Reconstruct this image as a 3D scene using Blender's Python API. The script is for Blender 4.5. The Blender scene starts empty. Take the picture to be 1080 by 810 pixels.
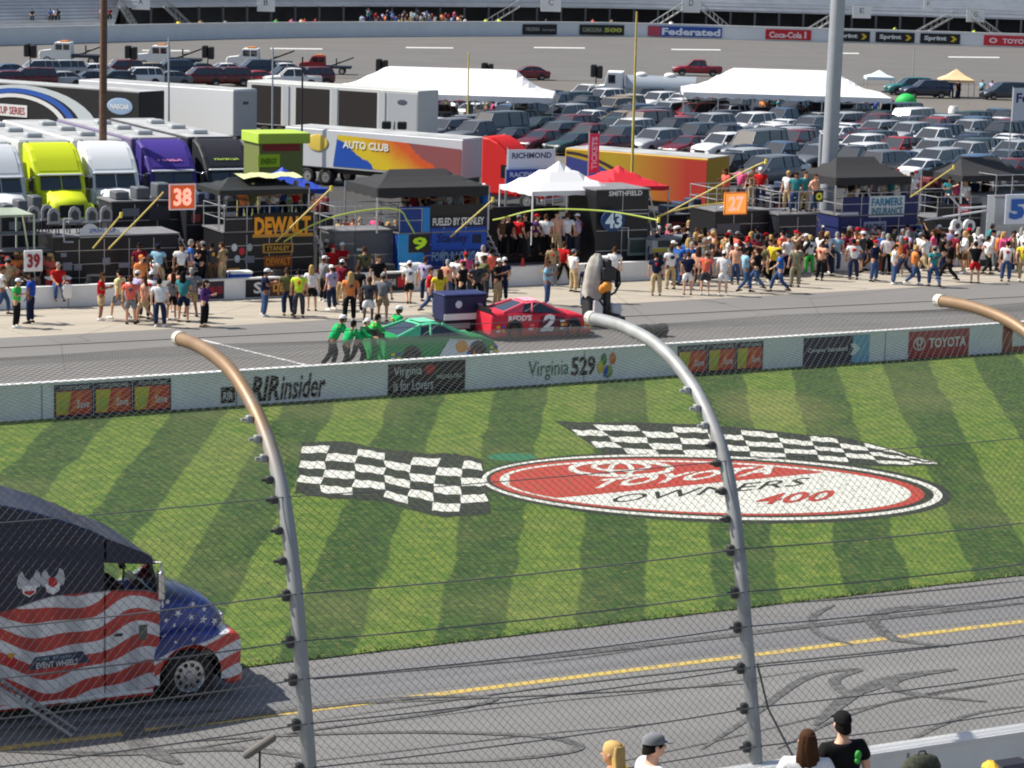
import bpy, bmesh, math, random
from mathutils import Vector, Matrix
random.seed(7)
scene = bpy.context.scene
col = scene.collection
R = math.radians

# ------------------------------------------------------------------ camera
H = 14.3
F = 2600.0
PITCH = math.atan2(465.0, F)
ROLL = R(1.6)
fwd = Vector((0, math.cos(PITCH), -math.sin(PITCH)))
up0 = Vector((0, math.sin(PITCH), math.cos(PITCH)))
rt0 = Vector((1, 0, 0))
rt = rt0*math.cos(ROLL) + up0*math.sin(ROLL)
up = up0*math.cos(ROLL) - rt0*math.sin(ROLL)
CAM = Vector((0, 0, H))
cd = bpy.data.cameras.new('camera')
cam = bpy.data.objects.new('camera', cd)
col.objects.link(cam)
M = Matrix((rt, up, -fwd)).transposed().to_4x4()
M.translation = CAM
cam.matrix_world = M
cd.sensor_width = 36
cd.lens = 36*F/1080
cd.clip_start = 0.5
cd.clip_end = 5000
scene.camera = cam

def ray(px, py):
    return fwd + rt*((px-540)/F) + up*((405-py)/F)
def G(px, py, z=0.0):
    """where the line of sight through a photo pixel meets the height z"""
    d = ray(px, py)
    return CAM + d*((z-H)/d.z)
def onplane(px, py, p0, n):
    d = ray(px, py)
    return CAM + d*((p0-CAM).dot(n)/d.dot(n))

T = (G(1080, 658)-G(0, 793)); T.z = 0; T.normalize()       # along the track
N = Vector((-T.y, T.x, 0))                                 # away from the stands
TANG = math.atan2(T.y, T.x)
def ab(p): return p.dot(T), p.dot(N)
def W(a, b, z=0.0):
    p = T*a + N*b; p.z = z
    return p
def scale_at(px, py):                                      # pixels per metre on the ground
    return F/((G(px, py)-CAM).dot(fwd))

# ------------------------------------------------------------------ materials
_mats = {}
def lin(c):
    return tuple(((x/255)/12.92 if x/255 <= 0.04045 else ((x/255+0.055)/1.055)**2.4) for x in c)
def mat(name, rgb, rough=0.6, metal=0.0, noise=0.0, nscale=3.0, bump=0.0, spec=0.5, emit=0, coat=0.0, alpha=1):
    """principled material; rgb linear, optional noise variation"""
    key = (name,)
    if key in _mats: return _mats[key]
    m = bpy.data.materials.new(name); m.use_nodes = True
    nt = m.node_tree; b = nt.nodes['Principled BSDF']
    b.inputs['Base Color'].default_value = (*rgb, 1)
    b.inputs['Roughness'].default_value = rough
    b.inputs['Metallic'].default_value = metal
    b.inputs['Specular IOR Level'].default_value = spec
    b.inputs['Coat Weight'].default_value = coat
    if emit:
        b.inputs['Emission Color'].default_value = (*rgb, 1); b.inputs['Emission Strength'].default_value = emit
    if noise or bump:
        tc = nt.nodes.new('ShaderNodeTexCoord')
        n = nt.nodes.new('ShaderNodeTexNoise'); n.inputs['Scale'].default_value = nscale; n.inputs['Detail'].default_value = 5
        nt.links.new(tc.outputs['Object'], n.inputs['Vector'])
        if noise:
            mr = nt.nodes.new('ShaderNodeMapRange')
            mr.inputs['From Min'].default_value = .3; mr.inputs['From Max'].default_value = .7
            mr.inputs['To Min'].default_value = 1-noise; mr.inputs['To Max'].default_value = 1+noise
            nt.links.new(n.outputs['Fac'], mr.inputs['Value'])
            vm = nt.nodes.new('ShaderNodeVectorMath'); vm.operation = 'SCALE'
            vm.inputs[0].default_value = rgb
            nt.links.new(mr.outputs['Result'], vm.inputs['Scale'])
            nt.links.new(vm.outputs['Vector'], b.inputs['Base Color'])
        if bump:
            bp = nt.nodes.new('ShaderNodeBump'); bp.inputs['Strength'].default_value = bump
            nt.links.new(n.outputs['Fac'], bp.inputs['Height']); nt.links.new(bp.outputs['Normal'], b.inputs['Normal'])
    _mats[key] = m
    return m
class NG:
    """tiny node-graph helper"""
    def __init__(s, name, rough=.8, coords='Object'):
        s.m = bpy.data.materials.new(name); s.m.use_nodes = True
        s.nt = s.m.node_tree; s.b = s.nt.nodes['Principled BSDF']; s.b.inputs['Roughness'].default_value = rough
        s.tc = s.nt.nodes.new('ShaderNodeTexCoord'); s.v = s.tc.outputs[coords]
        _mats[(name,)] = s.m
    def _in(s, sock, v):
        if hasattr(v, 'is_linked') or isinstance(v, bpy.types.NodeSocket): s.nt.links.new(v, sock)
        elif v is not None: sock.default_value = v
    def math(s, op, a, b=None, c=None):
        n = s.nt.nodes.new('ShaderNodeMath'); n.operation = op
        s._in(n.inputs[0], a); s._in(n.inputs[1], b); s._in(n.inputs[2], c)
        return n.outputs[0]
    def sep(s, v=None):
        n = s.nt.nodes.new('ShaderNodeSeparateXYZ'); s._in(n.inputs[0], v or s.v); return n.outputs
    def noise(s, scale, detail=4, v=None, rough=.5):
        n = s.nt.nodes.new('ShaderNodeTexNoise'); n.inputs['Scale'].default_value = scale; n.inputs['Detail'].default_value = detail
        n.inputs['Roughness'].default_value = rough
        s._in(n.inputs['Vector'], v or s.v); return n.outputs['Fac']
    def mapr(s, v, a, b, c, d, smooth=False):
        n = s.nt.nodes.new('ShaderNodeMapRange')
        if smooth: n.interpolation_type = 'SMOOTHSTEP'
        s._in(n.inputs[0], v)
        for i, x in enumerate((a, b, c, d)): n.inputs[i+1].default_value = x
        return n.outputs[0]
    def scalev(s, sx, sy, sz, v=None):
        n = s.nt.nodes.new('ShaderNodeVectorMath'); n.operation = 'MULTIPLY'
        s._in(n.inputs[0], v or s.v); n.inputs[1].default_value = (sx, sy, sz); return n.outputs[0]
    def mix(s, f, a, b, mode='MIX'):
        n = s.nt.nodes.new('ShaderNodeMix'); n.data_type = 'RGBA'; n.blend_type = mode
        s._in(n.inputs[0], f)
        for i, x in ((6, a), (7, b)):
            if isinstance(x, tuple): n.inputs[i].default_value = (*x[:3], 1)
            else: s._in(n.inputs[i], x)
        return n.outputs[2]
    def out(s, c, bump=None, strength=.3, dist=.05):
        s._in(s.b.inputs['Base Color'], c)
        if bump is not None:
            bp = s.nt.nodes.new('ShaderNodeBump'); bp.inputs['Strength'].default_value = strength; bp.inputs['Distance'].default_value = dist
            s._in(bp.inputs['Height'], bump); s.nt.links.new(bp.outputs[0], s.b.inputs['Normal'])
        return s.m

def paint(rgb, name=None, rough=.35, coat=.4):             # car / sign paint by sRGB colour
    n = name or 'paint_%d_%d_%d' % tuple(rgb)
    return mat(n, lin(rgb), rough=rough, coat=coat)
def cloth(rgb):
    return mat('cloth_%d_%d_%d' % tuple(rgb), lin(rgb), rough=.9, spec=.15, noise=.2, nscale=7, bump=.5)

# ------------------------------------------------------------------ mesh builder
class MB:
    def __init__(s): s.v = []; s.f = []; s.mi = []; s.sm = []; s.cur = 0; s.smooth = False
    def m(s, i): s.cur = i; return s
    def add(s, vs, fs, mi=None, smooth=None):
        o = len(s.v); s.v += [Vector(v) for v in vs]
        for f in fs:
            s.f.append([i+o for i in f]); s.mi.append(s.cur if mi is None else mi); s.sm.append(s.smooth if smooth is None else smooth)
        return s
    def box(s, x0, x1, y0, y1, z0, z1, mi=None, bev=0.0):
        if bev:
            b = min(bev, (x1-x0)*.45, (y1-y0)*.45, (z1-z0)*.45)
            rings = [(z0, b), (z0+b, 0), (z1-b, 0), (z1, b)]
            vs = []
            for z, i in rings:
                e = b
                pts = [(x0+e, y0+i), (x1-e, y0+i), (x1-i, y0+e), (x1-i, y1-e), (x1-e, y1-i), (x0+e, y1-i), (x0+i, y1-e), (x0+i, y0+e)]
                if i: pts = [(x0+2*e*.5+e*.5, y0+i), (x1-1.5*e, y0+i), (x1-i, y0+1.5*e), (x1-i, y1-1.5*e), (x1-1.5*e, y1-i), (x0+1.5*e, y1-i), (x0+i, y1-1.5*e), (x0+i, y0+1.5*e)]
                vs += [(x, y, z) for x, y in pts]
            fs = [[7-k for k in range(8)], [24+k for k in range(8)]]
            for r in range(3):
                for k in range(8): fs.append([r*8+k, r*8+(k+1) % 8, r*8+8+(k+1) % 8, r*8+8+k])
            return s.add(vs, fs, mi)
        vs = [(x, y, z) for z in (z0, z1) for x, y in ((x0, y0), (x1, y0), (x1, y1), (x0, y1))]
        return s.add(vs, [(3, 2, 1, 0), (4, 5, 6, 7), (0, 1, 5, 4), (1, 2, 6, 5), (2, 3, 7, 6), (3, 0, 4, 7)], mi)
    def quad(s, a, b, c, d, mi=None): return s.add([a, b, c, d], [(0, 1, 2, 3)], mi)
    def poly(s, pts, mi=None): return s.add(pts, [tuple(range(len(pts)))], mi)
    def tube(s, pts, r, n=8, mi=None, cap=True, smooth=True):
        pts = [Vector(p) for p in pts]; rs = r if isinstance(r, (list, tuple)) else [r]*len(pts)
        vs = []; prev = None
        for i, p in enumerate(pts):
            d = (pts[min(i+1, len(pts)-1)]-pts[max(i-1, 0)]).normalized()
            if prev is None:
                u = d.cross(Vector((0, 0, 1)))
                if u.length < .05: u = d.cross(Vector((1, 0, 0)))
            else: u = prev - d*prev.dot(d)
            u.normalize(); prev = u; w = d.cross(u)
            for k in range(n):
                t = 2*math.pi*k/n; vs.append(p+(u*math.cos(t)+w*math.sin(t))*rs[i])
        fs = []
        for i in range(len(pts)-1):
            for k in range(n): fs.append((i*n+k, i*n+(k+1) % n, (i+1)*n+(k+1) % n, (i+1)*n+k))
        o = len(s.f); s.add(vs, fs, mi, smooth)
        if cap: s.add(vs[:n], [tuple(range(n))[::-1]], mi, False); s.add(vs[-n:], [tuple(range(n))], mi, False)
        return s
    def prism(s, prof, y0, y1, mi=None, axis='y', cap=True):
        """polygon prof (x,z) extruded along y (or (x,y) along z)"""
        n = len(prof)
        if axis == 'y': vs = [(x, y0, z) for x, z in prof] + [(x, y1, z) for x, z in prof]
        elif axis == 'z': vs = [(x, y, y0) for x, y in prof] + [(x, y, y1) for x, y in prof]
        else: vs = [(y0, x, z) for x, z in prof] + [(y1, x, z) for x, z in prof]
        fs = [(i, (i+1) % n, n+(i+1) % n, n+i) for i in range(n)]
        if cap: fs += [tuple(range(n))[::-1], tuple(range(n, 2*n))]
        return s.add(vs, fs, mi)
    def loft(s, rings, mi=None, close=True, caps=True, smooth=None):
        n = len(rings[0]); vs = [p for r_ in rings for p in r_]; fs = []
        for i in range(len(rings)-1):
            for k in range(n if close else n-1): fs.append((i*n+k, i*n+(k+1) % n, (i+1)*n+(k+1) % n, (i+1)*n+k))
        s.add(vs, fs, mi, smooth)
        if caps: s.add(rings[0], [tuple(range(n))[::-1]], mi, False); s.add(rings[-1], [tuple(range(n))], mi, False)
        return s
    def disc(s, c, r, axis=(0, 1, 0), n=16, mi=None, h=0.0, r2=None):
        c = Vector(c); a = Vector(axis).normalized()
        if h: return s.tube([c, c+a*h], [r, r if r2 is None else r2], n, mi)
        u = a.orthogonal().normalized(); w = a.cross(u)
        return s.add([c+(u*math.cos(2*math.pi*k/n)+w*math.sin(2*math.pi*k/n))*r for k in range(n)], [tuple(range(n))], mi)
    def ball(s, c, rx, ry=None, rz=None, n=10, mi=None):
        ry = ry or rx; rz = rz or rx; c = Vector(c); vs = []; fs = []; m_ = n//2+1
        for i in range(m_+1):
            th = math.pi*i/m_
            for k in range(n):
                ph = 2*math.pi*k/n
                vs.append(c+Vector((rx*math.sin(th)*math.cos(ph), ry*math.sin(th)*math.sin(ph), rz*math.cos(th))))
        for i in range(m_):
            for k in range(n): fs.append((i*n+k, (i+1)*n+k, (i+1)*n+(k+1) % n, i*n+(k+1) % n))
        return s.add(vs, fs, mi, True)
    def xf(s, mtx, start=0):
        for i in range(start, len(s.v)): s.v[i] = mtx @ s.v[i]
        return s
    def text(s, txt, o, ux, uy, mi=None, bold=.0, shear=0, fit=True):
        """raised flat lettering: box at o spanned by ux (width) and uy (height)"""
        vs, fs = text_mesh(txt, bold, shear)
        o = Vector(o); ux = Vector(ux); uy = Vector(uy)
        return s.add([o+ux*x+uy*y for x, y in vs], fs, mi, False)
    def mesh(s, name, mats):
        me = bpy.data.meshes.new(name)
        me.from_pydata([tuple(v) for v in s.v], [], s.f)
        for m_ in (mats if isinstance(mats, (list, tuple)) else [mats]): me.materials.append(m_)
        me.polygons.foreach_set('material_index', s.mi); me.polygons.foreach_set('use_smooth', s.sm)
        me.validate(); me.update()
        return me
    def build(s, name, mats, parent=None, loc=None, rz=0):
        o = bpy.data.objects.new(name, s.mesh(name, mats)); col.objects.link(o)
        if parent is not None: o.parent = parent
        if loc is not None: o.location = loc
        if rz: o.rotation_euler = (0, 0, rz)
        return o
TMP = bpy.data.scenes.new('tmp')
def tmp_dg():
    vl = TMP.view_layers[0]; vl.update(); return vl.depsgraph
_txt = {}
def text_mesh(txt, bold=0, shear=0):
    k = (txt, bold, shear)
    if k in _txt: return _txt[k]
    cu = bpy.data.curves.new('t', 'FONT'); cu.body = txt; cu.offset = bold; cu.shear = shear; cu.resolution_u = 2
    ob = bpy.data.objects.new('t', cu); TMP.collection.objects.link(ob)
    dg = tmp_dg()
    me = bpy.data.meshes.new_from_object(ob.evaluated_get(dg))
    bpy.data.objects.remove(ob); bpy.data.curves.remove(cu)
    vs = [(v.co.x, v.co.y) for v in me.vertices]; fs = [tuple(p.vertices) for p in me.polygons]
    bpy.data.meshes.remove(me)
    x0 = min(v[0] for v in vs); x1 = max(v[0] for v in vs); y0 = min(v[1] for v in vs); y1 = max(v[1] for v in vs)
    vs = [((x-x0)/(x1-x0), (y-y0)/(y1-y0)) for x, y in vs]
    _txt[k] = (vs, fs)
    return _txt[k]

def tag(o, label=None, cat=None, group=None, kind=None):
    if label: o['label'] = label
    if cat: o['category'] = cat
    if group: o['group'] = group
    if kind: o['kind'] = kind
    return o
def thing(name, label, cat, loc=(0, 0, 0), rz=0, group=None):
    o = bpy.data.objects.new(name, None); col.objects.link(o); o.empty_display_size = .3
    o.location = loc; o.rotation_euler = (0, 0, rz)
    return tag(o, label, cat, group)
def copy_tree(o, parent=None):
    c = o.copy(); col.objects.link(c); c.parent = parent
    for ch in o.children: copy_tree(ch, c)
    return c
# ------------------------------------------------------------------ sky and sun
SUN_DIR = Vector((-0.80, 0.10, 0.0)).normalized()          # horizontal direction towards the sun
SUN_EL = R(50)
w = bpy.data.worlds.new('World'); scene.world = w; w.use_nodes = True
nt = w.node_tree; bg = nt.nodes['Background']; sky = nt.nodes.new('ShaderNodeTexSky'); sky.sky_type = 'NISHITA'
sky.sun_disc = False; sky.sun_elevation = SUN_EL; sky.sun_rotation = math.atan2(SUN_DIR.x, SUN_DIR.y)
sky.air_density = 1.0; sky.dust_density = 2.0
nt.links.new(sky.outputs[0], bg.inputs[0]); bg.inputs[1].default_value = 0.095
sl = bpy.data.lights.new('sun', 'SUN'); sl.energy = 5.0; sl.angle = R(.5); sl.color = (1, .95, .87)
so = bpy.data.objects.new('sun', sl); col.objects.link(so)
sd = SUN_DIR*math.cos(SUN_EL) + Vector((0, 0, math.sin(SUN_EL)))
so.rotation_euler = sd.to_track_quat('Z', 'Y').to_euler()
scene.view_settings.view_transform = 'Standard'; scene.view_settings.look = 'None'
scene.view_settings.exposure = 0.3; scene.view_settings.gamma = 1
scene.cycles.max_bounces = 5; scene.cycles.filter_width = 2.0

# ------------------------------------------------------------------ ground lines, in (a,b) track coordinates
def line(p, q, plane=None):
    P_, Q_ = (plane or G)(*p), (plane or G)(*q)
    (a0, b0), (a1, b1) = ab(P_), ab(Q_); k = (b1-b0)/(a1-a0)
    return lambda a: b0+(a-a0)*k
L_yel = line((0, 793), (1080, 658)); L_grass = line((330, 696), (1080, 607))
L_wall = line((0, 446), (1080, 371)); L_conc = line((0, 357), (1080, 297)); L_pwall = line((40, 325), (1080, 277))
b_yel = ab(G(540, 725))[1]
BANK = 0.13
def Gbank(px, py, lift=0.0):                               # on the banked racing surface outside the yellow line
    n = Vector((0, 0, 1)) + N*BANK; n.normalize()
    return onplane(px, py, W(0, b_yel, lift), n)
def zbank(b): return max(0.0, (b_yel-b)*BANK)
b_out = b_yel-14.5
L_out = lambda a: b_out

def asphalt(name, c, var=.12, sc=1.0, streak=.12):
    g = NG(name, .85)
    big = g.noise(.12*sc, 5); fine = g.noise(22, 3); st = g.noise(1.0, 5, g.scalev(.06, 1.3, 1))
    col_ = g.mix(g.mapr(big, .3, .7, 0, 1), tuple(x*(1-var) for x in c), tuple(x*(1+var) for x in c))
    col_ = g.mix(g.mapr(st, .35, .7, 0, streak*4 if streak < .25 else 1), col_, tuple(x*(1-streak*2.2) for x in c))
    col_ = g.mix(g.mapr(fine, .3, .7, 0, .5), col_, tuple(x*.7 for x in c))
    cr = g.nt.nodes.new('ShaderNodeTexVoronoi'); cr.feature = 'DISTANCE_TO_EDGE'; cr.inputs['Scale'].default_value = .12
    g._in(cr.inputs['Vector'], g.v)
    col_ = g.mix(g.mapr(cr.outputs[0], 0, .004, .45, 0), col_, (.03, .03, .03))
    return g.out(col_, fine, .25, .01)
def strip(name, L0, L1, a0, a1, m, z=0.0, step=8, kind='structure', zf=None):
    mb = MB(); n = max(2, int((a1-a0)/step)); k = max(1, 6 if zf else 1)
    rows = []
    for j in range(k+1):
        rows.append([])
        for i in range(n+1):
            a = a0+(a1-a0)*i/n; b = L0(a)+(L1(a)-L0(a))*j/k
            rows[-1].append(W(a, b, (zf(b) if zf else 0)+z))
    mb.loft(rows, close=False, caps=False)
    # rows run along a; orient upward
    o = mb.build(name, m); o.rotation_euler = (0, 0, 0)
    o['kind'] = kind
    return o
# object coordinates are world here; rotate texture space by parenting meshes in a track-aligned frame
def align(o):
    rot = Matrix.Rotation(-TANG, 4, 'Z')
    o.data.transform(rot); o.rotation_euler = (0, 0, TANG)
    return o

M_inf = asphalt('infield_asphalt', (.17, .155, .135), .1)
mb = MB(); mb.quad((-1500, -300, -.02), (1800, -300, -.02), (1800, 3000, -.02), (-1500, 3000, -.02)); o = mb.build('ground', M_inf); o['kind'] = 'structure'
A0, A1 = -60, 330
M_track = asphalt('track_asphalt', (.190, .187, .182), .12)
align(strip('track', L_out, lambda a: b_yel, A0, A1, M_track, 0.004, zf=zbank))
align(strip('track_apron', lambda a: b_yel, L_grass, A0, A1, M_track, 0.004))
M_pit = asphalt('pit_road_asphalt', (.21, .20, .19), .08)
align(strip('pit_road', lambda a: L_wall(a)+.2, L_conc, A0, A1, M_pit, 0.006))
M_conc = asphalt('pit_stall_concrete', (.46, .41, .33), .12, streak=.16)
align(strip('pit_apron', L_conc, lambda a: L_pwall(a)+.2, A0, A1, M_conc, 0.010))
M_gar = asphalt('garage_asphalt', (.055, .054, .052), .2)
align(strip('paddock', lambda a: L_pwall(a)+.2, lambda a: L_pwall(a)+46, A0, A1, M_gar, 0.006))

# yellow line with worn edges
g = NG('yellow_line_paint', .7)
wn = g.noise(6, 5)
g.out(g.mix(g.mapr(wn, .50, .66, .12, .85), (.56, .40, .08), (.2, .19, .17)))
align(strip('yellow_line', lambda a: b_yel+.01, lambda a: b_yel+.23, A0, A1, g.m, 0.010))

# mown grass: fan of stripes (mower passes) about one far point
P0 = None
n_ = Vector((0, 0, 1)); d = ray(683, -193); P0 = CAM + d*((0-H)/d.z)      # behind the stands, where the mower lines meet
g = NG('grass_mown', .95, 'Object')
x, y, z = g.sep()
def angd(px, py):
    p = G(px, py); return math.atan2(p.x-P0.x, p.y-P0.y)
ang = g.math('ARCTAN2', g.math('SUBTRACT', x, P0.x), g.math('SUBTRACT', y, P0.y))
c1, c2 = angd(656, 410), angd(861, 400)
per = (c2-c1)/2
# wobble
wob = g.math('MULTIPLY', g.math('SUBTRACT', g.noise(.35, 3), .5), per*.16)
ph = g.math('DIVIDE', g.math('SUBTRACT', g.math('ADD', ang, wob), c1), per)
tri = g.math('COSINE', g.math('MULTIPLY', ph, 2*math.pi))
dark = g.mapr(tri, -.10, .10, 0, 1, True)
n1 = g.noise(1.1, 8, rough=.68); n2 = g.noise(.18, 4); n3 = g.noise(14, 3)
n1s = g.noise(1.0, 6, g.scalev(1.6, 1.6, 1), .7)
lightc = g.mix(g.mapr(n1s, .42, .62, 0, 1), (.070, .155, .010), (.165, .235, .026))
darkc = g.mix(g.mapr(n1s, .40, .68, 0, 1), (.012, .054, .004), (.044, .112, .008))
cc = g.mix(dark, lightc, darkc)
cc = g.mix(g.mapr(n2, .5, .72, 0, .35), cc, (.22, .21, .075))
cc = g.mix(g.mapr(n3, .5, .66, 0, .7), cc, (.022, .05, .008))
n4 = g.noise(4.5, 6, g.scalev(1, 1.7, 1), .75)
cc = g.mix(g.mapr(n4, .52, .66, 0, .62), cc, (.27, .26, .065))
# dry patch near the wall
px_, py_ = G(815, 432).x, G(815, 432).y
dd = g.math('ADD', g.math('POWER', g.math('MULTIPLY', g.math('SUBTRACT', x, px_), .45), 2), g.math('POWER', g.math('MULTIPLY', g.math('SUBTRACT', y, py_), .28), 2))
cc = g.mix(g.mapr(g.math('ADD', dd, g.math('MULTIPLY', n1, 1.5)), .7, 2.0, .28, 0), cc, (.32, .27, .10))
g.out(cc, g.noise(40, 3), .9, .05)
M_grass = g.m
def zgr(b): return 0.03
o = strip('grass', lambda a: L_grass(a)-.02*math.sin(a*3.1)-.02, L_wall, A0, A1, M_grass, 0.0, step=.5, zf=zgr)

# grass tufts along the asphalt edge (real blades so the edge is ragged)
mb = MB(); rnd = random.Random(3)
for i in range(4500):
    a = rnd.uniform(-12, 75); b = L_grass(a)+abs(rnd.gauss(0, .12))-.06
    p = W(a, b, .02); h = rnd.uniform(.02, .07); t = rnd.uniform(0, 6.3); u = Vector((math.cos(t), math.sin(t), 0))*.03
    mb.add([p-u, p+u, p+Vector((rnd.uniform(-.03, .03), rnd.uniform(-.03, .03), h))], [(0, 1, 2)])
for i in range(0):
    a = rnd.uniform(-20, 110); b0_, b1_ = L_grass(a), L_wall(a); b = b0_+(b1_-b0_)*rnd.random()
    p = W(a, b, .03); h = rnd.uniform(.04, .09); t = rnd.uniform(0, 6.3); u = Vector((math.cos(t), math.sin(t), 0))*.04
    mb.add([p-u, p+u, p+Vector((rnd.uniform(-.05, .05), rnd.uniform(-.05, .05), h))], [(0, 1, 2)])
gm = mat('grass_blades', (.13, .19, .04), .9, noise=.4, nscale=.8)
tag(mb.build('grass_tufts', gm), 'taller tufts of green grass scattered over the mown infield strip', 'grass', kind='stuff')

# ------------------------------------------------------------------ painted infield logo (grass paint)
def paintg(name, c):
    g_ = NG(name, .95); n = g_.noise(7, 7, rough=.8)
    return g_.out(g_.mix(g_.mapr(n, .50, .64, 0, .8), c, (.07, .11, .02)), g_.noise(40, 3), .8, .04)
PW, PK, PR, PG = paintg('white_grass_paint', (.68, .68, .62)), paintg('black_grass_paint', (.018, .02, .018)), paintg('red_grass_paint', (.44, .045, .035)), paintg('green_grass_paint', (.02, .16, .08))
logo = tag(bpy.data.objects.new('painted_logo', None), kind='structure'); col.objects.link(logo)
def ell(cx, cy, ax, ay, tilt, z, n=96, skip=None):
    return [G(cx+ax*math.cos(t)+0*ay, cy+ay*math.sin(t)+tilt*ax*math.cos(t), z) for t in [-2*math.pi*k/n for k in range(n)]]
def zfan(mb, pts, mi=0):
    c = sum(pts, Vector())/len(pts); n = len(pts)
    mb.add([c]+pts, [(0, 1+i, 1+(i+1) % n) for i in range(n)], mi)
CX, CY, TL = 752, 514.5, .036
z0 = .034
mb = MB(); zfan(mb, ell(CX+2, CY, 250, 36.5, TL, z0)); mb.build('outer_ring', PK, logo)
mb = MB(); zfan(mb, ell(CX-1, CY-.6, 243, 33.5, TL, z0+.004)); mb.build('white_ring', PW, logo)
mb = MB(); zfan(mb, ell(CX-3, CY-1, 236, 31, TL, z0+.008)); mb.build('inner_black_ring', PK, logo)
mb = MB(); zfan(mb, ell(CX-6, CY-1, 229, 29, TL, z0+.012)); mb.build('red_ring', PR, logo)
mb = MB(); zfan(mb, ell(CX-8, CY-1, 217, 27, TL, z0+.016)); mb.build('white_disc', PW, logo)
# red upper field: part of the ellipse above the chord
def field():
    pts = []
    for k in range(121):
        t = -math.pi*2*k/120
        ax, ay = 210, 25.5
        x_ = CX-10+ax*math.cos(t); y_ = CY-1+ay*math.sin(t)+TL*ax*math.cos(t)
        yl = 532-(x_-600)*.142
        if y_ > yl: y_ = max(yl, y_-60) if True else y_
        pts.append((x_, min(y_, yl)))
    return pts
mb = MB(); pts = field(); up_ = [G(x_, y_, z0+.020) for x_, y_ in pts]
half = len(pts)//2
# strip between upper arc and chord
us = [(CX-10+210*math.cos(math.pi-math.pi*k/60), ) for k in range(61)]
rows_t, rows_b = [], []
for k in range(81):
    x_ = CX-10-210+420*k/80; c_ = (x_-(CX-10))/210; h_ = 25.5*math.sqrt(max(0, 1-c_*c_)); ym = CY-1+TL*(x_-(CX-10))
    yt, yb = ym-h_, ym+h_; yl = 524-(x_-600)*.096
    yb = min(yb, yl)
    if yb > yt: rows_t.append(G(x_, yt, z0+.020)); rows_b.append(G(x_, yb, z0+.020))
mb.loft([rows_b, rows_t], close=False, caps=False); mb.build('red_field', PR, logo)
def gtext(mb, txt, o_, ux, uy, z, mi=0, bold=.02):
    vs, fs = text_mesh(txt, bold, 0)
    mb.add([G(o_[0]+ux[0]*x_+uy[0]*y_, o_[1]+ux[1]*x_+uy[1]*y_, z) for x_, y_ in vs], fs, mi)
mb = MB(); gtext(mb, 'TOYOTA', (616, 516), (196, -16), (20, -11), z0+.024, bold=.03); mb.build('sponsor_lettering', PW, logo)
mb = MB(); gtext(mb, 'OWNERS', (640, 531), (205, -19), (12, -9), z0+.024, bold=.0); mb.build('race_lettering', PK, logo)
mb = MB(); gtext(mb, '400', (792, 533), (80, -5), (14, -12), z0+.025, bold=.02); mb.build('distance_lettering', PR, logo)
def ringg(mb, cx, cy, ax, ay, th, z):
    n = 40; a_ = [G(cx+ax*math.cos(-2*math.pi*k/n), cy+ay*math.sin(-2*math.pi*k/n), z) for k in range(n)]
    b_ = [G(cx+(ax-th*3.2)*math.cos(-2*math.pi*k/n), cy+(ay-th)*math.sin(-2*math.pi*k/n), z) for k in range(n)]
    mb.add(a_+b_, [(k, (k+1) % n, n+(k+1) % n, n+k) for k in range(n)])
mb = MB(); ringg(mb, 655, 494, 56, 9, 2.6, z0+.026); ringg(mb, 655, 492, 32, 5.5, 2, z0+.028); ringg(mb, 655, 495, 14, 8, 1.8, z0+.030); mb.build('emblem', PW, logo)
# checkered flags
def flag(name, top, bot, nc, nr, off=0):
    def C(path, u):
        t = u*(len(path)-1); i = min(int(t), len(path)-2); f_ = t-i
        p0, p1, p2, p3 = path[max(i-1, 0)], path[i], path[i+1], path[min(i+2, len(path)-1)]
        return tuple(.5*((2*p1[j])+(-p0[j]+p2[j])*f_+(2*p0[j]-5*p1[j]+4*p2[j]-p3[j])*f_*f_+(-p0[j]+3*p1[j]-3*p2[j]+p3[j])*f_**3) for j in (0, 1))
    def S(u, v):
        a_, b_ = C(top, u), C(bot, u); x_, y_ = a_[0]+(b_[0]-a_[0])*v, a_[1]+(b_[1]-a_[1])*v
        return x_+1.6*math.sin(y_*1.3+x_*.11), y_+.55*math.sin(x_*.35)+.35*math.sin(x_*.83+1)
    mb = MB(); n = 24
    ex = .018; ey = .09
    rows = [[G(*S(-ex+(1+2*ex)*i/n, v), z0+.002) for i in range(n+1)] for v in (1+ey, -ey)]
    mb.loft(rows, close=False, caps=False)
    # white cells
    for c in range(nc):
        for r_ in range(nr):
            if (c+r_+off) % 2: continue
            us_ = [(c+k/4)/nc for k in range(5)]
            top_ = [G(*S(u, (r_+.04)/nr), z0+.006) for u in us_]; bot_ = [G(*S(u, (r_+.96)/nr), z0+.006) for u in us_]
            mb.m(1).loft([bot_, top_], close=False, caps=False).m(0)
    mb.build(name, [PK, PW], logo)
flag('checkered_flag', [(318, 471), (360, 470), (400, 477), (440, 482), (480, 484), (508, 488)],
     [(313, 516), (350, 521), (400, 524), (435, 533), (470, 540), (515, 537)], 7, 6)
flag('checkered_flag', [(592, 447), (680, 449), (760, 452), (840, 459), (905, 466), (985, 487)],
     [(640, 478), (700, 480), (770, 481), (850, 484), (920, 489), (990, 490)], 11, 5, 1)
mb = MB(); zfan(mb, [G(540+26*math.cos(-t/8), 482+4*math.sin(-t/8), z0) for t in range(50)]); mb.build('green_touch_up', PG, logo)

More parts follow.
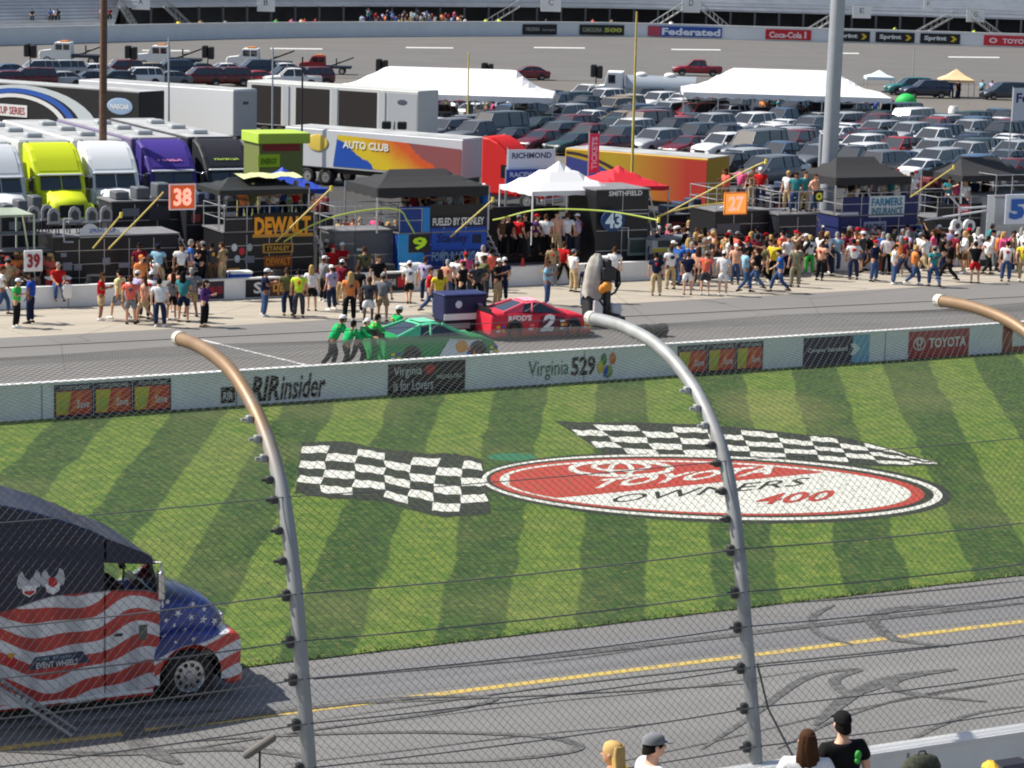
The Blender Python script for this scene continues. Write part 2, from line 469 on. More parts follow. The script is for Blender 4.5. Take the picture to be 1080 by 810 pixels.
# skid marks on the banked track
sk = NG('tyre_rubber_mark', .8); n = sk.noise(3, 6, sk.scalev(1, 3, 1), .7)
sk.out(sk.mix(sk.mapr(n, .42, .62, 0, 1), (.058, .057, .056), (.150, .148, .146)))
def skid(pts, wpx):
    p = []
    for i in range(len(pts)-1):
        p0, p1, p2, p3 = pts[max(i-1, 0)], pts[i], pts[i+1], pts[min(i+2, len(pts)-1)]
        for k in range(8):
            t = k/8; p.append(tuple(.5*((2*p1[j])+(-p0[j]+p2[j])*t+(2*p0[j]-5*p1[j]+4*p2[j]-p3[j])*t*t+(-p0[j]+3*p1[j]-3*p2[j]+p3[j])*t**3) for j in (0, 1)))
    p.append(pts[-1])
    def S(x_, y_):
        q = G(x_, y_, .016); 
        return q if ab(q)[1] > b_yel else Gbank(x_, y_, .014)
    c = [S(*q) for q in p]; L_, R_ = [], []
    for i, q in enumerate(c):
        d_ = c[min(i+1, len(c)-1)]-c[max(i-1, 0)]; s_ = Vector((-d_.y, d_.x, 0)).normalized()*wpx*.42*min(1, .25+3*i/len(c), .25+3*(len(c)-i)/len(c))
        def fix(v): v.z = zbank(v.dot(N))+.013+.0006*SK_I; return v
        L_.append(fix(q+s_)); R_.append(fix(q-s_))
    MBs.loft([R_, L_], close=False, caps=False)
MBs = MB(); SK_I = 0
for pts, wd in [
    ([(300, 806), (420, 792), (560, 775), (700, 762)], .10), ([(640, 806), (760, 780), (900, 748), (1080, 716)], .09), ([(0, 770), (120, 760), (240, 748)], .3), ([(420, 760), (560, 742), (700, 728), (860, 706)], .08), ([(930, 800), (980, 770), (1030, 752), (1080, 745)], .16), ([(560, 700), (640, 690), (760, 670), (880, 658), (1080, 630)], .1), ([(820, 790), (880, 760), (960, 735), (1080, 716)], .12),
    ([(740, 790), (790, 757), (850, 715), (905, 706), (880, 717), (893, 731), (915, 728), (960, 712), (1008, 705)], .28),
    ([(860, 765), (895, 735), (940, 715), (1005, 706)], .42),
    ([(1010, 706), (950, 716), (942, 725), (970, 733), (1040, 740)], .3),
    ([(880, 638), (858, 650), (862, 668), (900, 680)], .22),
    ([(995, 638), (940, 643), (920, 655), (940, 672), (960, 677), (1000, 682)], .38),
    ([(200, 782), (300, 776), (430, 772), (560, 776), (605, 784), (600, 793), (520, 802), (400, 806)], .25),
    ([(0, 792), (120, 795), (250, 790), (330, 800)], .4),
    ([(140, 775), (170, 770), (260, 755), (420, 737), (520, 736), (470, 750), (330, 770), (200, 790)], .22),
    ([(145, 750), (140, 770), (155, 790), (190, 806)], .5),
    ([(560, 650), (700, 640), (880, 632), (1080, 612)], .12), ([(330, 760), (600, 722), (900, 690), (1080, 672)], .12),
    ([(380, 742), (640, 730), (800, 720)], .14), ([(330, 716), (600, 690), (900, 655), (1080, 636)], .3)]:
    SK_I += 1; skid(pts, wd)
o = MBs.build('skid_marks', sk.m); o['kind'] = 'structure'
# darker racing groove between grass and line
g = NG('groove', .8); n = g.noise(1, 6, g.scalev(.08, 2.5, 1)); g.out(g.mix(g.mapr(n, .35, .65, 0, 1), (.135, .137, .145), (.178, .178, .178)))
wl = MB(); a_, b_ = G(203, 356, .014), G(336, 388, .014); s_ = Vector((-(b_-a_).y, (b_-a_).x, 0)).normalized()*.07; wl.quad(a_+s_, a_-s_, b_-s_, b_+s_)
o = wl.build('pit_box_line', mat('white_road_paint', (.7, .7, .68), .7)); o['kind'] = 'structure'
align(strip('racing_groove', lambda a: L_yel(a)+.5, lambda a: L_yel(a)+2.2, A0, 60, g.m, 0.009))
# ------------------------------------------------------------------ walls beside the track
M_wwhite = mat('white_barrier_paint', (.86, .87, .86), .6, noise=.08, nscale=.9)
M_wtop = mat('white_barrier_cap', (.80, .80, .78), .5, noise=.05)
M_steel = mat('galvanised_steel', (.34, .35, .345), .5, metal=.2, noise=.22, nscale=3)
pg_ = NG('stained_post', .5); pg_.b.inputs['Metallic'].default_value = .25
X_, Y_, Z_ = pg_.sep(); nz_ = pg_.noise(2.5, 5); f_ = pg_.mapr(pg_.math('ADD', Z_, pg_.math('MULTIPLY', nz_, 1.6)), 6.6, 7.6, 0, 1, True)
M_stain = pg_.out(pg_.mix(f_, pg_.mix(nz_, (.29, .30, .29), (.40, .40, .39)), pg_.mix(nz_, (.20, .12, .065), (.36, .24, .14))))
M_rust = mat('weathered_brown_pipe', (.30, .19, .10), .6, metal=.2, noise=.25, nscale=5)
M_blk = mat('black_metal', (.015, .015, .017), .45)
M_clamp = mat('clamp_grey', (.05, .05, .052), .5)
M_dark = mat('dark_void', (.012, .012, .014), .8)
M_wire = mat('fence_wire', (.10, .104, .10), .8, metal=0, spec=.1)
M_cable = mat('steel_cable', (.14, .14, .145), .5, metal=.3)

def runwall(name, La, a0, a1, h, th, label, seg=6.1, mats=None, panel=True, z0=0.0, cap=.07):
    t_ = thing(name, label, 'wall', W(a0, La(a0), z0), 0)
    o_ = Vector(t_.location)
    p0, p1 = W(a0, La(a0), z0)-o_, W(a1, La(a1), z0)-o_; d_ = (p1-p0).normalized(); n2 = Vector((-d_.y, d_.x, 0)); L = (p1-p0).length
    mb = MB(); mc = MB(); mj = MB()
    k = max(1, int(L/seg)); s_ = L/k
    mb.quad(p0, p1, p1+Vector((0, 0, h-cap)), p0+Vector((0, 0, h-cap))); q = n2*th
    mb.quad(p1+q, p0+q, p0+q+Vector((0, 0, h-cap)), p1+q+Vector((0, 0, h-cap)))
    f_ = -n2*.02
    c0, c1 = p0+f_, p1+f_; zz = Vector((0, 0, 1)); q2 = q-f_
    vs = [c0+zz*(h-cap), c1+zz*(h-cap), c1+q2+zz*(h-cap), c0+q2+zz*(h-cap), c0+zz*h, c1+zz*h, c1+q2+zz*h, c0+q2+zz*h]
    mc.add(vs, [(3, 2, 1, 0), (4, 5, 6, 7), (0, 1, 5, 4), (1, 2, 6, 5), (2, 3, 7, 6), (3, 0, 4, 7)])
    for i in range(1, k):
        a_ = p0+d_*s_*i-n2*.004; mj.quad(a_-d_*.02+zz*.02, a_+d_*.02+zz*.02, a_+d_*.02+zz*(h-cap), a_-d_*.02+zz*(h-cap))
    mats = mats or (M_wwhite, M_wtop)
    mb.build('barrier_face', mats[0], t_); mc.build('top_cap', mats[1], t_)
    if panel: mj.build('joint', mat('joint_dark', (.25, .26, .27), .8), t_)
    return t_, (lambda s, z, off=0: o_+p0+d_*s+zz*z-n2*off), d_, n2
WALLH = 1.12
wall, WP, wd, wn = runwall('pit_road_wall', L_wall, A0, A1, WALLH, .25, 'long low white concrete wall between the grass strip and pit road', panel=True)
w0 = W(A0, L_wall(A0))
def sx(px, py):                                           # distance along the wall face seen at a pixel
    p = onplane(px, py, w0, wn); return (p-w0).dot(wd)
def ybase(px): return 446+(371-446)*px/1080
def wall_sign(x0, x1, label, bg, build, z0=.04, z1=WALLH-.10, name='wall_banner', group=None):
    y_ = ybase((x0+x1)/2)-10
    s0, s1 = sx(x0, y_), sx(x1, y_); L = s1-s0
    t_ = thing(name, label, 'banner', WP(s0, z0, .0), math.atan2(wd.y, wd.x), group)
    mb = MB(); mb.box(0, L, -.025, -.004, 0, z1-z0)
    if bg is not None: mb.build('banner_sheet', bg, t_)
    build(t_, L, z1-z0)
    return t_
def P(c): return paint(c, rough=.6, coat=0)
white, black, red, yel_, blue, navy, grn, orange = P((235, 235, 232)), P((22, 22, 24)), P((196, 28, 38)), P((240, 205, 40)), P((30, 80, 170)), P((20, 28, 66)), P((30, 130, 70)), P((235, 120, 30))
def ltr(t_, txt, x0, z0, x1, z1, m_, bold=.01, shear=0, y=-.032, name='lettering'):
    mb = MB(); mb.text(txt, (x0, y, z0), (x1-x0, 0, 0), (0, 0, z1-z0), 0, bold, shear); return mb.build(name, m_, t_)
def pan(t_, x0, x1, z0, z1, m_, y=-.029, name='panel'):
    mb = MB(); mb.quad((x0, y, z0), (x1, y, z0), (x1, y, z1), (x0, y, z1)); return mb.build(name, m_, t_)
def candy(t_, L, h):
    mb = MB(); g_ = L*.04
    pan(t_, g_, L-g_, h*.06, h*.80, P((214, 74, 38)), name='picture')
    mb.poly([(g_*1.2, -.031, h*.08), (L*.34, -.031, h*.08), (L*.44, -.031, h*.78), (g_*1.2, -.031, h*.78)]); mb.build('picture_corner', P((214, 196, 50)), t_)
    mb = MB(); mb.ball((L*.24, -.033, h*.38), L*.11, .002, h*.2, 10); mb.build('yellow_blob', P((190, 200, 70)), t_)
    mb = MB(); mb.poly([(L*.42, -.033, h*.15), (L*.58, -.033, h*.15), (L*.75, -.033, h*.72), (L*.6, -.033, h*.72)]); mb.build('swash', P((238, 120, 48)), t_)
    ltr(t_, 'Save', L*.58, h*.26, L*.9, h*.5, white, y=-.034); ltr(t_, 'TOYOTACARE', L*.14, h*.84, L*.9, h*.95, white, 0)
xs_l = [(57, 98), (99, 139), (140, 180)]; xs_r = [(714, 745), (746, 775), (776, 804)]
for i, (xa, xb) in enumerate(xs_l+xs_r):
    pos = ['left', 'middle', 'right'][i % 3]; grp = 'left' if i < 3 else 'right'
    wall_sign(xa, xb, 'orange picture banner edged in navy, %s one of the %s trio on the wall' % (pos, grp), navy, candy, group='picture banners on the wall')
def insider(t_, L, h):
    mb = MB(); mb.box(0, L*.13, -.03, -.005, h*.1, h*.6); mb.build('badge', black, t_); ltr(t_, 'RIR', L*.02, h*.2, L*.11, h*.45, white, y=-.034)
    ltr(t_, 'RIR', L*.28, h*.08, L*.55, h*.88, P((20, 20, 22)), .03, .25); ltr(t_, 'insider', L*.56, h*.08, L, h*.88, P((20, 20, 22)), .015, .25)
wall_sign(233, 343, 'black slanted ririnsider lettering painted on the white wall', None, insider)
def vafl(t_, L, h):
    ltr(t_, 'Virginia', L*.07, h*.52, L*.43, h*.9, white, 0); ltr(t_, 'is for Lovers', L*.07, h*.1, L*.58, h*.46, white, 0); ltr(t_, 'VIRGINIA.ORG', L*.62, h*.42, L*.95, h*.56, white, 0)
    mb = MB(); mb.ball((L*.51, -.034, h*.78), L*.045, .004, h*.13, 10); mb.ball((L*.555, -.034, h*.78), L*.045, .004, h*.13, 10); mb.poly([(L*.46, -.035, h*.74), (L*.53, -.035, h*.56), (L*.60, -.035, h*.74)]); mb.build('heart', red, t_)
wall_sign(409, 490, 'black banner with white script and a small red heart', black, vafl)
def v529(t_, L, h):
    ltr(t_, 'Virginia', 0, h*.12, L*.46, h*.8, P((60, 110, 95)), 0); ltr(t_, '529', L*.49, h*.2, L*.77, h*.86, P((20, 22, 30)), .03)
    for k, c in enumerate([(226, 200, 50), (60, 140, 70), (40, 90, 170), (140, 170, 60), (230, 120, 40)]):
        mb = MB(); mb.ball((L*(.83+.035*k), -.034, h*(.45+.28*math.sin(k*1.9))), L*.035, .004, h*.22, 8); mb.build('logo_blob', P(c), t_)
wall_sign(557, 648, 'white wall section with thin Virginia and bold 529 lettering and colourful blobs', None, v529)
def bluead(t_, L, h):
    pan(t_, L*.74, L, 0, h, P((120, 180, 210)), name='pale_end')
    mb = MB(); mb.poly([(L*.70, -.033, h*.3), (L*.78, -.033, h*.3), (L*.86, -.033, h*.5), (L*.78, -.033, h*.7), (L*.70, -.033, h*.7), (L*.76, -.033, h*.5)]); mb.build('arrow_mark', white, t_)
    ltr(t_, 'Cooper Standard', L*.06, h*.42, L*.66, h*.62, white, .01)
wall_sign(847, 916, 'navy banner with thin white wording and a pale blue end', navy, bluead)
def toy(t_, L, h):
    ltr(t_, 'TOYOTA', L*.33, h*.34, L*.95, h*.72, white, .025)
    for (cx, cz, ax, az) in [(L*.17, h*.53, L*.1, h*.25), (L*.17, h*.6, L*.06, h*.14), (L*.17, h*.53, L*.035, h*.24)]:
        mb = MB(); a_ = [(cx+ax*math.cos(t), -.033, cz+az*math.sin(t)) for t in [2*math.pi*k/28 for k in range(28)]]; b_ = [(cx+(ax-.035)*math.cos(t), -.033, cz+(az-.035)*math.sin(t)) for t in [2*math.pi*k/28 for k in range(28)]]
        mb.add(a_+b_, [(k, (k+1) % 28, 28+(k+1) % 28, 28+k) for k in range(28)]); mb.build('emblem_ring', white, t_)
wall_sign(958, 1021, 'red banner with white block lettering and a ring emblem near the wall end', P((170, 30, 40)), toy)
wall_sign(1057, 1090, 'brown and white framed banner cut off by the right edge', P((150, 60, 40)), lambda t_, L, h: pan(t_, L*.3, L*.95, h*.2, h*.8, white))

# outer wall (on top of the banking) and the stand the spectators are in
zo = zbank(b_out)
wtop = onplane(1000, 783, W(0, b_out-.45, 0), N).z
runwall('outer_wall', lambda a: b_out-.45, -25, 90, wtop-zo, .3, 'white concrete outer wall of the track below the near spectators', z0=zo, cap=.06)
M_stand = mat('stand_concrete', (.22, .22, .21), .85, noise=.15, nscale=1.5)
mb = MB(); prof = [(b_out-.78, -.3), (b_out-.78, zo+.7)]; zz = zo+.7; bb = b_out-2.2
prof.append((bb, zz))
for k in range(16):
    zz += .38; prof.append((bb, zz)); bb -= .8; prof.append((bb, zz))
prof.append((bb, -.3))
A_, B_ = -22, 85; n_ = len(prof)
mb.add([W(A_, b_, z_) for b_, z_ in prof]+[W(B_, b_, z_) for b_, z_ in prof], [(i, (i+1) % n_, n_+(i+1) % n_, n_+i) for i in range(n_)])
tag(mb.build('grandstand_terrace', M_stand), 'stepped concrete terrace below the camera where the near spectators stand', 'grandstand')
def terrace_z(b): return zo+.7+.38*max(0, math.floor((b_out-2.2-b)/.8)+1)
# ------------------------------------------------------------------ catch fence
POSTB = b_out-.15
prof = [(0, 2.75), (0, 3.6), (.17, 4.42), (.37, 5.25), (.6, 6.2), (.86, 7.0), (1.15, 7.6), (1.6, 8.1), (2.2, 8.5), (3.0, 8.8), (4.0, 8.92), (4.95, 8.90)]
def catm(P_, n=6):
    out = []
    for i in range(len(P_)-1):
        p0, p1, p2, p3 = P_[max(i-1, 0)], P_[i], P_[i+1], P_[min(i+2, len(P_)-1)]
        for k in range(n):
            t = k/n; out.append(tuple(.5*((2*p1[j])+(-p0[j]+p2[j])*t+(2*p0[j]-5*p1[j]+4*p2[j]-p3[j])*t*t+(-p0[j]+3*p1[j]-3*p2[j]+p3[j])*t**3) for j in range(len(p1))))
    out.append(tuple(P_[-1])); return out
fp = catm(prof)
fl = [0]
for i in range(1, len(fp)): fl.append(fl[-1]+math.dist(fp[i], fp[i-1]))
def fence_pt(a, s, off=0.0):
    s = max(0, min(fl[-1]-1e-6, s))
    i = 0
    while fl[i+1] < s: i += 1
    t = (s-fl[i])/(fl[i+1]-fl[i]); o_ = fp[i][0]+(fp[i+1][0]-fp[i][0])*t; z_ = fp[i][1]+(fp[i+1][1]-fp[i][1])*t
    dx, dz = fp[i+1][0]-fp[i][0], fp[i+1][1]-fp[i][1]; l = math.hypot(dx, dz)
    return W(a, POSTB+o_+off*dz/l, z_-off*dx/l)
def s_at_z(z):
    for i in range(len(fp)-1):
        if fp[i][1] <= z <= fp[i+1][1]: return fl[i]+(z-fp[i][1])/(fp[i+1][1]-fp[i][1])*(fl[i+1]-fl[i])
fence = thing('catch_fence', 'tall chain link catch fence with curved steel posts between stand and track', 'fence', W(11.08, POSTB, zo))
fo = Vector(fence.location)
POSTS = [4.6, 11.08, 17.45, 23.75, 30.1]
zs = [3.3, 3.85, 4.35, 4.87, 5.4, 5.85, 6.4, 6.8, 7.15, 7.5, 7.72, 7.95, 8.15, 8.35]
ZC = [3.3, 3.85, 4.35, 4.87, 5.4, 5.85, 6.4, 7.5]
for pi, a in enumerate(POSTS):
    mb = MB(); k = [i for i in range(len(fp)) if i <= len(fp)*.72]; k2 = range(k[-1], len(fp))
    mb.tube([W(a, POSTB+fp[i][0], fp[i][1])-fo for i in k], .092, 14, 0 if pi == 2 else 1)
    if pi == 2: mb.tube([W(a, POSTB+fp[i][0], fp[i][1])-fo for i in k2], .092, 14, 0)
    else: mb.tube([W(a, POSTB+fp[i][0], fp[i][1])-fo for i in k2], .0922, 14, 1)
    e = W(a, POSTB+fp[-1][0], fp[-1][1])-fo; e2 = W(a, POSTB+fp[-2][0], fp[-2][1])-fo
    pst = mb.build('post', [M_steel, M_stain], fence)
    mb = MB(); mb.tube([e+(e2-e).normalized()*.12, e+(e-e2).normalized()*.02], .104, 14); mb.build('end_cap', P((205, 200, 185)), pst)
    for z_ in zs:
        s_ = s_at_z(z_); c = fence_pt(a, s_)-fo
        mb = MB(); big = .075 if z_ < 6.6 else .05
        m0 = len(mb.v)
        mb.box(-.175, -.09, -.04, .04, -big, big, 0, bev=.012); mb.tube([(-.24, 0, 0), (-.08, 0, 0)], .022, 6, 0)
        mb.xf(Matrix.Translation(c) @ Matrix.Rotation(TANG, 4, 'Z')); mb.build('cable_clamp', M_clamp if z_ < 7.9 else M_steel, pst)
for z_ in ZC:
    s_ = s_at_z(z_); pts = []
    for j in range(len(POSTS)+1):
        a0_ = POSTS[j-1] if j else POSTS[0]-6.3; a1_ = POSTS[j] if j < len(POSTS) else POSTS[-1]+6.3
        for k in range(6):
            t = k/6; p = fence_pt(a0_+(a1_-a0_)*t, s_, -.08); p.z -= .05*4*t*(1-t)*(1 if z_ < 7 else .6); pts.append(p-fo)
    MB().tube(pts, .0095 if z_ < 6.6 else .007, 6).build('cable', M_cable, fence)
mb = MB(); sp = .112; Smax = fl[-1]-.05; NSEG = 22
a_lo, a_hi = 1.5, 31.0
rn = random.Random(2)
k = 0
x_ = a_lo-Smax
while x_ < a_hi+Smax:
    for sg in (1, -1):
        pts = []
        for i in range(NSEG+1):
            s_ = Smax*i/NSEG; a = x_+sg*s_*.95
            if a_lo <= a <= a_hi: pts.append(fence_pt(a, s_, .115+.03*math.sin(a*1.3+s_*2)*math.sin(s_*1.1))-fo)
        if len(pts) > 1: mb.tube(pts, .0030, 3, cap=False, smooth=False)
    x_ += sp
mb.build('chain_link_mesh', M_wire, fence)
mb = MB()   # edge wire at the tips
mb.tube([fence_pt(a_lo+(a_hi-a_lo)*i/40, Smax)-fo for i in range(41)], .006, 5); mb.build('edge_wire', M_cable, fence)
# guy wire near the left post tip
mb = MB(); mb.tube([fence_pt(17.45, s_at_z(4.9))-fo+Vector((.12, 0, 0)), fence_pt(17.45+.25, s_at_z(4.3))-fo, fence_pt(17.45+1.0, .2)-fo], .016, 6); mb.build('brace_cable', M_cable, fence)

# ------------------------------------------------------------------ wheels
M_tyre = mat('tyre_rubber', (.018, .018, .019), .85)
M_chrome = mat('polished_rim', (.62, .63, .65), .22, metal=.9)
M_glass = mat('dark_glass', (.022, .028, .034), .04, spec=1.0, coat=.5)
def wheel(parent, x, y, r, wdt, side, rim=None, slots=0, hub=None):
    """side -1: outer face towards -y"""
    mb = MB(); k = 20
    prof_ = [(r*.62, -wdt/2+.0), (r*.9, -wdt/2), (r, -wdt/2+.04), (r, wdt/2-.04), (r*.9, wdt/2), (r*.62, wdt/2)]
    rings = [[Vector((rr*math.cos(2*math.pi*i/k), yy, rr*math.sin(2*math.pi*i/k))) for i in range(k)] for rr, yy in prof_]
    mb.loft(rings, caps=False, smooth=True)
    t_ = mb.build('wheel', M_tyre, parent, (x, y, r))
    mb = MB(); o_ = side*wdt/2*.75
    mb.tube([(0, o_, 0), (0, side*wdt*.28, 0)][::-1] if 0 else [(0, -side*wdt*.3, 0), (0, o_, 0)], [r*.64, r*.64], 18)
    mb.tube([(0, o_, 0), (0, o_+side*wdt*.18, 0)], [r*.2, r*.16], 12)
    if slots:
        for i in range(slots):
            t = 2*math.pi*i/slots; mb.disc((r*.42*math.cos(t), o_+side*.004, r*.42*math.sin(t)), r*.09, (0, side, 0), 10, 1)
        mb.m(0).tube([(0, o_-side*.01, 0), (0, o_+side*.05, 0)], [r*.64, r*.62], 18, cap=False)
    mb.build('rim', [rim or M_chrome, M_dark], t_)
    return t_

# ------------------------------------------------------------------ star spangled show truck
fx = NG('flag_wrap', .45); fx.b.inputs['Coat Weight'].default_value = .12
X, Y, Z = fx.sep()
wv = fx.math('MULTIPLY', fx.math('SINE', fx.math('ADD', fx.math('MULTIPLY', X, 2.1), .6)), .17)
wv2 = fx.math('MULTIPLY', fx.math('SINE', fx.math('ADD', fx.math('MULTIPLY', X, 4.3), fx.math('MULTIPLY', Z, 1.7))), .07)
hz = fx.math('ADD', fx.math('ADD', Z, wv), wv2)
st = fx.math('SINE', fx.math('MULTIPLY', fx.math('ADD', hz, .03), 2*math.pi/.50))
stripe = fx.mapr(st, -.12, .12, 0, 1, True)
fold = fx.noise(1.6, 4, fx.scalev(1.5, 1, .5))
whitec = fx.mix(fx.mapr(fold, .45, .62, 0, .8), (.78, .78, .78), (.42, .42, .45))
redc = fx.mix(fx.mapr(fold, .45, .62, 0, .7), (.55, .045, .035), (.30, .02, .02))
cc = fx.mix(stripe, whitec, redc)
edge = fx.math('ADD', fx.math('SUBTRACT', Z, fx.math('MULTIPLY', fx.math('ADD', X, 3.6), .10)), fx.math('MULTIPLY', fx.math('SINE', fx.math('MULTIPLY', X, 3.0)), .05))
nv = fx.mapr(edge, 2.16, 2.20, 0, 1)
cc = fx.mix(nv, cc, (.007, .010, .038))
fx.out(cc)
hx = NG('star_blue_wrap', .3); hx.b.inputs['Coat Weight'].default_value = .5
X, Y, Z = hx.sep(); n = hx.noise(2.2, 3)
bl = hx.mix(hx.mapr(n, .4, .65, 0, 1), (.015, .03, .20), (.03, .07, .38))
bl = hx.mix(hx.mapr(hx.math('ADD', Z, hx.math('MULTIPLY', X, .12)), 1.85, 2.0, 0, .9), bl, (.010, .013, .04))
wv = hx.math('MULTIPLY', hx.math('SINE', hx.math('MULTIPLY', X, 5)), .04)
lowz = hx.math('ADD', hx.math('SUBTRACT', Z, hx.math('MULTIPLY', X, .30)), wv)
st = hx.mapr(hx.math('SINE', hx.math('MULTIPLY', hx.math('SUBTRACT', lowz, .12), 2*math.pi/.46)), -.1, .1, 0, 1)
low = hx.mix(st, (.6, .05, .04), (.78, .78, .78))
hx.out(hx.mix(hx.mapr(lowz, 1.10, 1.13, 0, 1), low, bl))
p0 = G(201, 741)
tr = thing('show_truck', 'dark blue truck cab with waving stars and stripes paint at the left edge', 'truck', W(p0.dot(T), p0.dot(N)), TANG)
DW = 2.5
def slab(mb, pr, y0, y1, ins=.06, mi=None):
    c = Vector((sum(p[0] for p in pr)/len(pr), sum(p[1] for p in pr)/len(pr)))
    def sh(k): return [((p[0]-c.x)*k+c.x, (p[1]-c.y)*k+c.y) for p in pr]
    rings = []
    for y_, k in ((y0, 1-ins/1.2), (y0+ins*.5, 1-ins*.25), (y0+ins*1.4, 1), (y1-ins*1.4, 1), (y1-ins*.5, 1-ins*.25), (y1, 1-ins/1.2)):
        rings.append([Vector((x_, y_, z_)) for x_, z_ in sh(k)])
    mb.loft(rings, mi)
mb = MB()
slab(mb, [(-6.3, .25), (-1.66, .22), (-1.66, 3.36), (-1.9, 3.49), (-2.2, 3.63), (-2.57, 3.78), (-3.1, 3.97), (-3.62, 4.12), (-4.6, 4.25), (-6.3, 4.25)], 0, DW, .05)
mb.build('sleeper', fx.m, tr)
dp = [(-1.655, .22), (-.74, .22), (-.62, .8), (-.60, 2.14), (-.78, 2.24), (-1.655, 2.34)]
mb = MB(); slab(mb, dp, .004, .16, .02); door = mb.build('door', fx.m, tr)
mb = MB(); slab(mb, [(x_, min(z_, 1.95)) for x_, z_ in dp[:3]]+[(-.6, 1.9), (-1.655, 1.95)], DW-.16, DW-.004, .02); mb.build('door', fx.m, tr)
MB().box(-1.65, -.62, .17, DW-.17, .3, 1.5).build('cab_floor', M_dark, tr)
MB().box(-1.5, -1.34, -.03, .0, 1.45, 1.5, bev=.01).build('handle', M_blk, door)
MB().box(-1.02, -.86, -.012, .004, 1.33, 1.62, bev=.02).build('vent_panel', mat('dull_plate', (.12, .12, .10), .5), door)
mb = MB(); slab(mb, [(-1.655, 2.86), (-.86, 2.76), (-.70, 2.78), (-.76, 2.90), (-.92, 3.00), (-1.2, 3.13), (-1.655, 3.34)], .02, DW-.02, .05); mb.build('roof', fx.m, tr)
mb = MB(); mb.box(-.90, -.64, .08, DW-.08, 2.74, 2.80, bev=.02); mb.build('sun_visor', M_blk, tr)
mb = MB()
for y_ in (.07, DW-.07): mb.tube([(-.60, y_, 2.12), (-.80, y_, 2.78)], .05, 8)
mb.tube([(-1.3, .05, 2.28), (-1.3, .05, 2.84)], .02, 6); mb.build('door_pillar', M_blk, tr)
mb = MB(); mb.box(-1.6, -1.3, .4, .95, 1.4, 2.45, bev=.05); mb.build('seat', M_dark, tr)
g_ = bpy.data.materials.new('clear_glass'); g_.use_nodes = True; b_ = g_.node_tree.nodes['Principled BSDF']; b_.inputs['Transmission Weight'].default_value = 1; b_.inputs['Roughness'].default_value = .02; b_.inputs['IOR'].default_value = 1.05; b_.inputs['Base Color'].default_value = (.75, .85, .8, 1)
MB().quad((-1.64, .03, 2.33), (-.66, .03, 2.22), (-.80, .03, 2.77), (-1.64, .03, 2.87)).build('side_window', g_, tr)
MB().quad((-1.64, DW-.03, 1.95), (-.66, DW-.03, 1.9), (-.80, DW-.03, 2.77), (-1.64, DW-.03, 2.87)).build('side_window', g_, tr)
MB().quad((-.58, .1, 2.12), (-.58, DW-.1, 2.12), (-.76, DW-.12, 2.76), (-.76, .12, 2.76)).build('windscreen', g_, tr)
# hood: rounded loft narrowing to the nose
mb = MB(); rings = []
for x_, yi, zt, zb in ((-.62, .10, 2.14, .7), (-.3, .16, 2.10, .7), (.1, .22, 2.02, .75), (.45, .30, 1.88, .75), (.68, .38, 1.72, .75), (.80, .46, 1.56, .75), (.84, .5, 1.35, .75)):
    a_, b2 = yi, DW-yi
    rings.append([Vector((x_, a_+.02, zb)), Vector((x_, a_, zt-.45)), Vector((x_, a_+.04, zt-.16)), Vector((x_, a_+.2, zt-.03)), Vector((x_, (a_+b2)/2, zt+.02)), Vector((x_, b2-.2, zt-.03)), Vector((x_, b2-.04, zt-.16)), Vector((x_, b2, zt-.45)), Vector((x_, b2-.02, zb))])
mb.loft(rings, 0, smooth=True)
def star(mb, cx, cz, r, y0, mi=1, rot=.2, sl=.14):
    pts = []
    for i in range(10):
        rr = r if i % 2 == 0 else r*.42; t = math.pi/2+rot+math.pi*i/5
        x_ = cx+rr*math.cos(t); pts.append(Vector((x_, y0(x_), cz+rr*math.sin(t))))
    c = Vector((cx, y0(cx), cz)); mb.add([c]+pts, [(0, 1+(i+1) % 10, 1+i) for i in range(10)], mi)
ys = lambda x_: .10+(x_+.62)*.185-.015
for cx, cz, r in [(-.42, 1.98, .06), (-.2, 1.72, .085), (.08, 1.60, .07), (.12, 1.86, .06), (.34, 1.52, .09), (.36, 1.72, .06), (.58, 1.45, .08), (-.05, 1.35, .08), (-.45, 1.62, .06), (-.48, 1.3, .08), (.22, 1.28, .07), (.62, 1.2, .06), (-.28, 1.5, .05)]:
    star(mb, cx, cz, r, ys, 1, cx*3)
mb.build('bonnet', [hx.m, white], tr)
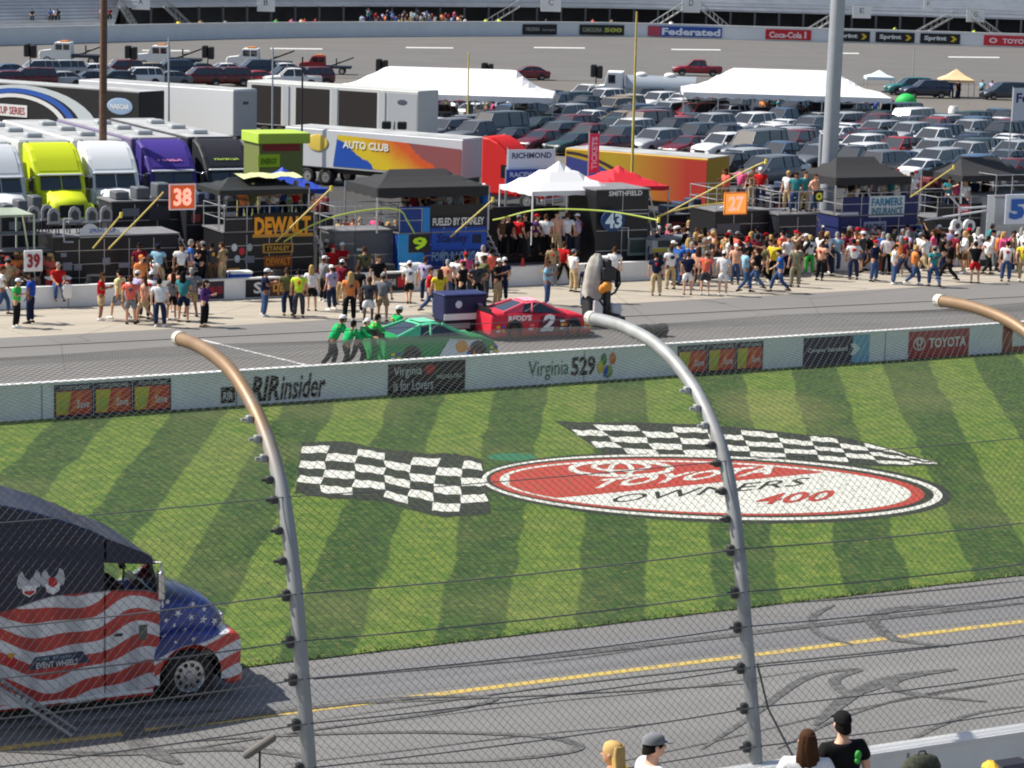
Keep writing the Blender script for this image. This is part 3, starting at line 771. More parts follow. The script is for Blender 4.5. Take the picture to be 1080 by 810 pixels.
# fenders with wheel arch
def fender(y0, y1):
    mb = MB(); R_ = .62; cz = .52
    arc = [(R_*math.cos(t), cz+R_*math.sin(t)) for t in [math.pi*(1.06-1.12*i/14) for i in range(15)]]
    outer = [(-.70, .42), (-.72, 1.02), (-.55, 1.26), (-.25, 1.34), (.2, 1.32), (.5, 1.27), (.78, 1.28), (.97, 1.22), (1.0, .9), (.99, .42)]
    out_s = catm(outer, 3)
    n = 29
    def res(P_, n):
        L_ = [0]
        for i in range(1, len(P_)): L_.append(L_[-1]+math.dist(P_[i], P_[i-1]))
        o_ = []
        for k in range(n):
            s_ = L_[-1]*k/(n-1); i = 0
            while i < len(L_)-2 and L_[i+1] < s_: i += 1
            t = (s_-L_[i])/max(1e-6, L_[i+1]-L_[i]); o_.append((P_[i][0]+(P_[i+1][0]-P_[i][0])*t, P_[i][1]+(P_[i+1][1]-P_[i][1])*t))
        return o_
    A, B = res(arc, n), res(out_s, n)
    sgn = 1 if y1 > y0 else -1
    r0 = [Vector((x_, y0, z_)) for x_, z_ in A]; r1 = [Vector((x_, y0, z_)) for x_, z_ in B]
    r1b = [Vector((x_*.99, y0+sgn*.05, z_+.03)) for x_, z_ in B]; r2 = [Vector((x_*.97, y1, z_+.05)) for x_, z_ in B]; r3 = [Vector((x_, y1, z_)) for x_, z_ in A]
    mb.loft([r0, r1, r1b, r2] if sgn > 0 else [r2, r1b, r1, r0], 0, close=False, caps=False, smooth=False)
    mb.loft([r3, r0] if sgn > 0 else [r0, r3], 1, close=False, caps=False)
    for cx, cz_, r in [(-.3, 1.22, .05), (.05, 1.24, .05)]: star(mb, cx, cz_, r, lambda x_: y0-sgn*.012, 2)
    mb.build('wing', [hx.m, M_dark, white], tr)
fender(.0, .62); fender(DW, DW-.62)
mb = MB(); mb.box(-.72, .84, .55, DW-.55, .32, 1.0); mb.build('engine_bay', M_dark, tr)
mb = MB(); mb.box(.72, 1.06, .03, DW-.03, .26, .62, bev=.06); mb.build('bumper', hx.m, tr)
mb = MB(); mb.box(.80, .90, .62, DW-.62, .66, 1.5, bev=.03); mb.build('grille', M_chrome, tr)
for y_ in (.18, DW-.5): MB().box(.93, 1.02, y_, y_+.32, .88, 1.12, bev=.04).build('headlight', mat('lamp_glass', (.75, .77, .8), .1, coat=.6), tr)
wheel(tr, 0, .20, .50, .28, -1, slots=10); wheel(tr, 0, DW-.20, .50, .28, 1, slots=10)
for x_ in (-5.0, ): wheel(tr, x_, .22, .5, .3, -1, slots=10); wheel(tr, x_, DW-.22, .5, .3, 1, slots=10)
mb = MB(); mb.tube([(-.62, -.10, 2.82), (-.60, -.12, 1.95)], .022, 6); mb.tube([(-.62, -.10, 2.80), (-.75, .05, 2.80)], .018, 6); mb.tube([(-.60, -.12, 1.98), (-.66, .02, 2.05)], .018, 6)
mir = mb.build('mirror_arm', M_chrome, tr); MB().box(-.70, -.58, -.22, -.06, 2.1, 2.66, bev=.03).build('mirror', M_chrome, mir)
MB().box(-6.2, -.75, -.012, .05, .30, .36).build('sill_strip', white, tr)
MB().box(-6.2, -.8, .25, DW-.25, .14, .26).build('chassis', M_dark, tr)
# winged shields and lettering
for k, cx in enumerate((-3.10, -2.66)):
    wp = mat('silver_grey_decal', (.50, .50, .52), .5)
    mb = MB()
    for sg in (-1, 1):
        mb.m(0).poly([(cx, -.008, 2.66), (cx+sg*.08, -.008, 2.74), (cx+sg*.13, -.008, 2.86), (cx+sg*.20, -.008, 2.80), (cx+sg*.23, -.008, 2.64), (cx+sg*.20, -.008, 2.54), (cx+sg*.12, -.008, 2.52), (cx, -.008, 2.56)][::(1 if sg > 0 else -1)])
    mb.m(1).poly([(cx-.14, -.011, 2.58), (cx-.12, -.011, 2.44), (cx, -.011, 2.36), (cx+.12, -.011, 2.44), (cx+.14, -.011, 2.58)])
    mb.m(2).poly([(cx-.10, -.014, 2.48), (cx-.09, -.014, 2.44), (cx, -.014, 2.39), (cx+.09, -.014, 2.44), (cx+.10, -.014, 2.48)]) if k == 0 else mb.m(2).poly([(cx-.07, -.014, 2.70), (cx-.09, -.014, 2.56), (cx, -.014, 2.50), (cx+.09, -.014, 2.56), (cx+.05, -.014, 2.68)])
    mb.build('winged_shield', [wp, white, red], tr)
mb = MB(); mb.poly([(-3.15, -.008, .98), (-1.95, -.008, 1.02), (-2.1, -.008, 1.24), (-3.0, -.008, 1.22)]); mb.build('dark_panel', P((50, 56, 80)), tr)
ltr(tr, 'EVENT WHEELS', -2.98, 1.0, -2.2, 1.11, white, .01, y=-.014); ltr(tr, 'ON TOUR', -2.95, 1.14, -2.3, 1.20, P((150, 190, 210)), 0, y=-.014)
mb = MB(); mb.m(0).ball((-3.45, -.006, 1.18), .11, .006, .10, 10); mb.m(1).ball((-3.45, -.010, 1.30), .07, .006, .05, 8); mb.build('crest', [red, P((210, 150, 40))], tr)
# folding ramp lying against the truck
ra, rb_ = G(78, 773, .05), G(-8, 716, 1.0)
rp = thing('folding_ramp', 'worn grey metal ramp leaning down to the track beside the flag truck', 'ramp', ra)
d_ = (rb_-ra); wv_ = T*.0+Vector((d_.x, d_.y, 0)).normalized().cross(Vector((0, 0, 1)))*.17
mb = MB(); mb.tube([-wv_, d_-wv_], .035, 6); mb.build('rail', M_steel, rp); mb = MB(); mb.tube([wv_, d_+wv_], .035, 6); mb.build('rail', M_steel, rp)
mb = MB()
for i in range(1, 14): mb.tube([d_*i/14-wv_, d_*i/14+wv_], .024, 5)
mb.build('tread', mat('dull_aluminium', (.22, .21, .20), .6, metal=.4, noise=.3), rp)

# ------------------------------------------------------------------ ordinary parked cars
CARS = {
 'sedan': dict(L=4.8, W=1.82, zb=.22, belt=[(-2.4, .45, .80), (-2.34, .86, .93), (-2.0, .95, .98), (-1.5, 1, 1.00), (.9, 1, .97), (1.6, .98, .88), (2.15, .93, .74), (2.36, .82, .62), (2.4, .6, .45)], gh=(-1.85, .98, -1.15, .18, 1.44), wr=.33, ax=(-1.42, 1.45)),
 'hatchback': dict(L=4.2, W=1.76, zb=.22, belt=[(-2.1, .6, .85), (-2.05, .9, 1.0), (-1.5, 1, 1.03), (.8, 1, 1.0), (1.4, .98, .92), (1.85, .92, .78), (2.08, .8, .6), (2.1, .6, .45)], gh=(-2.0, .95, -1.65, .15, 1.50), wr=.32, ax=(-1.3, 1.28)),
 'suv': dict(L=4.85, W=1.92, zb=.3, belt=[(-2.42, .6, 1.05), (-2.38, .93, 1.14), (-2.1, .98, 1.17), (.95, 1, 1.15), (1.7, .98, 1.08), (2.25, .94, .95), (2.4, .85, .7), (2.42, .7, .5)], gh=(-2.32, 1.05, -2.08, .30, 1.80), wr=.38, ax=(-1.45, 1.5)),
 'minivan': dict(L=5.0, W=1.95, zb=.26, belt=[(-2.5, .6, 1.0), (-2.46, .93, 1.10), (-2.2, .98, 1.13), (1.3, 1, 1.06), (1.9, .97, .92), (2.3, .92, .80), (2.48, .8, .6), (2.5, .6, .48)], gh=(-2.42, 1.55, -2.2, .55, 1.78), wr=.34, ax=(-1.5, 1.6)),
 'pickup': dict(L=5.6, W=1.96, zb=.38, belt=[(-2.8, .9, 1.08), (-2.76, .96, 1.12), (-.8, .98, 1.13), (1.1, 1, 1.13), (1.9, .98, 1.08), (2.6, .95, .98), (2.76, .88, .75), (2.8, .75, .6)], gh=(-1.05, 1.25, -.85, .50, 1.84), wr=.39, ax=(-1.75, 1.75), bed=(-2.66, -1.12)),
 'van': dict(L=5.5, W=2.02, zb=.3, belt=[(-2.75, .7, 1.2), (-2.7, .95, 1.28), (-2.4, .99, 1.28), (1.5, 1, 1.20), (2.1, .97, 1.08), (2.6, .93, .95), (2.72, .85, .7), (2.75, .7, .5)], gh=(-2.68, 1.65, -2.55, .95, 2.20), wr=.37, ax=(-1.7, 1.75)),
}
M_lamp = mat('headlamp', (.7, .72, .74), .12, coat=.5); M_tail = mat('tail_lamp', (.32, .012, .012), .2, coat=.5)
_protos = {}; _kids = {}
def shell(c, mb, mi=0):
    hw0 = c['W']/2; rings = []
    for x_, k, zt in c['belt']:
        hw = hw0*k; zb = c['zb']+(.1 if abs(x_) > c['L']/2-.1 else 0); md = zb+(zt-zb)*.5
        half = [(hw*.90, zb), (hw*.985, zb+.12), (hw, md), (hw*.985, zt-.14), (hw*.93, zt-.03), (hw*.80, zt+.005), (hw*.4, zt+.03)]
        rings.append([Vector((x_, -y_, z_)) for y_, z_ in half]+[Vector((x_, y_, z_)) for y_, z_ in half[::-1]])
    mb.loft([r_[::-1] for r_ in rings], mi, smooth=True)
def hwat(c, x_):
    B = c['belt']
    for i in range(len(B)-1):
        if B[i][0] <= x_ <= B[i+1][0]:
            t = (x_-B[i][0])/(B[i+1][0]-B[i][0]); return c['W']/2*(B[i][1]+(B[i+1][1]-B[i][1])*t), B[i][2]+(B[i+1][2]-B[i][2])*t
    return c['W']/2, 1
def make_car(kind):
    c = CARS[kind]; xr0, xf0, xr1, xf1, zr = c['gh']; hw = c['W']/2
    root = thing('parked_'+kind, 'x', kind if kind != 'suv' else 'SUV', (0, 0, 0))
    mb = MB(); shell(c, mb)
    zb_ = hwat(c, xr0)[1]-.01; zf_ = hwat(c, xf0)[1]-.02
    hb, ht = hw*.93, hw*.74
    # roof + solid greenhouse core (body colour roof, pillars)
    rt_ = [(xr1, zr-.06, ht*.96), (xr1+.12, zr-.01, ht), ((xr1+xf1)/2, zr+.015, ht*1.02), (xf1-.15, zr-.01, ht), (xf1, zr-.06, ht*.96)]
    mb.loft([[Vector((x_, y_, z_-dz)) for y_, dz in ((-h_, .045), (-h_*.92, 0), (0, -.015), (h_*.92, 0), (h_, .045))][::-1] for x_, z_, h_ in rt_], 0, close=False, caps=False, smooth=True)
    for sg in (-1, 1):
        for (xa, za, xb, zb2) in ((xr0, zb_, xr1, zr-.05), (xf0, zf_, xf1, zr-.05)):
            mb.tube([(xa, sg*hb*.97, za), (xb, sg*ht*.97, zb2)], .045, 5)
        xm = (xr1*.45+xf1*.55); mb.tube([(xm-.05, sg*hb*.985, (zb_+zf_)/2), (xm, sg*ht*.99, zr-.05)], .04, 5)
        if c['L'] > 4.5 and xf1-xr1 > 1.8: mb.tube([(xr1+.55, sg*hb*.985, zb_), (xr1+.6, sg*ht*.99, zr-.05)], .04, 5)
    # wheel arches
    for ax_ in c['ax']:
        for sg in (-1, 1):
            r_ = c['wr']+.06; y_ = sg*(hwat(c, ax_)[0]+.004)
            pts = [(ax_+r_*math.cos(t), y_, c['wr']+r_*math.sin(t)) for t in [math.pi*i/12 for i in range(13)]]
            mb.poly(pts if sg < 0 else pts[::-1], 1)
    if 'bed' in c:
        b0_, b1_ = c['bed']; mb.box(b0_, b1_, -hw*.8, hw*.8, 1.12, 1.150, 1)
    fl_ = c['L']/2; mb.box(-fl_+.1, fl_-.1, -hw*.84, hw*.84, c['zb']-.06, c['zb']+.03, 1)
    for sg in (-1, 1): mb.box(xf0-.32, xf0-.18, sg*(hb+.02)-.0 if sg > 0 else -hb-.22, hb+.22 if sg > 0 else -hb-.02, zf_+.02, zf_+.16, 0)
    mb.box(fl_-.05, fl_+.012, -hw*.45, hw*.45, .52*zf_, .66*zf_, 1)
    body = mb.build('body', [white, M_blk], root)
    g1 = MB(); g1.quad((xf0, -hb*.94, zf_), (xf0, hb*.94, zf_), (xf1, ht*.92, zr-.05), (xf1, -ht*.92, zr-.05)); g1.build('windscreen', M_glass, root)
    g1 = MB(); g1.quad((xr0, hb*.94, zb_), (xr0, -hb*.94, zb_), (xr1, -ht*.92, zr-.05), (xr1, ht*.92, zr-.05)); g1.build('rear_window', M_glass, root)
    for sg in (-1, 1):
        q = [(xr0, sg*hb*.965, zb_), (xf0, sg*hb*.965, zf_), (xf1, sg*ht*.965, zr-.05), (xr1, sg*ht*.965, zr-.05)]
        g1 = MB(); g1.poly(q if sg < 0 else q[::-1]); g1.build('side_window', M_glass, root)
        zh = .70*zf_ if kind != 'pickup' else .78*zf_
        h_ = MB(); h_.box(fl_-.22, fl_-.0, min(sg*hw*.5, sg*hw*.84), max(sg*hw*.5, sg*hw*.84), zh-.08, zh+.07, bev=.03); h_.build('headlight', M_lamp, root)
        h_ = MB(); h_.box(-fl_-.005, -fl_+.15, min(sg*hw*.62, sg*hw*.88), max(sg*hw*.62, sg*hw*.88), .68*zb_, .86*zb_, bev=.02); h_.build('tail_light', M_tail, root)
    for ax_ in c['ax']:
        for sg in (-1, 1): wheel(root, ax_, sg*(hwat(c, ax_)[0]-.10), c['wr'], .22, sg, rim=mat('alloy_rim', (.35, .36, .38), .35, metal=.7))
    return root
def car(kind, pos, heading, colour, label, cat=None, group=None, name=None):
    first = kind not in _protos
    if first: _protos[kind] = make_car(kind)
    P_ = _protos[kind]
    if first: _kids[kind] = [(ch, list(ch.children)) for ch in P_.children]; o = P_; b_ = [k[0] for k in _kids[kind] if k[0].name.startswith('body')][0]
    else:
        o = P_.copy(); col.objects.link(o); b_ = None
        for ch, gk in _kids[kind]:
            c_ = ch.copy(); col.objects.link(c_); c_.parent = o
            if ch.name.startswith('body'): b_ = c_
            for g2 in gk: d_ = g2.copy(); col.objects.link(d_); d_.parent = c_
    o.location = pos; o.rotation_euler = (0, 0, heading); o['label'] = label
    if cat: o['category'] = cat
    if group: o['group'] = group
    if name: o.name = name
    b_.material_slots[0].link = 'OBJECT'; b_.material_slots[0].material = paint(colour)
    return o
def proj(p):
    d = Vector(p)-CAM; z_ = d.dot(fwd); return 540+F*d.dot(rt)/z_, 405-F*d.dot(up)/z_
PALS = [((225, 226, 228), 'white', 7), ((165, 170, 175), 'silver', 6), ((100, 105, 112), 'grey', 3), ((24, 25, 28), 'black', 5), ((34, 48, 74), 'navy', 3), ((72, 98, 128), 'slate blue', 2), ((100, 24, 32), 'maroon', 3), ((160, 30, 34), 'red', 2), ((150, 136, 112), 'tan', 1), ((36, 60, 58), 'dark green', 2), ((62, 74, 84), 'dark grey', 3)]
def pick(rn, P_): 
    tot = sum(p[-1] for p in P_); r_ = rn.uniform(0, tot)
    for p in P_:
        r_ -= p[-1]
        if r_ <= 0: return p
    return P_[-1]
KND = [('sedan', 6), ('suv', 5), ('minivan', 2), ('pickup', 2), ('hatchback', 2), ('van', .4)]
ORD = ['front', 'second', 'third', 'fourth', 'fifth', 'sixth', 'seventh', 'eighth', 'ninth', 'tenth', 'eleventh', 'twelfth']
def ordn(i):
    n_ = i+1; s_ = 'th' if 10 <= n_ % 100 <= 20 else {1: 'st', 2: 'nd', 3: 'rd'}.get(n_ % 10, 'th'); return '%d%s' % (n_, s_)
hd = Vector((-.66, -.75, 0)).normalized(); rd_ = Vector((.86, -.51, 0)).normalized()
rn = random.Random(12)
def in_lot(x_, y_):
    if x_ < 432 or x_ > 1110: return False
    lo = 106 if x_ < 700 else (116 if x_ < 900 else 132)
    if x_ < 600: lo = 116
    hi = 158 if x_ < 560 else 170 if x_ < 760 else 196
    if 500 < x_ < 760 and y_ > 166: return False
    return lo <= y_ <= hi
org = G(760, 168); lot = []
for r_ in range(-7, 18):
    row = []
    for k in range(-44, 50):
        p = org - hd*(r_*5.5+(1.6 if r_ % 2 else 0)) + rd_*(k*2.62+(r_*.9 % 2.7)); p.z = 0
        x_, y_ = proj(p)
        if in_lot(x_, y_) and rn.random() > .04: row.append((x_, y_, p))
    if row: lot.append(row)
nrow = 0
for row in lot:
    row.sort()
    for i, (x_, y_, p) in enumerate(row):
        c = pick(rn, PALS); kd = pick(rn, KND)[0]
        q = p+Vector((rn.uniform(-.15, .15), rn.uniform(-.25, .25), 0))
        car(kd, q, math.atan2(hd.y, hd.x)+rn.uniform(-.09, .09)+(math.pi if rn.random() < .12 else 0), c[0], '%s %s, %s from the left in the %s row of the infield car park' % (c[1], kd if kd != 'suv' else 'SUV', ordn(i), (ORD[nrow] if nrow < 12 else ordn(nrow))), group='cars parked in the infield')
    nrow += 1
for r_, (yy, xa, xb, wh) in enumerate([(91, 2, 345, 'nearer'), (82, 5, 320, 'farther')]):
    k = 0; x_ = xa
    while x_ < xb:
        p = G(x_, yy-(x_-150)*.006); c = pick(rn, PALS); kd = pick(rn, [('sedan', 5), ('suv', 3), ('minivan', 1), ('hatchback', 2)])[0]
        car(kd, p, math.atan2(-.45, -.9)+rn.uniform(-.05, .05), c[0], '%s %s, %s from the left in the %s row behind the trailers' % (c[1], kd if kd != 'suv' else 'SUV', ordn(k), wh), group='cars parked behind the trailers')
        k += 1; x_ += rn.uniform(26, 33)
# ------------------------------------------------------------------ people
def skin_mesh(vs, es, rs, root=0, sub=1):
    me = bpy.data.meshes.new('s'); me.from_pydata(vs, es, []); ob = bpy.data.objects.new('s', me); TMP.collection.objects.link(ob)
    m_ = ob.modifiers.new('k', 'SKIN'); m_.use_smooth_shade = True; m_.branch_smoothing = .3
    sv = me.skin_vertices[0].data
    for i, r_ in enumerate(rs):
        sv[i].radius = r_ if isinstance(r_, tuple) else (r_, r_); sv[i].use_root = (i == root)
    if sub: s_ = ob.modifiers.new('u', 'SUBSURF'); s_.levels = sub; s_.render_levels = sub
    dg = tmp_dg(); m2 = bpy.data.meshes.new_from_object(ob.evaluated_get(dg))
    out = ([v.co.copy() for v in m2.vertices], [tuple(p.vertices) for p in m2.polygons])
    bpy.data.objects.remove(ob); bpy.data.meshes.remove(m2); bpy.data.meshes.remove(me)
    return out
V = Vector
def pose(**k):
    p = dict(pel=V((0, 0, .95)), wai=V((0, 0, 1.12)), che=V((0, .01, 1.32)), nek=V((0, .01, 1.47)), hed=V((0, -.015, 1.64)),
             hL=V((.10, 0, .90)), hR=V((-.10, 0, .90)), kL=V((.12, -.02, .50)), kR=V((-.12, -.02, .50)), aL=V((.13, .02, .09)), aR=V((-.13, .02, .09)),
             sL=V((.18, .01, 1.41)), sR=V((-.18, .01, 1.41)), eL=V((.25, .03, 1.14)), eR=V((-.25, .03, 1.14)), wL=V((.26, -.06, .90)), wR=V((-.26, -.06, .90)), toe=V((0, -1, 0)), ty=0)
    for a, b in k.items(): p[a] = V(b) if isinstance(b, tuple) else b
    return p
POSES = {
 'standing': pose(),
 'arms folded': pose(eL=(.24, -.06, 1.16), wL=(-.05, -.22, 1.20), eR=(-.24, -.06, 1.16), wR=(.06, -.24, 1.15), kL=(.14, -.03, .5), aL=(.17, .0, .09)),
 'hands on hips': pose(eL=(.38, .06, 1.18), wL=(.19, -.04, 1.02), eR=(-.38, .06, 1.18), wR=(-.19, -.04, 1.02), aL=(.18, .02, .09), aR=(-.18, .02, .09)),
 'looking at a phone': pose(eL=(.23, -.05, 1.15), wL=(.08, -.28, 1.25), eR=(-.23, -.03, 1.15), wR=(-.06, -.28, 1.23), hed=V((0, -.05, 1.63))),
 'walking': pose(kL=(.11, -.20, .53), aL=(.11, -.24, .11), kR=(-.11, .02, .50), aR=(-.11, .34, .16), eL=(.24, .14, 1.16), wL=(.24, .10, .92), eR=(-.24, -.10, 1.16), wR=(-.22, -.24, .98)),
 'striding': pose(kR=(-.11, -.26, .54), aR=(-.11, -.36, .12), kL=(.11, .06, .50), aL=(.11, .38, .20), eR=(-.24, .16, 1.16), wR=(-.24, .14, .92), eL=(.24, -.12, 1.16), wL=(.2, -.30, 1.04), che=V((0, -.02, 1.32)), nek=V((0, -.04, 1.47)), hed=V((0, -.07, 1.64))),
 'taking a picture': pose(eL=(.26, -.20, 1.32), wL=(.10, -.30, 1.56), eR=(-.26, -.20, 1.32), wR=(-.10, -.30, 1.56)),
 'pointing': pose(eR=(-.34, -.16, 1.36), wR=(-.44, -.38, 1.44), aL=(.17, 0, .09)),
 'seated': pose(pel=(0, .05, .95), wai=(0, .03, 1.11), kL=(.14, -.34, .80), kR=(-.14, -.34, .80), aL=(.14, -.38, .38), aR=(-.14, -.32, .38), hL=(.1, .03, .92), hR=(-.1, .03, .92), eL=(.24, -.08, 1.16), wL=(.14, -.28, 1.02), eR=(-.24, -.08, 1.16), wR=(-.12, -.28, 1.02)),
 'pushing': pose(pel=(0, .16, .92), wai=(0, .10, 1.08), che=(0, .0, 1.26), nek=(0, -.08, 1.39), hed=(0, -.15, 1.54), sL=(.18, -.04, 1.34), sR=(-.18, -.04, 1.34), eL=(.25, -.18, 1.12), wL=(.20, -.40, 1.08), eR=(-.25, -.18, 1.12), wR=(-.20, -.40, 1.08), hL=(.1, .18, .86), hR=(-.1, .18, .86), kL=(.12, .02, .50), aL=(.12, .12, .10), kR=(-.12, .26, .48), aR=(-.12, .52, .14)),
}
M_eye = mat('eye_dark', (.01, .01, .01), .3); M_lip = mat('lips', (.25, .08, .07), .6)
def lerp(a, b, t): return a+(b-a)*t
def hand(mb, w_, e_):
    d = (w_-e_).normalized(); s_ = d.cross(V((0, 1, 0)))
    s_ = s_.normalized() if s_.length > .1 else V((1, 0, 0)); n_ = d.cross(s_); c = w_+d*.055
    rings = []
    for t, wd_, th in ((0, .024, .020), (.03, .036, .017), (.07, .042, .015), (.10, .040, .012)):
        rings.append([w_+d*t+s_*(wd_*math.cos(q))+n_*(th*math.sin(q)) for q in [2*math.pi*i/6 for i in range(6)]])
    mb.loft(rings, 0, smooth=True)
    for i, (o_, L_) in enumerate(((-.030, .062), (-.010, .075), (.011, .070), (.031, .055))):
        a = w_+d*.092+s_*o_; mb.tube([a, a+d*L_*.55+n_*.006, a+d*L_*.9+n_*.024], [.0095, .0088, .007], 5, 0)
    a = w_+d*.035-s_*.034; mb.tube([a, a-s_*.022+d*.03, a-s_*.026+d*.058+n_*.012], [.012, .0105, .008], 5, 0)
def head(mb, c, nek):
    c = V(c); rings = []
    prof_ = [(-.115, .030, .035, -.030), (-.10, .046, .055, -.022), (-.07, .062, .078, -.010), (-.03, .070, .092, 0), (.01, .075, .098, .004), (.05, .075, .097, .006), (.085, .062, .082, .008), (.108, .038, .05, .010), (.117, .012, .016, .010)]
    for z_, rx, ry, oy in prof_: rings.append([c+V((rx*math.sin(q), oy-ry*math.cos(q), z_)) for q in [2*math.pi*i/12 for i in range(12)]])
    mb.loft(rings, 0, smooth=True)
    mb.add([c+V((-.014, -.088, -.035)), c+V((.014, -.088, -.035)), c+V((0, -.118, -.03)), c+V((0, -.092, .012))], [(0, 1, 2), (0, 2, 3), (2, 1, 3)], 0)
    for sx_ in (-1, 1):
        mb.ball(c+V((sx_*.030, -.088, .008)), .012, .007, .007, 6, 1)
        mb.ball(c+V((sx_*.078, .0, -.01)), .012, .022, .030, 6, 0)
    mb.ball(c+V((0, -.085, -.062)), .024, .008, .006, 6, 2)
_pm = {}
def body_mesh(pn, sub):
    k = ('body', pn, sub)
    if k in _pm: return _pm[k]
    p = POSES[pn]; mb = MB()
    pts = [p['pel'], p['wai'], p['che'], p['nek'], lerp(p['nek'], p['hed'], .45), p['hed'], p['hL'], p['kL'], p['aL'], p['hR'], p['kR'], p['aR'], p['sL'], p['eL'], p['wL'], p['sR'], p['eR'], p['wR']]
    es = [(0, 1), (1, 2), (2, 3), (3, 4), (4, 5), (0, 6), (6, 7), (7, 8), (0, 9), (9, 10), (10, 11), (2, 12), (12, 13), (13, 14), (2, 15), (15, 16), (16, 17)]
    rs = [.12, .115, .13, .06, .050, .055, .088, .056, .038, .088, .056, .038, .058, .042, .026, .058, .042, .026]
    v_, f_ = skin_mesh([tuple(q) for q in pts], es, rs, 0, sub); mb.add(v_, f_, 0, True)
    head(mb, p['hed'], p['nek']); hand(mb, p['wL'], p['eL']); hand(mb, p['wR'], p['eR'])
    _pm[k] = mb.mesh('person_body', [white, M_eye, M_lip]); return _pm[k]
def top_mesh(pn, long_, sub):
    k = ('top', pn, long_, sub)
    if k in _pm: return _pm[k]
    p = POSES[pn]; t = 1.0 if long_ else .62
    pts = [lerp(p['pel'], p['wai'], -.62), p['wai'], p['che'], lerp(p['che'], p['nek'], .82), p['sL'], p['sR']]; es = [(0, 1), (1, 2), (2, 3), (2, 4), (2, 5)]; rs = [.170, .168, .178, .090, .092, .092]
    for s_, e_, w_, i in (('sL', 'eL', 'wL', 4), ('sR', 'eR', 'wR', 5)):
        n0 = len(pts); pts.append(lerp(p[s_], p[e_], t)); rs.append(.074); es.append((i, n0))
        if long_: pts.append(lerp(p[e_], p[w_], .92)); rs.append(.048); es.append((n0, n0+1))
    v_, f_ = skin_mesh([tuple(q) for q in pts], es, rs, 0, sub); mb = MB(); mb.add(v_, f_, 0, True)
    _pm[k] = mb.mesh('shirt', [white]); return _pm[k]
def leg_mesh(pn, long_, sub):
    k = ('leg', pn, long_, sub)
    if k in _pm: return _pm[k]
    p = POSES[pn]; pts = [lerp(p['pel'], p['wai'], .12), p['pel'], p['hL'], p['hR']]; es = [(0, 1), (1, 2), (1, 3)]; rs = [.150, .158, .122, .122]
    for h_, k_, a_, i in (('hL', 'kL', 'aL', 2), ('hR', 'kR', 'aR', 3)):
        n0 = len(pts); pts.append(lerp(p[h_], p[k_], 1.0 if long_ else .92)); rs.append(.086 if long_ else .108); es.append((i, n0))
        if long_: pts.append(lerp(p[k_], p[a_], .97)); rs.append(.070); es.append((n0, n0+1))
    v_, f_ = skin_mesh([tuple(q) for q in pts], es, rs, 1, sub); mb = MB(); mb.add(v_, f_, 0, True)
    _pm[k] = mb.mesh('trousers', [white]); return _pm[k]
def shoe_mesh(pn, side):
    k = ('shoe', pn, side)
    if k in _pm: return _pm[k]
    p = POSES[pn]; a = p['a'+side]; d = V((0, -1, 0)); mb = MB(); rings = []
    tilt = 0 if a.z < .12 else -.35
    for y_, w_, h_ in ((.07, .034, .075), (.03, .044, .095), (-.05, .046, .075), (-.13, .048, .055), (-.19, .036, .035)):
        z0_ = a.z-.09+(-y_*tilt*.0+(y_-.07)*(-tilt)*(-.5) if tilt else 0)
        rings.append([a+V((w_*math.cos(q), y_, 0))+V((0, 0, -a.z+z0_+h_*(.5+.5*math.sin(q)))) for q in [2*math.pi*i/8 for i in range(8)]])
    mb.loft(rings, 0, smooth=True); _pm[k] = mb.mesh('shoe', [white]); return _pm[k]
def hair_mesh(pn, kind):
    k = ('hair', pn, kind)
    if k in _pm: return _pm[k]
    c = POSES[pn]['hed']; mb = MB(); n = 14; rings = []
    lo = {'cap': .03, 'short': -.02, 'long': -.02, 'beanie': .03}[kind]
    for i in range(6):
        th = math.pi/2*i/5; z_ = lo+(.132-lo)*math.sin(th); rr = math.cos(th)
        ring = []
        for j in range(n):
            q = 2*math.pi*j/n; fr = max(0, math.cos(q))       # towards the face
            rr = math.cos(th)**.62 if i < 5 else 0
            zz_ = z_ + (0 if kind == 'cap' else .055*fr*(1-i/5)**2)
            if kind != 'cap': zz_ -= (.075 if kind == 'long' else .05)*max(0, -math.cos(q)+.2)*(1-i/5)**4
            ring.append(c+V((.085*rr*math.sin(q), .009-.109*rr*math.cos(q)*(1 if kind == 'cap' else 1-.06*fr), zz_)))
        rings.append(ring)
    mb.loft(rings, 0, smooth=True, caps=False)
    if kind == 'cap':
        pts = [c+V((.07*math.sin(q), -.095-.075*math.cos(q), .045-.012*math.cos(q))) for q in [math.pi*(i/8-.5) for i in range(9)]]
        mb.poly(pts, 0); mb.poly([q+V((0, 0, -.010)) for q in pts[::-1]], 0); mb.loft([pts, [q+V((0, 0, -.010)) for q in pts]], 0, close=False, caps=False)
        mb.ball(c+V((0, .012, .128)), .012, .012, .008, 6)
    if kind == 'long':
        rr = []
        for z_, rx, ry, oy in ((.09, .066, .045, .052), (.05, .080, .055, .052), (0, .088, .058, .052), (-.05, .092, .056, .056), (-.10, .098, .052, .062), (-.15, .106, .050, .070), (-.20, .110, .045, .080), (-.25, .100, .038, .088), (-.30, .070, .025, .092)):
            rr.append([c+V((rx*math.cos(q)*(1+.05*math.sin(7*q+z_*9)), oy+ry*math.sin(q)*(1+.10*math.sin(9*q+z_*7)), z_+(.02*math.sin(5*q) if z_ < -.2 else 0))) for q in [2*math.pi*j/28 for j in range(28)]])
        mb.loft(rr[::-1], 0, smooth=True)
    _pm[k] = mb.mesh('hair', [white]); return _pm[k]
SKINS = [(214, 168, 138), (200, 150, 118), (226, 182, 152), (150, 104, 76), (98, 66, 48), (206, 158, 130)]
HAIRC = {'brown': (72, 48, 32), 'black': (26, 22, 20), 'blond': (196, 162, 104), 'grey': (150, 146, 140)}
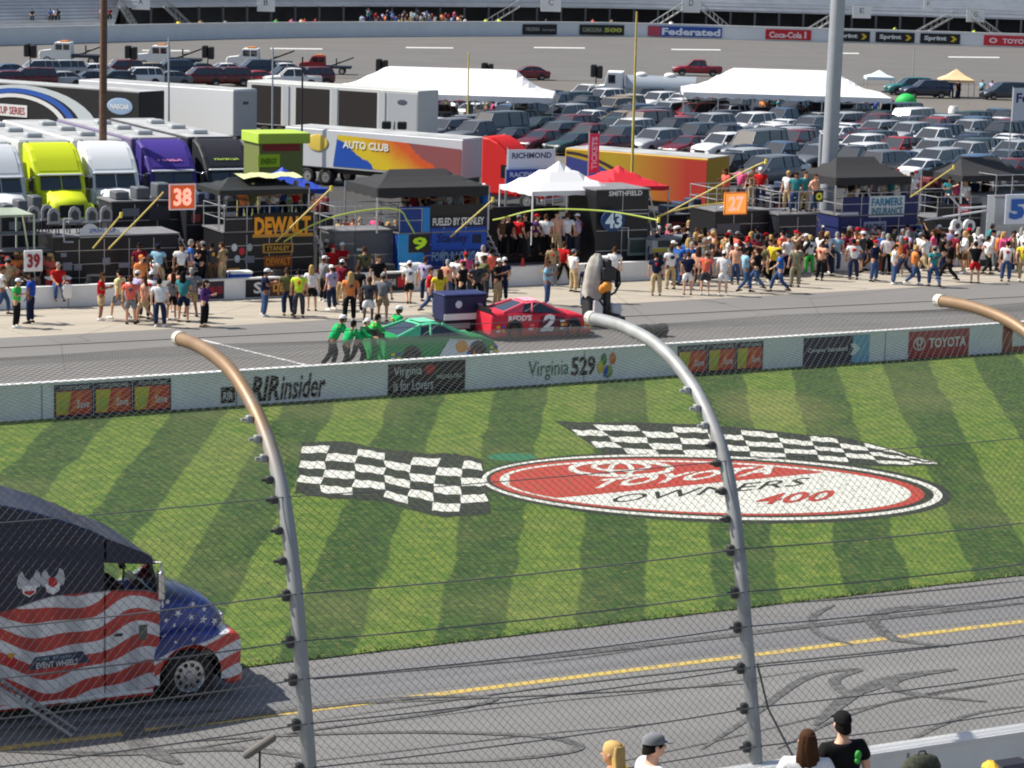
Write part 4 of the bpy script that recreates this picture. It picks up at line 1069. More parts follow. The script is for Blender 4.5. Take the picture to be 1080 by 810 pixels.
CN = {'white': (232, 232, 232), 'red': (186, 32, 36), 'navy': (28, 36, 62), 'black': (26, 26, 28), 'khaki': (190, 168, 128), 'denim': (62, 84, 122), 'dark denim': (40, 50, 78), 'grey': (128, 130, 134), 'dark grey': (66, 68, 74),
      'light blue': (146, 190, 214), 'royal blue': (44, 78, 178), 'green': (64, 186, 86), 'neon yellow': (206, 232, 70), 'yellow': (222, 202, 60), 'pale yellow': (222, 222, 158), 'salmon': (226, 106, 92), 'orange': (232, 140, 78),
      'maroon': (116, 28, 46), 'lavender': (178, 170, 204), 'teal': (58, 132, 138), 'purple': (88, 52, 112), 'pink': (220, 92, 138), 'tan': (168, 146, 112), 'olive': (96, 98, 66), 'peach': (232, 176, 146), 'camouflage': (136, 132, 104), 'emerald': (30, 168, 96), 'blue': (52, 102, 176), 'brown': (98, 74, 54)}
PEOPLE = []
def person(x, y, top, bot, pn='standing', face=180, head_='cap', hc='white', anchor=None, tl=False, bl=True, z=0.0, sc=None, sub=1, skin=None, pos=None, topname=None, grp=None):
    """face: degrees, 0 faces the camera, 90 faces right in the photo, 180 shows the back"""
    rr = random.Random(int(x*7+y*13+z*100))
    p = pos if pos is not None else G(x, y, z)
    s_ = sc or rr.uniform(1.0, 1.10)
    view = math.atan2(p.x, p.y)
    root = thing('person', 'x', 'person', p, R(face)-view+R(0))
    root.rotation_euler[0] = R(rr.uniform(-2.5, 2.5)); root.rotation_euler[1] = R(rr.uniform(-2, 2))
    root.scale = (s_*rr.uniform(1.02, 1.22), s_*rr.uniform(1.02, 1.2), s_)
    def add(nm, me, m_, slot=0):
        o_ = bpy.data.objects.new(nm, me); col.objects.link(o_); o_.parent = root
        o_.material_slots[slot].link = 'OBJECT'; o_.material_slots[slot].material = m_; return o_
    sk_ = skin or rr.choice(SKINS); skm = mat('skin_%d_%d_%d' % sk_, lin(sk_), .55, noise=.05)
    b_ = add('body', body_mesh(pn, sub), skm)
    add('long_sleeve_top' if tl else 'shirt', top_mesh(pn, tl, sub), cloth(CN[top])); add('trousers' if bl else 'shorts', leg_mesh(pn, bl, sub), cloth(CN[bot]))
    if rr.random() < .4 and grp != 'spare' and pn not in ('pushing', 'seated'):
        k = ('print', rr.randrange(3))
        if k not in _pm: q_ = MB(); [q_.ball((0, .150+.02*j, 1.28+.05*j), .085-.02*k[1], .03, .06-.025*j, 8) for j in (0, 1)]; _pm[k] = q_.mesh('shirt_print', [white])
        pr_ = add('shirt_print', _pm[k], cloth(rr.choice([(40, 42, 60), (200, 60, 50), (215, 215, 210), (90, 90, 96), (210, 170, 60)])))
    sh = cloth(rr.choice([(230, 230, 228), (40, 38, 38), (90, 70, 54)]))
    for sd_ in 'LR': add('shoe', shoe_mesh(pn, sd_), sh)
    if head_ == 'cap':
        add('cap', hair_mesh(pn, 'cap'), cloth(CN[hc])); h2 = add('hair', hair_mesh(pn, 'short'), cloth(HAIRC[rr.choice(['brown', 'black'])])); h2.scale = (.96, .96, .96); h2.location = POSES[pn]['hed']*.04-V((0, 0, .012))
        hl = 'a %s cap' % hc
    else:
        add('hair', hair_mesh(pn, head_), cloth(HAIRC[hc])); hl = ('long %s hair' if head_ == 'long' else '%s hair') % hc
    act = {'looking at a phone': 'looking down', 'taking a picture': 'arms raised', 'hands on hips': 'hands on hips'}.get(pn, pn)
    bt = {'denim': 'jeans', 'dark denim': 'dark jeans'}.get(bot, bot+(' trousers' if bl else ' shorts')) if bl else {'denim': 'denim shorts', 'dark denim': 'dark denim shorts'}.get(bot, bot+' shorts')
    if grp != 'spare': PEOPLE.append((root, '%s %s and %s' % (top, 'long sleeves' if tl else 'top', bt), hl, act, anchor, x))
    if grp and grp != 'spare': root['group'] = grp
    return root
def thin_people(most=295):
    """past 300 people the smallest in view become one crowd object"""
    bpy.context.view_layer.update()
    key = sorted(PEOPLE, key=lambda t_: -t_[0].scale.z/((t_[0].location-CAM).dot(fwd)))
    keep, rest = key[:most], key[most:]
    kids = {}
    for o_ in bpy.data.objects:
        if o_.parent: kids.setdefault(o_.parent, []).append(o_)
    vs, fs, mi, ms, mats_ = [], [], [], {}, []
    for t_ in rest:
        for ch in kids.get(t_[0], []):
            me = ch.data; n0 = len(vs); mw = ch.matrix_world.copy(); vs += [tuple(mw @ v_.co) for v_ in me.vertices]
            loc = []
            for sl_ in ch.material_slots:
                m_ = sl_.material
                if m_.name not in ms: ms[m_.name] = len(mats_); mats_.append(m_)
                loc.append(ms[m_.name])
            for p_ in me.polygons: fs.append([n0+i for i in p_.vertices]); mi.append(loc[p_.material_index])
            bpy.data.objects.remove(ch)
        bpy.data.objects.remove(t_[0]); PEOPLE.remove(t_)
    me = bpy.data.meshes.new('distant_crowd'); me.from_pydata(vs, [], fs)
    for m_ in mats_: me.materials.append(m_)
    me.polygons.foreach_set('material_index', mi); me.polygons.foreach_set('use_smooth', [True]*len(fs)); me.update()
    o_ = bpy.data.objects.new('distant_crowd', me); col.objects.link(o_); tag(o_, 'far off spectators and visitors by the far stands and under the marquees', 'crowd', kind='stuff')
def finish_people():
    """one distinct label per person: clothing first, head next, action, then place from the left"""
    def uniq(fmt, todo):
        d = {}
        for t_ in todo: d.setdefault(fmt(t_), []).append(t_)
        return [t_ for k, v_ in d.items() if len(v_) == 1 for t_ in v_ if not t_[0].__setitem__('label', k)], [v_ for v_ in d.values() if len(v_) > 1]
    fm = lambda t_: ' '.join(('person %s in %s %s' % (t_[3], t_[1], t_[4])).split())
    done, dup = uniq(fm, PEOPLE)
    todo = [t_ for v_ in dup for t_ in v_]
    fm2 = lambda t_: ' '.join(('person with %s in %s %s' % (t_[2], t_[1], t_[4])).split())
    used = {t_[0]['label'] for t_ in done}
    done, dup = uniq(fm2, todo)
    base = {}
    for t_ in PEOPLE: base.setdefault((t_[1], t_[4]), []).append(t_)
    for v_ in dup:
        for t_ in v_:
            all_ = sorted(base[(t_[1], t_[4])], key=lambda q: q[5]); i = [q[0] for q in all_].index(t_[0])
            t_[0]['label'] = 'person in %s %s, %s such from left' % (t_[1], t_[4], ordn(i))
    for t_ in PEOPLE:
        if t_[0].get('group') is None: t_[0]['group'] = 'people in the pit area'

L1, L2, L3, L4, L5 = 'at left wall end', 'left of yellow-lettered box', 'before yellow-lettered box', 'by blue pit box', 'behind red race car'
R1, R2, R3 = 'below orange board', 'near tall pole', 'at far right'
CR = [
 (1, 332, 'white', 'denim', 'walking', 90, 'short', 'brown', L1), (10, 322, 'tan', 'olive', 'standing', 200, 'cap', 'grey', L1), (17, 346, 'green', 'black', 'looking at a phone', 70, 'cap', 'white', L1), (32, 341, 'royal blue', 'navy', 'pointing', 250, 'short', 'black', L1),
 (106, 338, 'red', 'khaki', 'looking at a phone', 80, 'short', 'brown', L2, 0, 0), (126, 337, 'pale yellow', 'grey', 'walking', 230, 'short', 'black', L2, 0, 0), (138, 342, 'salmon', 'grey', 'standing', 180, 'short', 'brown', L2, 0, 0),
 (146, 335, 'lavender', 'dark grey', 'standing', 130, 'cap', 'white', L2), (153, 341, 'peach', 'khaki', 'walking', 250, 'long', 'brown', L2, 0, 0), (160, 337, 'white', 'navy', 'standing', 160, 'cap', 'white', L2), (169, 345, 'white', 'dark denim', 'standing', 180, 'short', 'black', L2), (181, 338, 'grey', 'black', 'arms folded', 200, 'long', 'brown', L2, 0, 0), (184, 330, 'peach', 'maroon', 'standing', 150, 'short', 'brown', L2, 0, 0), (194, 340, 'teal', 'navy', 'arms folded', 160, 'long', 'black', L2, 0, 0), (201, 334, 'grey', 'tan', 'hands on hips', 190, 'short', 'grey', L2, 0, 0), (215, 345, 'purple', 'black', 'looking at a phone', 60, 'long', 'black', L2, 1, 1),
 (148, 318, 'orange', 'khaki', 'standing', 30, 'cap', 'orange', L2), (163, 316, 'white', 'denim', 'standing', 120, 'short', 'grey', L2),
 (278, 334, 'navy', 'denim', 'looking at a phone', 100, 'cap', 'white', L3), (304, 333, 'olive', 'dark denim', 'standing', 190, 'short', 'brown', L3), (315, 335, 'neon yellow', 'dark grey', 'standing', 180, 'short', 'black', L3), (329, 328, 'white', 'black', 'standing', 180, 'long', 'blond', L3, 0, 0), (350, 327, 'lavender', 'dark denim', 'standing', 220, 'cap', 'white', L3), (359, 322, 'maroon', 'khaki', 'arms folded', 150, 'cap', 'white', L3), (341, 318, 'grey', 'black', 'pointing', 120, 'cap', 'white', L3),
 (368, 339, 'orange', 'black', 'standing', 190, 'long', 'blond', L3), (377, 330, 'black', 'black', 'standing', 160, 'short', 'brown', L3), (388, 341, 'dark grey', 'white', 'standing', 180, 'short', 'brown', L3, 0, 0), (403, 339, 'grey', 'tan', 'standing', 170, 'cap', 'grey', L3, 0, 0), (398, 318, 'black', 'khaki', 'standing', 20, 'short', 'brown', L3), (350, 305, 'red', 'black', 'standing', 10, 'cap', 'red', L3), (361, 303, 'red', 'maroon', 'arms folded', 340, 'cap', 'white', L3), (343, 300, 'black', 'khaki', 'hands on hips', 90, 'cap', 'white', L3), (385, 306, 'olive', 'dark grey', 'standing', 200, 'short', 'brown', L3),
 (431, 322, 'white', 'black', 'striding', 190, 'cap', 'white', L4, 0, 0), (452, 330, 'red', 'denim', 'walking', 90, 'short', 'brown', L4), (462, 334, 'yellow', 'denim', 'standing', 200, 'long', 'brown', L4), (449, 318, 'lavender', 'dark denim', 'standing', 160, 'short', 'brown', L4), (472, 320, 'peach', 'denim', 'standing', 180, 'short', 'grey', L4), (480, 318, 'white', 'black', 'standing', 150, 'short', 'black', L4), (487, 325, 'black', 'black', 'arms folded', 240, 'short', 'brown', L4), (492, 312, 'pink', 'dark grey', 'standing', 200, 'cap', 'red', L4), (503, 322, 'dark grey', 'black', 'hands on hips', 200, 'cap', 'grey', L4), (511, 318, 'olive', 'dark grey', 'arms folded', 120, 'short', 'brown', L4), (517, 308, 'salmon', 'navy', 'standing', 190, 'short', 'black', L4), (508, 305, 'white', 'khaki', 'standing', 160, 'short', 'grey', L4), (530, 318, 'navy', 'navy', 'standing', 220, 'cap', 'white', L4), (524, 322, 'black', 'tan', 'looking at a phone', 60, 'cap', 'white', L4),
 (577, 322, 'light blue', 'denim', 'looking at a phone', 80, 'short', 'brown', L5), (582, 302, 'tan', 'grey', 'standing', 190, 'short', 'black', L5), (594, 300, 'red', 'black', 'striding', 160, 'short', 'brown', L5), (605, 308, 'white', 'khaki', 'standing', 130, 'cap', 'grey', L5), (617, 325, 'navy', 'denim', 'standing', 185, 'cap', 'black', L5),
 (692, 312, 'navy', 'khaki', 'standing', 180, 'short', 'black', R1), (707, 305, 'white', 'khaki', 'standing', 200, 'short', 'brown', R1), (714, 300, 'light blue', 'denim', 'standing', 110, 'short', 'grey', R1), (725, 311, 'navy', 'white', 'standing', 185, 'short', 'brown', R1, 0, 0), (735, 306, 'peach', 'black', 'arms folded', 170, 'long', 'brown', R1, 0, 0), (743, 311, 'salmon', 'dark grey', 'standing', 175, 'cap', 'grey', R1, 0, 0), (762, 312, 'white', 'white', 'standing', 180, 'cap', 'white', R1, 0, 0), (775, 300, 'peach', 'denim', 'standing', 10, 'cap', 'white', R1), (786, 309, 'light blue', 'denim', 'walking', 110, 'short', 'black', R1), (797, 306, 'black', 'denim', 'striding', 250, 'short', 'brown', R1), (804, 300, 'olive', 'black', 'walking', 270, 'cap', 'black', R1),
 (822, 309, 'blue', 'denim', 'striding', 270, 'short', 'black', R2), (838, 303, 'camouflage', 'camouflage', 'standing', 190, 'short', 'brown', R2), (816, 298, 'yellow', 'black', 'standing', 160, 'short', 'brown', R2), (829, 290, 'white', 'navy', 'standing', 20, 'short', 'black', R2), (853, 290, 'white', 'green', 'standing', 200, 'short', 'blond', R2), (864, 296, 'peach', 'black', 'standing', 150, 'short', 'brown', R2), (870, 292, 'navy', 'navy', 'walking', 90, 'cap', 'black', R2), (880, 286, 'light blue', 'denim', 'standing', 180, 'short', 'grey', R2), (888, 285, 'maroon', 'denim', 'standing', 340, 'short', 'black', R2), (893, 283, 'pink', 'khaki', 'standing', 170, 'long', 'brown', R2), (900, 295, 'white', 'dark denim', 'standing', 190, 'short', 'black', R2), (909, 282, 'red', 'navy', 'standing', 90, 'cap', 'red', R2),
 (921, 297, 'navy', 'denim', 'arms folded', 60, 'cap', 'red', R3, 1), (934, 290, 'white', 'black', 'standing', 200, 'short', 'grey', R3), (942, 300, 'white', 'denim', 'looking at a phone', 100, 'short', 'black', R3), (953, 292, 'maroon', 'dark denim', 'walking', 260, 'cap', 'red', R3), (963, 301, 'orange', 'denim', 'walking', 100, 'short', 'blond', R3), (975, 290, 'white', 'khaki', 'striding', 240, 'short', 'black', R3), (985, 303, 'teal', 'denim', 'walking', 200, 'cap', 'grey', R3), (1000, 297, 'black', 'black', 'striding', 260, 'short', 'brown', R3), (1028, 299, 'black', 'red', 'taking a picture', 190, 'short', 'black', R3, 0, 0), (1041, 290, 'white', 'black', 'walking', 120, 'short', 'black', R3), (1051, 285, 'orange', 'dark grey', 'standing', 90, 'short', 'grey', R3), (1060, 297, 'white', 'denim', 'standing', 185, 'short', 'black', R3), (1078, 298, 'yellow', 'khaki', 'walking', 180, 'cap', 'white', R3), (1068, 287, 'tan', 'dark denim', 'standing', 100, 'short', 'brown', R3),
]
for c in CR:
    person(*c[:8], anchor=c[8], tl=bool(c[9]) if len(c) > 9 else False, bl=bool(c[10]) if len(c) > 10 else True)
rn = random.Random(5)
tops = ['white', 'white', 'white', 'red', 'navy', 'black', 'black', 'grey', 'dark grey', 'blue', 'maroon', 'tan', 'peach', 'light blue', 'pink', 'orange', 'olive', 'salmon', 'lavender', 'teal']
bots = ['denim', 'dark denim', 'black', 'khaki', 'khaki', 'navy', 'grey', 'dark grey', 'brown']
def fill(n, x0, x1, ya, yb, anchor, z=0, faces=None, mind=7):
    got = []
    tries = 0
    while len(got) < n and tries < 4000:
        tries += 1
        x_ = rn.uniform(x0, x1); y_ = rn.uniform(ya, yb)-(x_-(x0+x1)/2)*.045*(1 if z == 0 else .6)
        if any(abs(x_-a)+2*abs(y_-b) < mind for a, b in got): continue
        got.append((x_, y_))
        h_ = rn.choice(['cap', 'cap', 'short', 'short', 'long'])
        person(x_, y_, rn.choice(tops), rn.choice(bots), rn.choice(['standing', 'standing', 'arms folded', 'walking', 'hands on hips', 'looking at a phone', 'striding', 'taking a picture', 'pointing']), faces if faces is not None else rn.uniform(0, 360), h_, rn.choice(['white', 'black', 'red', 'navy', 'grey']) if h_ == 'cap' else rn.choice(['brown', 'black', 'blond', 'grey']), anchor, bl=rn.random() < .62, tl=rn.random() < .2, z=z)
fill(34, 688, 815, 278, 300, 'in crowd below orange board')
fill(32, 815, 930, 270, 290, 'in crowd behind tall pole')
fill(34, 925, 1082, 268, 290, 'in crowd at far right')
# ------------------------------------------------------------------ pit wall, pit boxes, boards
pw, PWP, pwd, pwn = runwall('pit_wall', L_pwall, -40, A1, .82, .3, 'low white wall between the pit stalls and the pit boxes', cap=.06)
pw0 = W(-40, L_pwall(-40))
def pit_banner(x0, x1, label, bg, build):
    y_ = 325-48*(x0-40)/1040-8
    s0, s1 = [(onplane(x_, y_, pw0, pwn)-pw0).dot(pwd) for x_ in (x0, x1)]; L = s1-s0
    t_ = thing('wall_banner', label, 'banner', PWP(s0, .05), math.atan2(pwd.y, pwd.x))
    MB().box(0, L, -.03, -.006, 0, .70).build('banner_sheet', bg, t_); build(t_, L, .70)
pit_banner(206, 236, 'black and red banner on the pit wall', P((40, 34, 52)), lambda t_, L, h: (ltr(t_, 'MILLER', L*.5, h*.3, L*.95, h*.7, red, y=-.036), ltr(t_, 'E', L*.08, h*.3, L*.3, h*.75, white, y=-.036)))
pit_banner(259, 282, 'black banner with a white letter on the pit wall', black, lambda t_, L, h: ltr(t_, 'S', L*.35, h*.2, L*.75, h*.85, white, .03, y=-.036))
pit_banner(284, 330, 'brown and orange DeWalt lettered banner on the pit wall', P((96, 52, 28)), lambda t_, L, h: ltr(t_, 'DEWALT', L*.08, h*.25, L*.92, h*.75, P((222, 170, 60)), .03, y=-.036))
pit_banner(398, 430, 'dark banner with red and white lettering on the pit wall', P((30, 30, 34)), lambda t_, L, h: (ltr(t_, 'GOODYEAR', L*.05, h*.3, L*.6, h*.7, white, y=-.036), pan(t_, L*.65, L*.95, h*.2, h*.8, red, y=-.036)))
class Face:
    """a vertical face parallel to the pit wall, a given distance behind it"""
    def __init__(s, px, off): 
        p = onplane(px, 300, W(0, L_pwall(20)+off), N); s.o = W(p.dot(T), p.dot(N)); s.loc = Vector((s.o.x, s.o.y, 0))
    def c(s, px, py):
        w_ = onplane(px, py, s.o, N); return (w_-s.o).dot(T), w_.z
    def ground(s, px): w_ = onplane(px, 300, s.o, N); return Vector((w_.x, w_.y, 0))
M_alu = mat('brushed_aluminium', (.55, .56, .57), .35, metal=.7, noise=.1)
M_bx = mat('black_gloss_panel', (.008, .008, .010), .5, coat=.05); M_tread = mat('grey_deck', (.20, .20, .21), .7, noise=.15)
def fpan(F_, root, x0, y0, x1, y1, m_, name='panel', dy=-.03, fr=None):
    a, zt = F_.c(x0, y0); b, zb = F_.c(x1, y1); q = MB(); q.box(a, b, dy, dy+.028, zb, zt, bev=.006); return q.build(name, m_, root)
def ftxt(F_, root, txt, x0, y0, x1, y1, m_, bold=.02, dy=-.038, shear=0, name='lettering'):
    a, zt = F_.c(x0, y0); b, zb = F_.c(x1, y1); q = MB(); q.text(txt, (a, dy, zb), (b-a, 0, 0), (0, 0, zt-zb), 0, bold, shear); return q.build(name, m_, root)
def pit_box(name, label, cat, x0, x1, ytop, off, depth, m_, rails=True, stairs=True, skirt=None):
    F_ = Face(x0, off); xr, zt = F_.c(x1, ytop)
    root = thing(name, label, cat, F_.loc, TANG)
    q = MB(); q.box(0, xr, 0, depth, .28, zt, bev=.03); q.build('cabinet', m_, root)
    q = MB(); n = max(2, int(xr/.9))
    for i in range(1, n): q.box(xr*i/n-.012, xr*i/n+.012, -.006, .02, .4, zt-.1)
    for i in range(1, 4): q.box(.05, xr-.05, -.005, .02, .28+(zt-.28)*i/4-.01, .28+(zt-.28)*i/4+.01)
    q.build('drawer_trim', M_alu, root)
    q = MB(); q.box(-.05, xr+.05, -.05, depth+.05, zt, zt+.06); q.build('deck', M_tread, root)
    for x_ in (.35, xr-.35):
        for y_ in (.25, depth-.25): wheel(root, x_, y_, .20, .14, -1 if y_ < 1 else 1)
    if skirt:
        q = MB(); q.box(0, xr, -.012, .03, zt+.06, F_.c(x1, skirt)[1]); q.build('deck_skirt', m_, root)
    if rails:
        q = MB(); hh = zt+.06
        for y_ in (0, depth): 
            for z_ in (.5, 1.0): q.tube([(0, y_, hh+z_), (xr, y_, hh+z_)], .022, 6)
        for x_ in (0, xr):
            for z_ in (.5, 1.0): q.tube([(x_, 0, hh+z_), (x_, depth, hh+z_)], .022, 6)
        for i in range(n+1):
            for y_ in (0, depth): q.tube([(xr*i/n, y_, hh), (xr*i/n, y_, hh+1.0)], .022, 6)
        q.build('railing', M_alu, root)
    if stairs:
        q = MB()
        for s_ in (0, .6): q.tube([(xr+1.3, .3+s_, .1), (xr+.1, .3+s_, zt)], .035, 6)
        for i in range(1, 8): q.box(xr+1.3-1.2*i/8-.1, xr+1.3-1.2*i/8+.1, .3, .9, .1+(zt-.1)*i/8-.015, .1+(zt-.1)*i/8+.015)
        q.build('ladder', M_alu, root)
    return root, F_, xr, zt
def canopy(name, label, x0, x1, yeave, ypeak, off, depth, m_, zbase, valance=.22, m_v=None, legs=True, cat='canopy', flat=False, mleg=None):
    F_ = Face(x0, off); xr, ze = F_.c(x1, yeave); _, zp = F_.c((x0+x1)/2, ypeak); zp -= .12
    root = thing(name, label, cat, F_.loc+Vector((0, 0, zbase)), TANG); ze -= zbase; zp -= zbase
    q = MB(); nx = 6; rows = []
    px_ = (.5, .5) if not flat else (.25, .75)
    for j in range(7):
        v = j/6; row = []
        for i in range(13):
            u = i/12; du = min(u/px_[0], (1-u)/(1-px_[1]), 1); dv = min(v, 1-v)*2; h_ = min(du, dv); sag = .0+.10*math.sin(math.pi*h_)*(1 if True else 0)
            row.append(Vector((u*xr, v*depth, ze+(zp-ze)*h_-sag*.6)))
        rows.append(row)
    q.loft(rows, close=False, caps=False, smooth=False)
    q.build('roof_fabric', m_, root)
    q = MB(); c4 = [(0, 0), (xr, 0), (xr, depth), (0, depth)]
    for i in range(4):
        (xa, ya), (xb, yb) = c4[i], c4[(i+1) % 4]; n = 8; t_, b_ = [], []
        for k in range(n+1):
            x_, y_ = xa+(xb-xa)*k/n, ya+(yb-ya)*k/n; t_.append(Vector((x_, y_, ze))); b_.append(Vector((x_, y_, ze-valance*(1 if k % 2 else .86))))
        q.loft([b_, t_], close=False, caps=False)
    q.build('valance', m_v or m_, root)
    if legs:
        for x_, y_ in c4:
            q = MB(); q.box(x_-.03 if x_ else 0, x_+.03 if x_ else .06, y_-.03 if y_ else 0, y_+.03 if y_ else .06, 0, ze); q.build('leg', mleg or M_alu, root)
    return root
def board(label, x0, y0, x1, y1, off, bg, txt, fg, pole, edge=None, round_=False, cat='number board', tx=None, bold=.04, mp=None):
    F_ = Face((x0+x1)/2, off); 
    root = thing('number_board', label, cat, F_.loc, TANG, 'number boards on poles')
    a, zt = F_.c(x0, y0); b, zb = F_.c(x1, y1); q = MB()
    if round_: q.ball(((a+b)/2, 0, (zt+zb)/2), (b-a)/2, .06, (zt-zb)/2, 18)
    else: q.box(a, b, -.04, .04, zb, zt, bev=.03)
    q.build('board_panel', bg, root)
    if edge is not None:
        q = MB(); e = .05
        for (xa, xb, za, zb_) in ((a, b, zb, zb+e), (a, b, zt-e, zt), (a, a+e, zb+e, zt-e), (b-e, b, zb+e, zt-e)): q.box(xa, xb, -.055, -.042, za, zb_)
        q.build('border', edge, root)
    w_, h_ = b-a, zt-zb; m_ = .16; q = MB(); q.text(txt, (a+w_*m_, -.075, zb+h_*m_), (w_*(1-2*m_), 0, 0), (0, 0, h_*(1-2*m_)), 0, bold); q.build('number', fg, root)
    if pole:
        pts = [F_.c(*p_) for p_ in pole]; pts = catm([(x_, z_) for x_, z_ in pts], 5)
        MB().tube([(x_, .05+.9*i/len(pts), z_) for i, (x_, z_) in enumerate(pts)], .035, 7).build('pole', mp or M_pole, root)
    return root
M_pole = mat('yellow_fibre_pole', (.62, .50, .12), .4, noise=.15)
M_lime = mat('lime_fibre_pole', (.50, .62, .10), .4)

# --- black box at the left with chairs on its deck
bx, F_, xr, zt = pit_box('pit_box', 'long black pit box with a white arched logo and grey chairs on top', 'pit box', 57, 188, 247, 2.2, 2.2, M_bx, rails=False)
q = MB(); a, z1 = F_.c(84, 236); b, z0_ = F_.c(126, 249)
pts = [((a+b)/2-.25*(b-a)+(b-a)*.27*math.cos(t), -.035, z0_+(z1-z0_)*math.sin(t)) for t in [math.pi*i/14 for i in range(15)]]
q.poly([p_ for p_ in pts[::-1]]); q.box(a, b, -.034, -.02, z0_-.02, z0_+.3); q.build('arched_logo', P((205, 212, 220)), bx)
ftxt(F_, bx, 'SPRINT CUP', 94, 241, 122, 245, blue)
for (x0_, y0_, x1_, y1_) in [(66, 277, 76, 285), (78, 279, 86, 285), (108, 272, 116, 279), (125, 277, 137, 282), (64, 267, 70, 271), (150, 268, 158, 273)]: fpan(F_, bx, x0_, y0_, x1_, y1_, P((150, 152, 158)), 'sticker')
q = MB()
for (x_, y_, x2, y2) in [(67, 231, 67, 255), (67, 231, 76, 231), (67, 255, 77, 255)]:
    a, za = F_.c(x_, y_); b, zb = F_.c(x2, y2); q.tube([(a, -.05, za), (b+.001, -.05, zb)], .04, 6)
q.build('handrail', P((170, 172, 176)), bx)
for i, (x_, y_) in enumerate([(36, 236), (50, 240), (57, 248), (79, 236), (97, 236), (112, 237)]):
    Fc = Face(x_, 2.6+.3*(i % 2)); _, zz_ = Fc.c(x_, y_+10)
    ch = thing('chair', 'grey arched back chair on the black pit box, %s from the left' % ordn(i), 'chair', Fc.loc+Vector((0, 0, max(zt+.06, 0) if x_ > 56 else 2.6)), TANG, 'grey chairs on the pit box')
    q = MB(); q.prism([(-.24, .45), (.24, .45), (.24, .85), (.16, 1.02), (0, 1.08), (-.16, 1.02), (-.24, .85)], -.05, .02); q.build('backrest', P((150, 152, 158)), ch)
    MB().prism([(-.15, .55), (.15, .55), (.15, .82), (0, .95), (-.15, .82)], -.06, -.052).build('back_panel', P((60, 62, 68)), ch)
    MB().box(-.24, .24, -.05, .42, .40, .46, bev=.02).build('seat', P((90, 92, 98)), ch)
    for xx in (-.2, .2):
        for yy in (0, .38): MB().box(xx-.02, xx+.02, yy-.02, yy+.02, 0, .42).build('leg', M_blk, ch)
Fs = Face(20, 2.4); sf = thing('shelf_rack', 'grey metal rack left of the long black pit box', 'rack', Fs.loc, TANG)
q = MB()
for x_ in (-.9, 1.4):
    for y_ in (0, .9): q.box(x_-.04, x_+.04, y_-.04, y_+.04, 0, 2.6)
q.build('upright', M_alu, sf)
for z_ in (.5, 1.2, 1.9, 2.55): MB().box(-.9, 1.4, 0, .9, z_, z_+.05).build('shelf', M_tread, sf)
MB().box(-.7, .3, .1, .8, 1.25, 1.7, bev=.03).build('case', M_bx, sf); MB().box(.4, 1.3, .1, .8, .55, 1.0, bev=.03).build('case', P((70, 74, 84)), sf)
canopy('framed_gazebo', 'open pale green framed gazebo at the left edge by the pit wall', -16, 36, 226, 224, 1.6, 2.5, mat('mesh_top', (.30, .36, .28), .8), 0, .1, mleg=P((190, 205, 180)), cat='gazebo')

# --- black and yellow lettered box
bx, F_, xr, zt = pit_box('pit_box', 'black pit box with big yellow DeWalt lettering under a dark canopy', 'pit box', 236, 331, 243, 2.0, 2.4, M_bx, skirt=226)
fpan(F_, bx, 266, 225, 330, 249, P((24, 18, 14)), 'sign_panel'); fpan(F_, bx, 266, 247.2, 330, 248.8, P((206, 150, 60)), 'sign_edge', -.04)
ftxt(F_, bx, 'DEWALT', 268, 229, 327, 246, P((250, 165, 30)), .05, dy=-.06)
fpan(F_, bx, 277, 257, 309, 266, P((200, 150, 60)), 'oval_plate'); fpan(F_, bx, 279, 258.5, 307, 264.5, P((30, 24, 20)), 'oval_centre', -.045); ftxt(F_, bx, 'STANLEY', 281, 259.5, 305, 263.5, P((226, 170, 60)), .02, dy=-.06)
fpan(F_, bx, 278, 270, 308, 281, P((150, 84, 36)), 'orange_plate'); ftxt(F_, bx, 'DEWALT', 280, 272, 306, 279, P((245, 150, 50)), .03, dy=-.06)
for (x_, y_, c) in [(247, 261, (225, 225, 225)), (263, 261, (170, 180, 178)), (255, 265, (205, 50, 60)), (250, 273, (205, 210, 210))]:
    a, z_ = F_.c(x_, y_); MB().ball((a, -.02, z_), .13, .03, .16, 12).build('round_sticker', P(c), bx)
fpan(F_, bx, 258, 270, 268, 277, P((120, 124, 130)), 'sticker'); fpan(F_, bx, 240, 283, 252, 289, P((240, 170, 50)), 'yellow_sticker')
canopy('canopy', 'dark canopy with a pale yellow top over the yellow lettered pit box', 230, 326, 199, 187, 2.0, 3.0, P((30, 32, 30)), zt+.06, cat='canopy', flat=True)
_, zpk = F_.c(276, 190)
Fc = Face(276, 3.4); mt = thing('roof_tarp', 'pale yellow tarp lying on the dark canopy', 'tarp', Fc.loc+Vector((0, 0, F_.c(276, 191)[1]-.02)), TANG)
q = MB(); q.loft([[Vector((-1.1+2.6*i/8, y_, .09+.05*math.sin(i*1.7+y_*2)+.05*(1-abs(y_-.3)))) for i in range(9)] for y_ in (-.7, -.1, .4, 1.0)], close=False, caps=False); q.build('tarp_sheet', P((205, 208, 150)), mt)

# --- grey equipment between
bx, F_, xr, zt = pit_box('equipment_cabinet', 'grey equipment cabinet with a dark counter between two pit boxes', 'cabinet', 352, 418, 243, 2.6, 1.6, mat('dull_grey_panel', (.16, .16, .165), .6, noise=.1), rails=True, stairs=False)
fpan(F_, bx, 374, 246, 412, 266, P((96, 98, 102)), 'door_panel'); fpan(F_, bx, 376, 262, 386, 264, white, 'label_strip', -.045)
